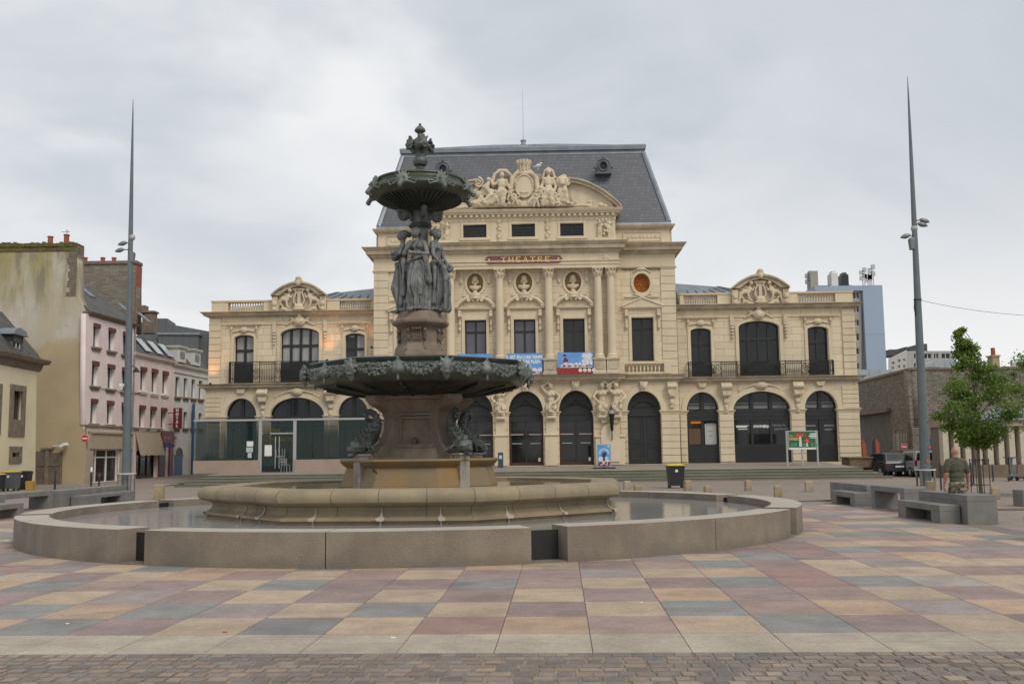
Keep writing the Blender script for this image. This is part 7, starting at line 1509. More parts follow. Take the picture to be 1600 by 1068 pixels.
# colonnaded low building
PL_ = Pl(1470, 56.5, 0); cl_ = PL_.root('low_building', 'low building with pale vertical fins and brown base behind the tree at right', 'building')
xa = PL_(1474,700)[0]; xb = PL_(1780,700)[0]; zt = PL_(1600,665)[1]; zb_ = PL_(1520,726)[1]; fin = mat('pale_fin',(.52,.47,.37),.85,var=.1)
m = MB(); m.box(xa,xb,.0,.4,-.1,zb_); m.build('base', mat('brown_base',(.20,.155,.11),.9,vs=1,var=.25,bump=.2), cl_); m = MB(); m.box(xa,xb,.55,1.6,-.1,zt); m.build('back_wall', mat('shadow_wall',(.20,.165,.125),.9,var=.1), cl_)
per = PL_(1491,700)[0]-PL_(1473.7,700)[0]; n = int((xb-xa)/per)
for i in range(n): x = PL_(1474.5,700)[0]+per*i; m = MB(); m.box(x,x+.32,.05,.6,zb_-.02,zt); m.build('fin', fin, cl_)
m = MB(); m.box(xa-.1,xb,-.15,1.6,zt,zt+.34); m.build('lintel', mat('lintel_beige',(.36,.29,.22),.85,var=.1), cl_); m = MB(); z2 = PL_(1600,641,-1.5)[1]; m.add([(xa+2.8,-.3,zt+.34),(xb,-.3,zt+.34),(xb,1.5,z2+.1),(xa+3.6,1.5,z2+.1),(xa+2.8,3.4,zt+.34),(xb,3.4,zt+.34)],[(0,1,2,3),(3,2,5,4),(0,3,4),(1,5,2)]); m.build('roof', zinc, cl_)
PCh = Pl(1556, 90, 0); chm = PCh.root('chimney', 'lone rendered chimney with a red pot above the stone wall behind the tree', 'chimney'); xa,z = PCh(1551,557); xb,_ = PCh(1561.5,557); m = MB(); m.box(xa,xb,0,1,0,z); m.frusta(xa,xb,0,1,[(z,.08),(z+.15,.08)],back=True); m.build('stack', gable, chm); m = MB(); m.lathe([(.2,0),(.18,.7)],10,((xa+xb)/2,.5,z+.15)); m.build('pot', pot, chm, smooth=True)
# ------------------------------------------------------------------ glass verandah
vg = bpy.data.materials.new('green_glass'); vg.use_nodes = True; b = vg.node_tree.nodes['Principled BSDF']; b.inputs['Base Color'].default_value = (.012,.035,.030,1); b.inputs['Roughness'].default_value = .03; b.inputs['Alpha'].default_value = .42; b.inputs['Specular IOR Level'].default_value = .6
YV = 61.6; pv0, pv1 = at(301.5,734,YV), at(590,733,YV); zv0 = tz(YV)-.02; zv1 = at(420,654,YV).z; VW = pv1.x-pv0.x; vd = 66.6-YV
ve = empty('glass_verandah',(pv0.x,YV,zv0),0,'glazed café verandah with low pink wall in front of the left theatre wing','verandah')
H = zv1-zv0; zw_ = at(360,719,YV).z-zv0; xd0 = at(406,700,YV).x-pv0.x; xd1 = at(460,700,YV).x-pv0.x; pkw = mat('pinkish_low_wall',(.37,.28,.23),.85,var=.1,vs=1)
for a,b_ in ((0,xd0),(xd1,VW)): m = MB(); m.box(a,b_,-.02,.25,0,zw_); m.build('low_wall', pkw, ve, bevel=.01)
m = MB(); m.box(-.02,.23,.25,vd,0,zw_); m.build('low_wall', pkw, ve)
def gl(x0,x1,z0,z1,n):
    for k in range(n): m = MB(); a = x0+(x1-x0)*k/n+.012; b_ = x0+(x1-x0)*(k+1)/n-.012; m.box(a,b_,.10,.115,z0,z1); m.build('glass_pane', vg, ve)
gl(.03,xd0-.1,zw_,H-.12,5); gl(xd1+.1,VW-.03,zw_,H-.12,5); gl(xd0+.12,xd1-.12,.02,H-.12,2)
m = MB(); m.box(.1,.112,.2,vd,zw_,H-.12); m.build('side_glass', vg, ve); m = MB(); m.box(VW-.11,VW-.1,.2,vd,zw_,H-.12); m.build('side_glass', vg, ve)
alu = mat('aluminium',(.42,.43,.42),.45,metal=.4); m = MB(); m.box(-.03,VW+.03,.02,.22,H-.12,H); m.box(-.03,.12,.22,vd,H-.11,H-.01); m.box(xd0-.1,xd0+.1,.04,.2,0,H-.12); m.box(xd1-.1,xd1+.1,.04,.2,0,H-.12); m.box(xd0+.1,xd1-.1,.06,.18,2.35,2.43); m.build('rail', alu, ve, bevel=.008)
m = MB(); m.add([(0,.2,H-.06),(VW,.2,H-.06),(VW,vd,H+.02),(0,vd,H+.02)],[(0,1,2,3)]); m.build('roof', framed, ve)
m = MB(); [m.box(x-.03,x+.03,.0,.02,zw_,H-.12) for x in []]; m.box(.1,VW-.1,vd-.35,vd-.3,0,.9)
m.build('counter', mat('counter_brown',(.10,.08,.05),.7), ve)
m = MB(); xm = (xd0+xd1)/2; [m.box(xm+q*.12-.025,xm+q*.12+.025,.04,.08,.25,2.2) for q in (-1,1)]; m.box(xd0+.15,xd0+.6,.06,.09,2.36,2.42); m.build('door_handle', alu, ve)
ye = mat('yellow_lettering',(.11,.09,.015),.6); text('glass_lettering','LE BAR',.28,(xm-.25,.09,H-.72),ye,ve,ext=.003); text('glass_lettering','L\'ENTRACTE',.30,(xm+.1,.09,H-1.3),ye,ve,ext=.003)
def paper(a,b_,c,d,label=None,mm=None,y=.085):
    x0,z1 = at(a,c,YV).x-pv0.x, at(a,c,YV).z-zv0; x1,z0 = at(b_,d,YV).x-pv0.x, at(b_,d,YV).z-zv0; m = MB(); m.box(x0,x1,y,y+.008,z0,z1); return m.build('paper_notice', mm or white, ve)
pale = mat('pale_green_paper',(.42,.52,.48),.7); paper(385,395,689,697); paper(384,394.5,698.5,706,mm=pale); paper(386.5,392.5,707,715,mm=pale); paper(413,424,695,712)
m = MB(); m.box(0,VW,.3,vd,-.0,.03); m.build('floor', framed, ve)
for i,(px,h_) in enumerate(((325,.0),(368,.0),(505,0),(545,0))):
    x = at(px,720,YV+2.2).x; e = empty('cafe_table',(x,YV+2.2,zv0+.03),0,['round café table inside the verandah, nearest its left end','round café table inside the verandah behind the paper notices','round café table inside the verandah just right of the door','round café table inside the verandah, nearest the fountain'][i],'table','café tables behind the glass')
    m = MB(); m.lathe([(.38,.72),(.38,.75)],16); m.build('table_top', mat('table_top%d'%i,(.25,.22,.15),.5), e, smooth=False); m = MB(); m.tube([(0,0,.02),(0,0,.72)],.035,6); m.lathe([(.24,0),(.22,.03)],12); m.build('pedestal', iron, e)
e = empty('potted_plant',(at(329,720,YV+1).x,YV+1.0,zv0+.03),0,'dark bushy potted plant behind the glass at the verandah\'s left end','plant'); m = MB(); m.lathe([(.2,0),(.28,.5),(.3,.52)],12); m.build('pot', greyw, e); m = MB(); r_ = random.Random(9)
for q in range(160): a = 2*PI*r_.random(); b_ = R(20+65*r_.random()); L_ = .4+.5*r_.random(); d = Vector((cos(a)*cos(b_),sin(a)*cos(b_),sin(b_))); p = Vector((0,0,.5)); t = d.orthogonal().normalized()*.05; m.add([p+d*L_*.4-t,p+d*L_*.4+t,p+d*L_,],[(0,1,2)])
m.build('leaves', mat('dark_leaf',(.035,.06,.03),.6), e)
# stacked metal chairs at the café door
def chair(loc, rz, up, label):
    e = empty('cafe_chair', loc, rz, label, 'chair', 'metal chairs at the café door'); al = MT['aluminium']
    for sx_,sy_ in ((-1,-1),(1,-1),(-1,1),(1,1)): m = MB(); m.tube([(sx_*.2,sy_*.2,0),(sx_*.18,sy_*.18,.45)]+([(sx_*.19,.24,.88)] if sy_>0 else []),.014,6); m.build('leg', al, e)
    m = MB(); [m.box(-.2,.2,-.2+q*.09,-.2+q*.09+.06,.44,.455) for q in range(5)]; m.build('seat', al, e); m = MB(); [m.box(-.19,.19,.205+.006*q,.22+.006*q,.52+q*.09,.55+q*.09) for q in range(4)]; m.build('backrest', al, e); return e
pc = at(446,733,YV-.5); z_ = tz(YV-.5)
chair((pc.x,YV-.5,z_), R(165), 1, 'slatted metal café chair standing on its legs at the verandah door')
c2_ = chair((pc.x-.32,YV-.5,z_+.98), R(170), 1, 'slatted metal café chair upturned on top of the other one at the door'); c2_.rotation_euler.x = R(176); c2_.location.z = z_+1.42
# ------------------------------------------------------------------ concrete benches
def bench_piece(m, x0, x1, y0, y1, h, t=.12, open_side='y', leg=.35):
    """block seat: slab top on two end blocks (opening seen from the side)"""
    m.box(x0,x1,y0,y1,h-t,h); m.box(x0,x1,y0,y0+leg,0,h-t); m.box(x0,x1,y1-leg,y1,0,h-t)
def bench(label, pieces, rz=0):
    xs = sum(p[0]+p[1] for p in pieces)/(2*len(pieces)); ys = min(p[2] for p in pieces)
    e = empty('concrete_bench', (xs,ys,0), 0, label, 'bench', 'grey concrete benches around the square')
    for (x0,x1,y0,y1,h,nm,leg,t) in pieces:
        m = MB(); bench_piece(m, x0-xs, x1-xs, y0-ys, y1-ys, h, t, leg=leg); m.build(nm, concrete, e, bevel=.012)
bench('farthest grey concrete bench on the right, low seat beside a taller block', [(10.12,10.60,29.9,32.1,.42,'low_seat',.45,.16),(10.62,11.25,30.3,33.8,.63,'high_block',1.74,.16)])
bench('single tall grey concrete bench with a square hole under it, between the two double benches', [(10.42,11.1,26.9,29.4,.665,'high_block',.3,.15)])
bench('grey concrete double bench in front of the walking man', [(9.70,10.17,23.0,25.5,.43,'low_seat',.5,.15),(10.2,10.88,22.7,25.4,.66,'high_block',1.34,.15)])
e = empty('concrete_bench',(9.47,18.3,0),0,'grey concrete bench cut off by the right edge, nearest the camera','bench','grey concrete benches around the square')
m = MB(); m.box(0,2.2,0,.48,.30,.45); m.box(0,.16,0,.48,0,.30); m.box(2.0,2.2,0,.48,0,.30); m.build('low_seat', concrete, e, bevel=.012)
e = empty('concrete_bench',(14.75,29.2,0),0,'small grey concrete bench at the right edge beyond the broken slab','bench','grey concrete benches around the square')
m = MB(); m.box(0,2.2,0,.6,.32,.47); m.box(0,.3,0,.6,0,.32); m.box(1.9,2.2,0,.6,0,.32); m.build('low_seat', concrete, e, bevel=.012)
bench('long grey concrete bench left of the pool beneath the left mast', [(-16.7,-16.02,35.6,41.6,.60,'high_block',2.98,.15),(-15.98,-15.5,36.3,41.2,.38,'low_seat',1.5,.13)])
bench('grey concrete bench with a deep opening at the left beside the dark posts', [(-16.9,-16.2,31.7,35.4,.62,'high_block',.35,.17)])
bench('grey concrete bench cut off by the left edge', [(-15.3,-14.6,26.4,30.0,.44,'low_seat',.35,.15)])
# ------------------------------------------------------------------ squat stone bollards
bst = mat('bollard_stone', (.36,.28,.18), .9, vs=3, var=.25, bump=.3, bs=25)
bst2 = mat('bollard_stone_pale', (.40,.33,.25), .9, vs=3, var=.2, bump=.3, bs=25)
for (px, py, h, w_, lab) in ((980,765,14,11,'pinkish square stone bollard just behind the basin rim'),(996.5,765.5,8,11,'lowest stone bollard, showing just over the pool wall beside a taller one'),(1075,765.5,15,11,'squat stone bollard at the right foot of the yellow-lidded bin'),(1106,769.5,11,11,'squat stone bollard, second to the right of the yellow-lidded bin'),
        (1169,766,16,9.5,'narrow stone bollard in the middle of the paving before the steps'),(1216,776,17.5,12,'stone bollard standing nearest the pool in front of the steps'),(1264.5,767.5,16,12,'pale stone bollard left of the first concrete bench'),(1454,767,16,12.5,'stone bollard directly in front of the right mast'),(1555,779,18,12.5,'stone bollard right of the caged tree'),(248.5,779,22,15,'ochre stone bollard behind the pool wall at left')):
    p = gp(px,py); s_ = p.y/F; W_ = w_*s_; H_ = h*s_; m = MB(); m.frusta(-W_/2,W_/2,-W_/2,W_/2,[(0,0),(H_-.03,-.01),(H_,-.035)],back=True)
    o = m.build('stone_bollard', bst if px not in (980,1264.5) else bst2, bevel=.015); o.location = (p.x,p.y,0); o.rotation_euler.z = R(8 if px<1200 else -6); tag(o, lab, 'bollard', None, None); o['group'] = 'squat stone bollards'
p = gp(36,768); m = MB(); m.frusta(-.18,.18,-.18,.18,[(0,0),(.55,.02),(.56,.0)],back=True); o = m.build('stone_bollard', mat('ochre_bollard',(.35,.22,.05),.85), bevel=.02); o.location = (p.x*.985,p.y,0); tag(o,'mustard-brown stone bollard in front of the grey bins','bollard','squat stone bollards')
# ------------------------------------------------------------------ wheeled bins
yel = mat('yellow_plastic', (.62,.46,.02), .5, var=.1); blackp2 = mat('black_plastic', (.022,.024,.03), .45); greyp = mat('grey_plastic', (.10,.115,.125), .5, var=.1)
def bin_(px, py, wpx, hpx, body, lid, label, rz=0, four=False, Z=None):
    p = gp(px,py) if Z is None else at(px,py,Z); s_ = p.y/F; W_ = wpx*s_; H_ = hpx*s_
    e = empty('wheeled_bin', (p.x,p.y,0), rz, label, 'bin', 'wheeled rubbish bins'); D = W_*.95
    m = MB(); m.frusta(-W_*.40,W_*.40,-D*.4,D*.4,[(.12,0),(H_*.88,W_*.07),(H_*.88,W_*.10),(H_*.92,W_*.10)],back=True); [m.box(-W_*.42+q*W_*.28-.01,-W_*.42+q*W_*.28+.01,-D*.47,-D*.40,.2,H_*.8) for q in ()]; b = m.build('body', body, e, bevel=.02)
    m = MB(); m.frusta(-W_*.46,W_*.46,-D*.46,D*.46,[(H_*.92,.03),(H_*.95,.04),(H_,-W_*.12)],back=True); m.box(-W_*.3,W_*.3,D*.48,D*.56,H_*.9,H_*.94); m.build('lid', lid, e, bevel=.015)
    for sx_ in (-1,1):
        for sy_ in ((-1,1) if four else (1,)):
            m = MB(); m.lathe([(.09,-.03),(.09,.03)],12); w_ = m.build('wheel', blackp2, e); w_.rotation_euler = (0,R(90),0); w_.location = (sx_*W_*.36,sy_*D*.33,.09)
    m = MB(); 
    if not four: m.box(-W_*.3,W_*.3,-D*.36,-D*.3,0,.14); m.build('foot', blackp2, e)
    m = MB(); yy = -D*.4-W_*.053; m.add([(.07*cos(2*PI*k/10),yy-.012,H_*.72+.07*sin(2*PI*k/10)) for k in range(10)],[tuple(range(10))]); m.build('sticker', white, e)
bin_(1056,762,27,37,blackp2,yel,'black wheeled bin with a yellow lid standing alone before the theatre steps',four=True)
bin_(17,763,23,31,greyp,yel,'grey wheeled bin with a yellow lid at the corner building',four=True,Z=54.6)
bin_(37.5,762,19,29,blackp2,blackp2,'all-black wheeled bin right of the grey one at the corner building',Z=56.5)
bin_(-2,763,15,28,blackp2,yel,'black bin with yellow lid cut off by the left edge',Z=53.6)
bin_(118,756,16,22,blackp2,mat('lime_lid',(.32,.33,.03),.5),'black bin with a lime-yellow lid under the blind gable wall')
# ------------------------------------------------------------------ posts
def post(px, y0, y1, w_, label, m_=postm, cap=None, grp='slim dark street posts', nm='street_post'):
    p = gp(px,y1); s_ = p.y/F; H_ = (y1-y0)*s_; m = MB(); r_ = w_*s_/2; m.lathe([(r_*1.5,0),(r_*1.5,.04),(r_,.05),(r_,H_-.04),(r_*.8,H_)],10)
    o = m.build(nm, m_, smooth=True); o.location = (p.x,p.y,0); tag(o,label,'post',grp)
    if cap: m = MB(); m.lathe([(r_*1.25,H_-.28),(r_*1.25,H_-.02),(r_,H_)],10); c = m.build('cap', cap, o, smooth=True)
    return o
post(85.5,735,766,3,'dark post left of the two short ones, in front of the brown gate')
post(142,730,760,3,'dark post with a white top before the pink shop front', cap=white)
post(154.6,739,760,2.6,'dark post with a small reddish cap beside the white-topped one', cap=redl)
post(1471,724,768,2.6,'dark purple post just left of the walking man')
post(1505,740,763,2.4,'thin dark post close to the right hip of the walking man')
post(1511.5,736,756,2.4,'short dark post behind the walking man\'s right hand')
post(1518.2,722,759,3,'dark post, left one of the close pair before the tree cage'); post(1521.6,716,757,2.4,'dark post, right one of the close pair before the tree cage')
post(1552,725,751.5,2.2,'dark post between the caged tree and the scooters')
# ------------------------------------------------------------------ masts
def mast_pole(bx, by, tx, ty, Zb, label, lamps, ring=True, cam=None, ringh=.7):
    b = at(bx,by,Zb); b.z = 0; t = at(tx,ty,Zb); H_ = t.z; e = empty('light_mast', b, 0, label, 'light mast', 'tall tapered light masts')
    dx = t.x-b.x
    def C(z): return Vector((dx*z/H_,0,z))
    m = MB(); n = 24; pts = [C(H_*i/n) for i in range(n+1)]; rr_ = [.215*(1-i/n)**.72+.012 for i in range(n+1)]; m.tube(pts, rr_, 16); m.build('pole', polem, e, smooth=True)
    m = MB(); m.lathe([(.26,0),(.26,.03),(.22,.05)],16); m.build('base_plate', polem, e)
    lampm = mat('lamp_grey_%d'%bx,(.20,.21,.22),.4,metal=.4)
    for (lx,ly,kind,sd_) in lamps:
        q = at(lx,ly,Zb)-b; c = C(q.z); m = MB()
        if kind == 'h':
            m.tube([c, q],.035,6); m.lathe([(.10,-.02),(.17,.06),(.17,.16),(.10,.30),(.05,.36)],12); o_ = None
            me = MB(); d = Vector((sd_*1.0,0,-.28)).normalized(); me.tube([q-d*.12,q-d*.02,q+d*.12,q+d*.26,q+d*.34],[.05,.105,.12,.075,.03],12); me.build('floodlight', lampm, e, smooth=True)
            mm_ = MB(); mm_.tube([c,q],.03,6); mm_.build('arm', polem, e)
        if kind == 'b': me = MB(); me.ball(tuple(q),.17); me.tube([c,q],.03,6); me.build('dome_light', mat('dome_%d%d'%(bx,ly),(.36,.37,.37),.35), e, smooth=True)
        if kind == 'x': me = MB(); me.frusta(q.x-.08,q.x+.08,-.14,.14,[(q.z-.3,0),(q.z+.2,.03),(q.z+.28,-.04)],back=True); me.box(min(q.x,c.x),max(q.x,c.x),-.03,.03,q.z-.05,q.z+.05); me.build('box_light', lampm, e, bevel=.02)
    if ring:
        m = MB(); n = 28; vs = []
        for k in range(n):
            a = 2*PI*k/n
            for (r_,z) in ((.46,ringh),(.46,ringh+.06),(.36,ringh+.06),(.36,ringh)): vs.append((r_*sin(a),-r_*cos(a),z))
        m.add(vs,[(4*k+j,4*((k+1)%n)+j,4*((k+1)%n)+(j+1)%4,4*k+(j+1)%4) for k in range(n) for j in range(4)]); m.build('guard_ring', mat('ring_white_%d'%bx,(.55,.54,.52),.5), e)
        for k in range(4): a = R(40+90*k); m = MB(); m.obox((.42*sin(a),-.42*cos(a),ringh/2),.10,.05,ringh,rz=a); m.build('guard_leg', concrete, e, bevel=.01)
    return e, b, C
eR, bR, CR = mast_pole(1447,758,1418,120,45.4,'light mast at right, with a cable tied to it, leaning slightly left',[(1441,344,'h',1),(1438,350,'h',1),(1428.5,357,'b',1),(1418,368,'h',-1),(1424.5,380,'x',1)])
eL, bL, CL = mast_pole(197,768,208,155,50,'light mast at left in front of the pink houses, carrying a small white camera',[(194.5,379.5,'h',-1),(190,390,'h',-1),(206.5,371,'b',1),(206.8,401,'x',1)],ringh=.90)
q = at(193.5,602,50)-bL; m = MB(); m.obox((q.x,-.25,q.z),.16,.35,.16); m.ball((q.x-.02,-.3,q.z-.15),.1); m.tube([(q.x,-.1,q.z+.05),(CL(q.z).x,0,q.z+.05)],.03,6); m.build('camera', white, eL, bevel=.01)
m = MB()
for (px,py,s_) in ((1452,698,.07),(1449,720,.09)): q = at(px,py,45.2)-bR; m.obox((q.x,-.24,q.z),s_*1.5,.015,s_)
m.build('orange_sticker', mat('sticker_orange',(.6,.10,.03),.6), eR)
q0 = CR(at(1434,468,45.4).z); m = MB(); m.tube([q0+Vector((.16*cos(k*PI/6),.16*sin(k*PI/6),.02*cos(k))) for k in range(13)],.03,6); m.tube([q0+Vector((-.16,-.05,0)),q0+Vector((-.2,-.06,-.4)),q0+Vector((-.16,-.06,-.75)),q0+Vector((-.09,-.08,-.7)),q0+Vector((-.08,-.1,-.1))],.03,6); m.build('cable_loop', iron, eR)
m = MB(); a = bR+q0; b_ = at(1720,493,44); pts = [a.lerp(b_,k/16)+Vector((0,0,-.30*(1-(2*k/16-1)**2))) for k in range(17)]; m.tube(pts,.009,5); tag(m.build('cable', iron),'thin black cable strung from the right mast out of the picture','cable')
# ------------------------------------------------------------------ no-entry signs
def noentry(px, py, rpx, Z, ybase, label, pm):
    c = at(px,py,Z); e = empty('no_entry_sign',(c.x,Z,0),0,label,'road sign','round no-entry road signs'); r_ = rpx*Z/F
    m = MB(); m.tube([(0,.03,0),(0,.03,c.z-r_*.5)],.04,8); m.build('pole', pm, e, smooth=True)
    m = MB(); n = 28; m.prism([(r_*cos(2*PI*k/n),c.z+r_*sin(2*PI*k/n)) for k in range(n)],-.03,-.01); m.build('rim', white, e)
    m = MB(); r2 = r_*.93; m.prism([(r2*cos(2*PI*k/n),c.z+r2*sin(2*PI*k/n)) for k in range(n)],-.04,-.031); m.build('disc', red, e); m = MB(); m.box(-r_*.68,r_*.68,-.05,-.041,c.z-r_*.16,c.z+r_*.16); m.build('bar', white, e)
noentry(133,684.5,6.2,58,757,'red and white no-entry sign on a beige post by the pink shop at left',beige); noentry(1412.5,697.5,4.6,66,740,'red and white no-entry sign before the white panel behind the cars, at right',polem)
# ------------------------------------------------------------------ things on the terrace
def tp(px, Y): p = at(px,700,Y); return p.x
xx = tp(782,64.0); zt_ = tz(64.0); m = MB(); m.frusta(-.17,.17,-.1,.1,[(0,0),(.93,0),(.97,-.03)],back=True); o = m.build('info_terminal', mat('terminal_blue',(.035,.06,.08),.45), bevel=.02); o.location = (xx,64.0,zt_); tag(o,'slim dark blue terminal post at the foot of a door pier','post'); m = MB(); m.box(-.09,.09,-.112,-.10,.55,.78); m.build('notice', mat('notice_pale',(.5,.55,.6),.5), o)
Y_ = 61.0; xx = tp(943.5,Y_); z0_ = tz(Y_); e = empty('poster_stand',(xx,Y_,z0_),0,'free-standing poster board with a blue-white-red poster before the theatre','poster stand'); s_ = Y_/F; W_ = 19.5*s_; H_ = 33*s_
m = MB(); m.box(-W_/2-.05,W_/2+.05,0,.06,.10,.14+H_+.05); m.build('panel', alu, e, bevel=.01); m = MB(); m.box(-17*s_,17*s_,-.28,-.22,.0,.07); m.box(-17*s_,17*s_,.28,.34,.0,.07); m.box(-.08,.08,-.28,.34,.03,.09); m.box(-15*s_,-14*s_,-.28,.34,.02,.08); m.box(14*s_,15*s_,-.28,.34,.02,.08); m.build('foot', MT['slate'] if False else framed, e)
m = MB(); m.box(-W_/2,W_/2,-.008,.0,.14,.14+H_); po = m.build('poster', mat('poster_sky',(.06,.27,.60),.5,vs=2,col2=(.12,.40,.70)), e)
m = MB(); blobs(m,-W_*.45,W_*.45,.2,.14+H_*.45,-.010,16,3,.08,.16); 
for k in range(9): a = PI*k/8; m.add([(.26*cos(a)+.05*cos(2*PI*q/8),-.022,.14+H_*.6+.26*sin(a)+.05*sin(2*PI*q/8)) for q in range(8)],[tuple(range(8))])
m.build('printed_cloud', cloudp, po); m = MB(); blobs(m,-W_*.48,W_*.48,.16,.14+H_*.22,-.024,16,5,.05,.09); m.build('printed_red', redp, po); m = MB(); m.box(-.06,.05,-.036,-.034,.14+H_*.25,.14+H_*.55); blobs(m,-.14,.14,.14+H_*.5,.14+H_*.66,-.037,5,6,.05,.08); m.build('printed_figure', blackp, po); m = MB(); m.box(W_*.28,W_*.44,-.036,-.034,.14+H_*.9,.14+H_*.96); m.build('printed_mark', white, po)
# green display board
Y_ = 61.5; z0_ = tz(Y_); pa, pb = at(1230,700,Y_), at(1277.5,700,Y_); W_ = pb.x-pa.x; e = empty('display_board',((pa.x+pb.x)/2,Y_,z0_),0,'green display board with red mushrooms on three grey posts before the right wing','display board')
zb_, zt_ = at(1253,702,Y_).z-z0_, at(1253,672.5,Y_).z-z0_
for k,x in enumerate((-W_/2,0,W_/2)): m = MB(); m.box(x-.05,x+.05,.01,.11,0,zt_ if k!=1 else zb_); m.build('post', alu, e, bevel=.01)
m = MB(); m.box(-W_/2+.06,W_/2-.06,-.02,.09,zb_,zt_); m.build('frame', alu, e, bevel=.01); m = MB(); w2 = W_/2-.12; m.box(-w2,w2,-.032,-.021,zb_+.14,zt_-.05); bo = m.build('panel', mat('board_green',(.015,.10,.045),.5,vs=4,col2=(.03,.14,.06)), e)
hb_ = zt_-zb_-.19; zB = zb_+.14
def disc(m, cx, cz, rx, rz, y, a0=0, a1=2*PI, n=16): m.add([(cx+rx*cos(a0+(a1-a0)*k/n),y,cz+rz*sin(a0+(a1-a0)*k/n)) for k in range(n if a1-a0>6 else n+1)],[tuple(range(n if a1-a0>6 else n+1))])
m = MB(); disc(m,-.12,zB+hb_*.66,.38,hb_*.26,-.036,0,PI); disc(m,.30,zB+hb_*.42,.17,.17,-.036); m.build('mushroom_cap', mat('mushroom_red',(.5,.02,.02),.5), bo)
m = MB(); m.add([(-.2,-.0365,zB+.05),(-.02,-.0365,zB+.05),(-.06,-.0365,zB+hb_*.68),(-.17,-.0365,zB+hb_*.68)],[(0,1,2,3)]); m.add([(.22,-.0365,zB+.05),(.36,-.0365,zB+.05),(.32,-.0365,zB+.3),(.27,-.0365,zB+.3)],[(0,1,2,3)]); [disc(m,-.12+.14*q,zB+hb_*.74+.03*(q%2),.03,.03,-.038) for q in (-1,0,1)]; disc(m,.27,zB+hb_*.45,.03,.03,-.038); disc(m,.34,zB+hb_*.38,.025,.025,-.038); m.build('mushroom_stem', mat('mushroom_white',(.65,.62,.5),.5), bo)
m = MB(); [disc(m,x,zB+.14+.03*(k%2),.11,.13,-.035) for k,x in enumerate((-.62,-.42,.12,.62,.80))]; m.build('printed_leaves', mat('leaf_print',(.06,.24,.10),.5), bo)
text('board_lettering','EN',.17,(-w2+.16,-.037,zB+hb_*.72),goldl,bo,ext=.002); text('board_lettering','FORÊT',.20,(-w2+.33,-.037,zB+hb_*.52),goldl,bo,bold=.008,ext=.002)
m = MB(); m.box(.50,.86,-.036,-.034,zB+hb_*.80,zB+hb_*.88); m.box(.42,.88,-.036,-.034,zB+hb_*.66,zB+hb_*.75); m.box(.50,.84,-.036,-.034,zB+hb_*.57,zB+hb_*.61); m.box(-w2,w2,-.036,-.034,zB-.13,zB-.02); m.build('printed_lines', white, bo)
m = MB(); xa = tp(1318,63.5); xb = tp(1364,63.5); z0_ = tz(62.5); m.box(0,xb-xa,0,1.6,-.2,.36); m.box(-.08,xb-xa+.08,-.08,1.68,.36,.46); o = m.build('stone_planter', mat('planter_stone',(.20,.145,.09),.9,vs=2,var=.3,bump=.3), bevel=.02); o.location = (xa,62.4,z0_); tag(o,'low brown stone block with a slab top at the theatre\'s right corner','planter')
# gull on the pediment
q = at(841,259,64.4); m = MB(); m.ball((0,0,0),(.13,.22,.11),10,6); m.ball((-.02,-.2,.12),(.07,.08,.07)); m.tube([(-.02,-.26,.12),(-.02,-.34,.10)],.018,5,.006); m.tube([(0,.15,0),(0,.36,-.05)],.06,6,.02); m.tube([(-.03,0,-.08),(-.03,0,-.3)],.01,4); m.tube([(.03,0,-.08),(.03,0,-.3)],.01,4)
o = m.build('gull', white, smooth=True); o.location = q; o.rotation_euler.z = R(60); tag(o,'small white gull perched on the sculpture at the top of the theatre','bird')
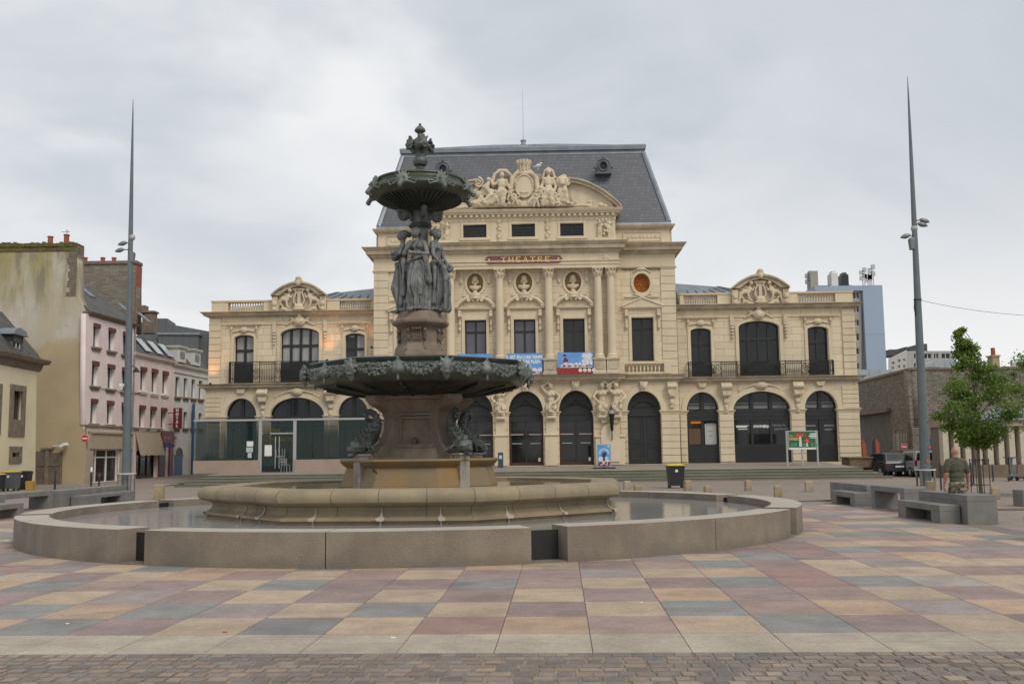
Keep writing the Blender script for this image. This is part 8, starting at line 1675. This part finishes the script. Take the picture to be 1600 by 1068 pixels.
# ------------------------------------------------------------------ cars
mat('tail_red',(.22,.01,.012),.35)
def car(loc, rz, paint, label, h=1.45, van=False, L_=4.1):
    e = empty('parked_car', loc, rz, label, 'car', 'cars parked behind the square'); W_ = .88
    m = MB(); yr = L_/2
    prof = [(-yr+.12,.28),(-yr,.45),(-yr+.03,.80),(-yr+.12,.93),(yr-1.0,.90),(yr-.12,.72),(yr,.5),(yr-.1,.28)]
    m.prismx([(y,z) for y,z in prof],-W_,W_); b = m.build('body', paint, e, bevel=.09, seg=3); b.data.polygons.foreach_set('use_smooth',[True]*len(b.data.polygons))
    m = MB(); g = [(-yr+.10,.90),(-yr+(.18 if van else .42),h-.06),(-yr+(.5 if van else .9),h),(.35,h-.02),(1.15,.90)]
    vs = []; n = len(g)
    for k,(y,z) in enumerate(g): w_ = W_-.06-(z-.9)*.26; vs += [(-w_,y,z),(w_,y,z)]
    m.add(vs,[(0,1,3,2),(2,3,5,4),(4,5,7,6),(6,7,9,8),(0,2,4,6,8),(9,7,5,3,1)]); m.build('cabin', paint, e, bevel=.05)
    gm_ = glassd
    def lerp(a,b,t): return (a[0]+(b[0]-a[0])*t, a[1]+(b[1]-a[1])*t)
    a0,a1 = lerp(g[0],g[1],.15),lerp(g[0],g[1],.9); w0,w1 = W_-.16-(a0[1]-.9)*.26,W_-.16-(a1[1]-.9)*.26; m = MB(); m.quad((-w0,a0[0]-.012,a0[1]),(w0,a0[0]-.012,a0[1]),(w1,a1[0]-.012,a1[1]),(-w1,a1[0]-.012,a1[1])); m.build('rear_window', gm_, e)
    a0,a1 = lerp(g[4],g[3],.1),lerp(g[4],g[3],.92); w0,w1 = W_-.16-(a0[1]-.9)*.26,W_-.16-(a1[1]-.9)*.26; m = MB(); m.quad((-w0,a0[0]+.015,a0[1]+.01),(w0,a0[0]+.015,a0[1]+.01),(w1,a1[0]+.015,a1[1]+.01),(-w1,a1[0]+.015,a1[1]+.01)); m.build('windscreen', gm_, e)
    for sx_ in (-1,1):
        z0_,z1_ = .96,h-.12; w0,w1 = W_-.045-(z0_-.9)*.26,W_-.045-(z1_-.9)*.26; m = MB(); m.quad((sx_*w0,-yr+.45,z0_),(sx_*w0,.95,z0_),(sx_*w1,.35,z1_),(sx_*w1,-yr+.75,z1_)); m.build('side_window', gm_, e)
        m = MB(); m.box(sx_*(W_-.10)-.08,sx_*(W_-.10)+.08,-yr-.03,-yr+.05,  .64,.80 if not van else .98); m.build('tail_light', MT['tail_red'], e, bevel=.02)
        for y_ in (-yr+.75,yr-.8):
            m = MB(); m.lathe([(.31,-.1),(.31,.1)],20); w_ = m.build('wheel', blackp2, e); w_.rotation_euler = (0,R(90),0); w_.location = (sx_*(W_-.08),y_,.31); m = MB(); m.lathe([(.18,-.11),(.18,.11)],14); m.build('rim', alu, w_)
    m = MB(); m.box(-.26,.26,-yr-.02,-yr+.02,.55,.66); m.build('number_plate', white, e); m = MB(); m.box(-W_+.05,W_-.05,-yr-.05,-yr+.15,.30,.48); m.build('bumper', blackp2, e, bevel=.03)
    return e
def cp(px, Y, z=0): p = at(px,740,Y); return (p.x,Y,z)
dk = mat('car_dark_grey',(.045,.05,.06),.25,metal=.5); bk = mat('car_black',(.012,.013,.015),.25,metal=.3); sv = mat('car_silver',(.38,.39,.40),.3,metal=.6); wh = mat('car_white',(.60,.60,.60),.3)
car(cp(1384,62.5),R(3),dk,'dark grey hatchback parked nearest the theatre steps, seen from behind',h=1.42)
car(cp(1414,64.5),R(-2),bk,'black tall car between the dark grey hatchback and the silver one',h=1.62,van=True)
car(cp(1434,61.0),R(-3),sv,'silver car half hidden by the right mast',h=1.52,van=True)
car(cp(1468,62.5),R(-6),wh,'white car with a red tail light right of the mast',h=1.5,van=True)
# ------------------------------------------------------------------ scooters
def scooter(px, py, rz, label, col_, lean=0):
    p = gp(px,py); e = empty('kick_scooter',(p.x,p.y,0),rz,label,'scooter','electric kick scooters parked in a row'); sm_ = mat('scooter_%d'%px,col_,.4)
    m = MB(); m.box(-.45,.42,-.08,.08,.13,.18); m.build('deck', blackp2, e, bevel=.015); m = MB(); m.tube([(.45,0,.18),(.55,0,.35),(.40,0,1.15)],.035,8); m.build('stem', sm_, e, smooth=True); m = MB(); m.tube([(.40,-.25,1.18),(.40,0,1.13),(.40,.25,1.18)],.022,6); m.build('handlebar', blackp2, e, smooth=True)
    for x in (-.48,.58): m = MB(); m.lathe([(.11,-.025),(.11,.025)],14); w_ = m.build('wheel', blackp2, e); w_.rotation_euler = (R(90),0,0); w_.location = (x,0,.11)
scooter(1577,751,R(60),'dark scooter with wide handlebar, leftmost of the scooters','' or (.03,.025,.04)); scooter(1586,750,R(80),'lilac-stemmed scooter, second from the left',(.30,.22,.42)); scooter(1592,750,R(100),'teal-topped scooter between the lilac and the last one',(.02,.28,.28)); scooter(1600,751,R(95),'purple-stemmed scooter at the right edge',(.16,.08,.26))
# ------------------------------------------------------------------ trees
leafm = bpy.data.materials.new('leaf'); leafm.use_nodes = True; N = leafm.node_tree.nodes; L = leafm.node_tree.links; b = N['Principled BSDF']; b.inputs['Roughness'].default_value = .55
ob_ = N.new('ShaderNodeVertexColor'); ob_.layer_name = 'Col'; L.new(ob_.outputs[0], b.inputs['Base Color']); b.inputs['Subsurface Weight'].default_value = 0
tr_ = N.new('ShaderNodeBsdfTranslucent'); L.new(ob_.outputs[0], tr_.inputs[0]); mx = N.new('ShaderNodeMixShader'); mx.inputs[0].default_value = .35; L.new(b.outputs[0], mx.inputs[1]); L.new(tr_.outputs[0], mx.inputs[2]); L.new(mx.outputs[0], N['Material Output'].inputs[0])
barkm = mat('bark',(.17,.14,.10),.9,vs=8,var=.35,bump=.5,bs=30)
def tree(px, py, label, env, nleaf, seed, cage=True, lean=0):
    p = gp(px,py); s_ = p.y/F; r_ = random.Random(seed); e = empty('tree',(p.x,p.y,0),0,label,'tree','young street trees'); Zh = lambda y: at(px,y,p.y).z; Xo = lambda x: (x-px)*s_
    top = Zh(env[0][0]); m = MB(); tp_ = [Vector((0,0,0)),Vector((-.02,0,1.2)),Vector((.03,.02,2.2)),Vector((.0,0,3.6)),Vector((Xo(env[0][1]),0,top-.15))]; m.tube(tp_,[.075,.06,.05,.035,.008],8); m.build('trunk', barkm, e, smooth=True)
    # envelope rows: (y, xc, halfwidth)
    def envat(z):
        for (a,b_) in zip(env[:-1],env[1:]):
            za,zb2 = Zh(a[0]),Zh(b_[0])
            if zb2 <= z <= za: t = (za-z)/(za-zb2); return (Xo(a[1])*(1-t)+Xo(b_[1])*t, (a[2]*(1-t)+b_[2]*t)*s_)
        return (0,.1)
    zb2 = Zh(env[-1][0]); m = MB(); clumps = []
    for k in range(105):
        z = zb2+(top-zb2)*(r_.random()**1.65); xc,hw = envat(z); a = 2*PI*r_.random(); rr_ = hw*math.sqrt(r_.random())*1.0
        c = Vector((xc+rr_*cos(a),rr_*sin(a)*.95,z)); clumps.append((c,.09+(.07+.20*r_.random())*min(1,hw/.9)))
        st_ = Vector((0,0,max(1.9,z-.35-rr_*.5))); st_.x = .0
        if k%2 == 0: mid = st_.lerp(c,.5)+Vector((0,0,.08)); m.tube([st_,mid,c],[.018,.011,.004],5)
    m.build('limbs', barkm, e, smooth=True)
    vs = []; fs = []; cols = []
    for i in range(nleaf):
        c,cr = clumps[int(r_.random()*len(clumps))]; d = Vector((r_.gauss(0,1),r_.gauss(0,1),r_.gauss(0,.75))); q = c+d*cr*.62
        n = Vector((r_.gauss(0,.6),r_.gauss(0,.6),r_.gauss(.5,.6))).normalized(); t = n.orthogonal().normalized(); t = Matrix.Rotation(r_.random()*6.28,3,n)@t; bb = n.cross(t); l_ = .036+.03*r_.random(); w_ = l_*.62; k = len(vs)
        vs += [q-t*l_,q+bb*w_-t*l_*.1,q+t*l_,q-bb*w_-t*l_*.1]; fs.append((k,k+1,k+2,k+3)); g_ = r_.random(); base = (.115+.09*g_,.19+.11*g_,.03+.016*g_)
        cols.append(base if r_.random()>.06 else (.12,.17,.03))
    me = bpy.data.meshes.new('leaves'); me.from_pydata([tuple(v) for v in vs],[],fs); color_faces(me,cols); link('leaves', me, leafm, e)
    if cage:
        for (x,y_) in ((-.24,-.24),(.24,-.24),(.24,.24),(-.24,.24)): m = MB(); m.tube([(x,y_,0),(x,y_,1.3)],.016,6); m.build('cage_bar', postm, e)
        for z in (.35,1.25): m = MB(); [m.tube([a_,b_],.012,5) for a_,b_ in (((-.24,-.24,z),(.24,-.24,z)),((.24,-.24,z),(.24,.24,z)),((.24,.24,z),(-.24,.24,z)),((-.24,.24,z),(-.24,-.24,z)))]; m.build('cage_hoop', postm, e)
    return e
tree(1533,772,'young green tree in a slim metal cage behind the concrete bench',[(508,1518,3),(525,1517,7),(543,1524,13),(552,1520,13),(566,1530,20),(582,1538,36),(600,1532,44),(630,1530,57),(650,1530,58),(668,1532,50),(682,1540,36),(694,1530,14)],19000,3)
tree(1668,775,'second street tree, only its leaf tips reaching in at the right edge',[(520,1660,8),(570,1660,60),(610,1655,80),(650,1660,85),(680,1665,40)],9000,8)
# ------------------------------------------------------------------ the walking man
skin = mat('skin',(.42,.22,.155),.6,vs=12,var=.12); shirt = mat('olive_shirt',(.085,.085,.055),.9,vs=5,var=.2,bump=.2,bs=40); camo = mat('camouflage',(.30,.27,.19),.9,vs=14,col2=(.045,.04,.025),bump=.2,bs=60)
pm_ = at(1492,699,23.7); pe = empty('person',(pm_.x,23.7,0),R(4),'man with shaved head, olive T-shirt and camouflage shorts walking away','person'); Hh = pm_.z
def seg(*a): return [(('c',)+tuple(a))]
k = Hh/1.75
def Q(x,y,z): return (x*k,y*k,z*k)
# facing +y (away from camera): heels towards -y
body = [('e',Q(0,.015,1.655),(.076*k,.095*k,.11*k)),('e',Q(0,.02,1.60),(.06*k,.075*k,.07*k)),('e',Q(0,.115,1.645),(.014*k,.02*k,.02*k)),('e',Q(-.078,.01,1.64),(.012*k,.02*k,.032*k)),('e',Q(.078,.01,1.64),(.012*k,.02*k,.032*k)),('c',Q(0,-.01,1.44),.068*k,Q(0,.0,1.58),.06*k),
        ('c',Q(-.14,0,1.42),.07*k,Q(.14,0,1.42),.07*k),('e',Q(0,0,1.28),(.19*k,.115*k,.20*k)),('e',Q(0,0,1.08),(.165*k,.115*k,.16*k)),('e',Q(0,-.01,.93),(.175*k,.125*k,.13*k))]
legs = [((-.09,0,.90),(-.105,.10,.50),(-.10,.0,.09)),((.09,0,.90),(.10,-.02,.50),(.11,-.20,.14))]
for h_,kn,an in legs:
    body += [('c',Q(*h_),.092*k,Q(*kn),.06*k),('c',Q(*kn),.06*k,Q(kn[0]*.6+an[0]*.4,kn[1]*.6+an[1]*.4-.02,kn[2]*.6+an[2]*.4),.062*k),('c',Q(kn[0]*.6+an[0]*.4,kn[1]*.6+an[1]*.4-.02,kn[2]*.6+an[2]*.4),.06*k,Q(*an),.038*k)]
arms_ = [((-.205,0,1.41),(-.275,-.03,1.13),(-.285,.06,.88)),((.205,0,1.41),(.285,-.02,1.13),(.29,.03,.88))]
for sd_,(sh,el_,wr) in zip((-1,1),arms_):
    body += [('c',Q(*sh),.058*k,Q(*el_),.046*k),('c',Q(*el_),.046*k,Q(*wr),.03*k)]
    w_ = Vector(wr); palm = w_+Vector((0,.01,-.06)); body.append(('e',Q(*palm),(.020*k,.040*k,.048*k)))
    for f in range(4):
        y_ = -.028+.019*f; ln = (.062,.075,.08,.068)[f]; b0_ = palm+Vector((0,y_,-.035)); b1_ = b0_+Vector((-sd_*.008,.004,-ln*.55)); b2_ = b1_+Vector((-sd_*.022,.008,-ln*.42)); body += [('c',Q(*b0_),.0095*k,Q(*b1_),.009*k),('c',Q(*b1_),.009*k,Q(*b2_),.0075*k)]
    t0 = palm+Vector((0,.035,.01)); t1 = t0+Vector((-sd_*.012,.03,-.03)); t2 = t1+Vector((-sd_*.006,.012,-.03)); body += [('c',Q(*t0),.012*k,Q(*t1),.0105*k),('c',Q(*t1),.0105*k,Q(*t2),.009*k)]
sculpt('body', body, skin, pe, .0065, 2)
sh_ = [('c',Q(-.15,0,1.425),.082*k,Q(.15,0,1.425),.082*k),('e',Q(0,0,1.28),(.202*k,.132*k,.22*k)),('e',Q(0,0,1.08),(.180*k,.134*k,.19*k)),('e',Q(0,-.005,.97),(.186*k,.14*k,.12*k)),('c',Q(0,-.01,1.40),.085*k,Q(0,-.01,1.475),.078*k)]
for sd_ in (-1,1): sh_ += [('c',Q(sd_*.19,0,1.42),.078*k,Q(sd_*.262,-.02,1.20),.074*k)]
def sf_(c): return .006*noise.noise(Vector((c.x*9,c.y*9,c.z*16)))+.005*sin(c.z*38+6*noise.noise(c*4))*(1 if c.z<1.2 else .3)
sculpt('t_shirt', sh_, shirt, pe, .012, 2, folds=sf_)
so_ = [('e',Q(0,-.01,.90),(.19*k,.145*k,.12*k))]
for h_,kn,an in legs: so_ += [('c',Q(h_[0],h_[1],.86),.115*k,Q(kn[0],kn[1]-.005,kn[2]+.02),.098*k)]
sculpt('shorts', so_, camo, pe, .013, 2, folds=sf_)
for i,(h_,kn,an) in enumerate(legs):
    tilt = .25 if i else 0; so2 = [('e',Q(an[0],an[1]+.05,an[2]-.035 if i else .045),(.045*k,.12*k,.042*k)),('c',Q(an[0],an[1],an[2]-.04 if i else .05),.042*k,Q(an[0],an[1],an[2]+.01),.043*k)]
    sculpt('shoe', so2, blackp2, pe, .012, 1)
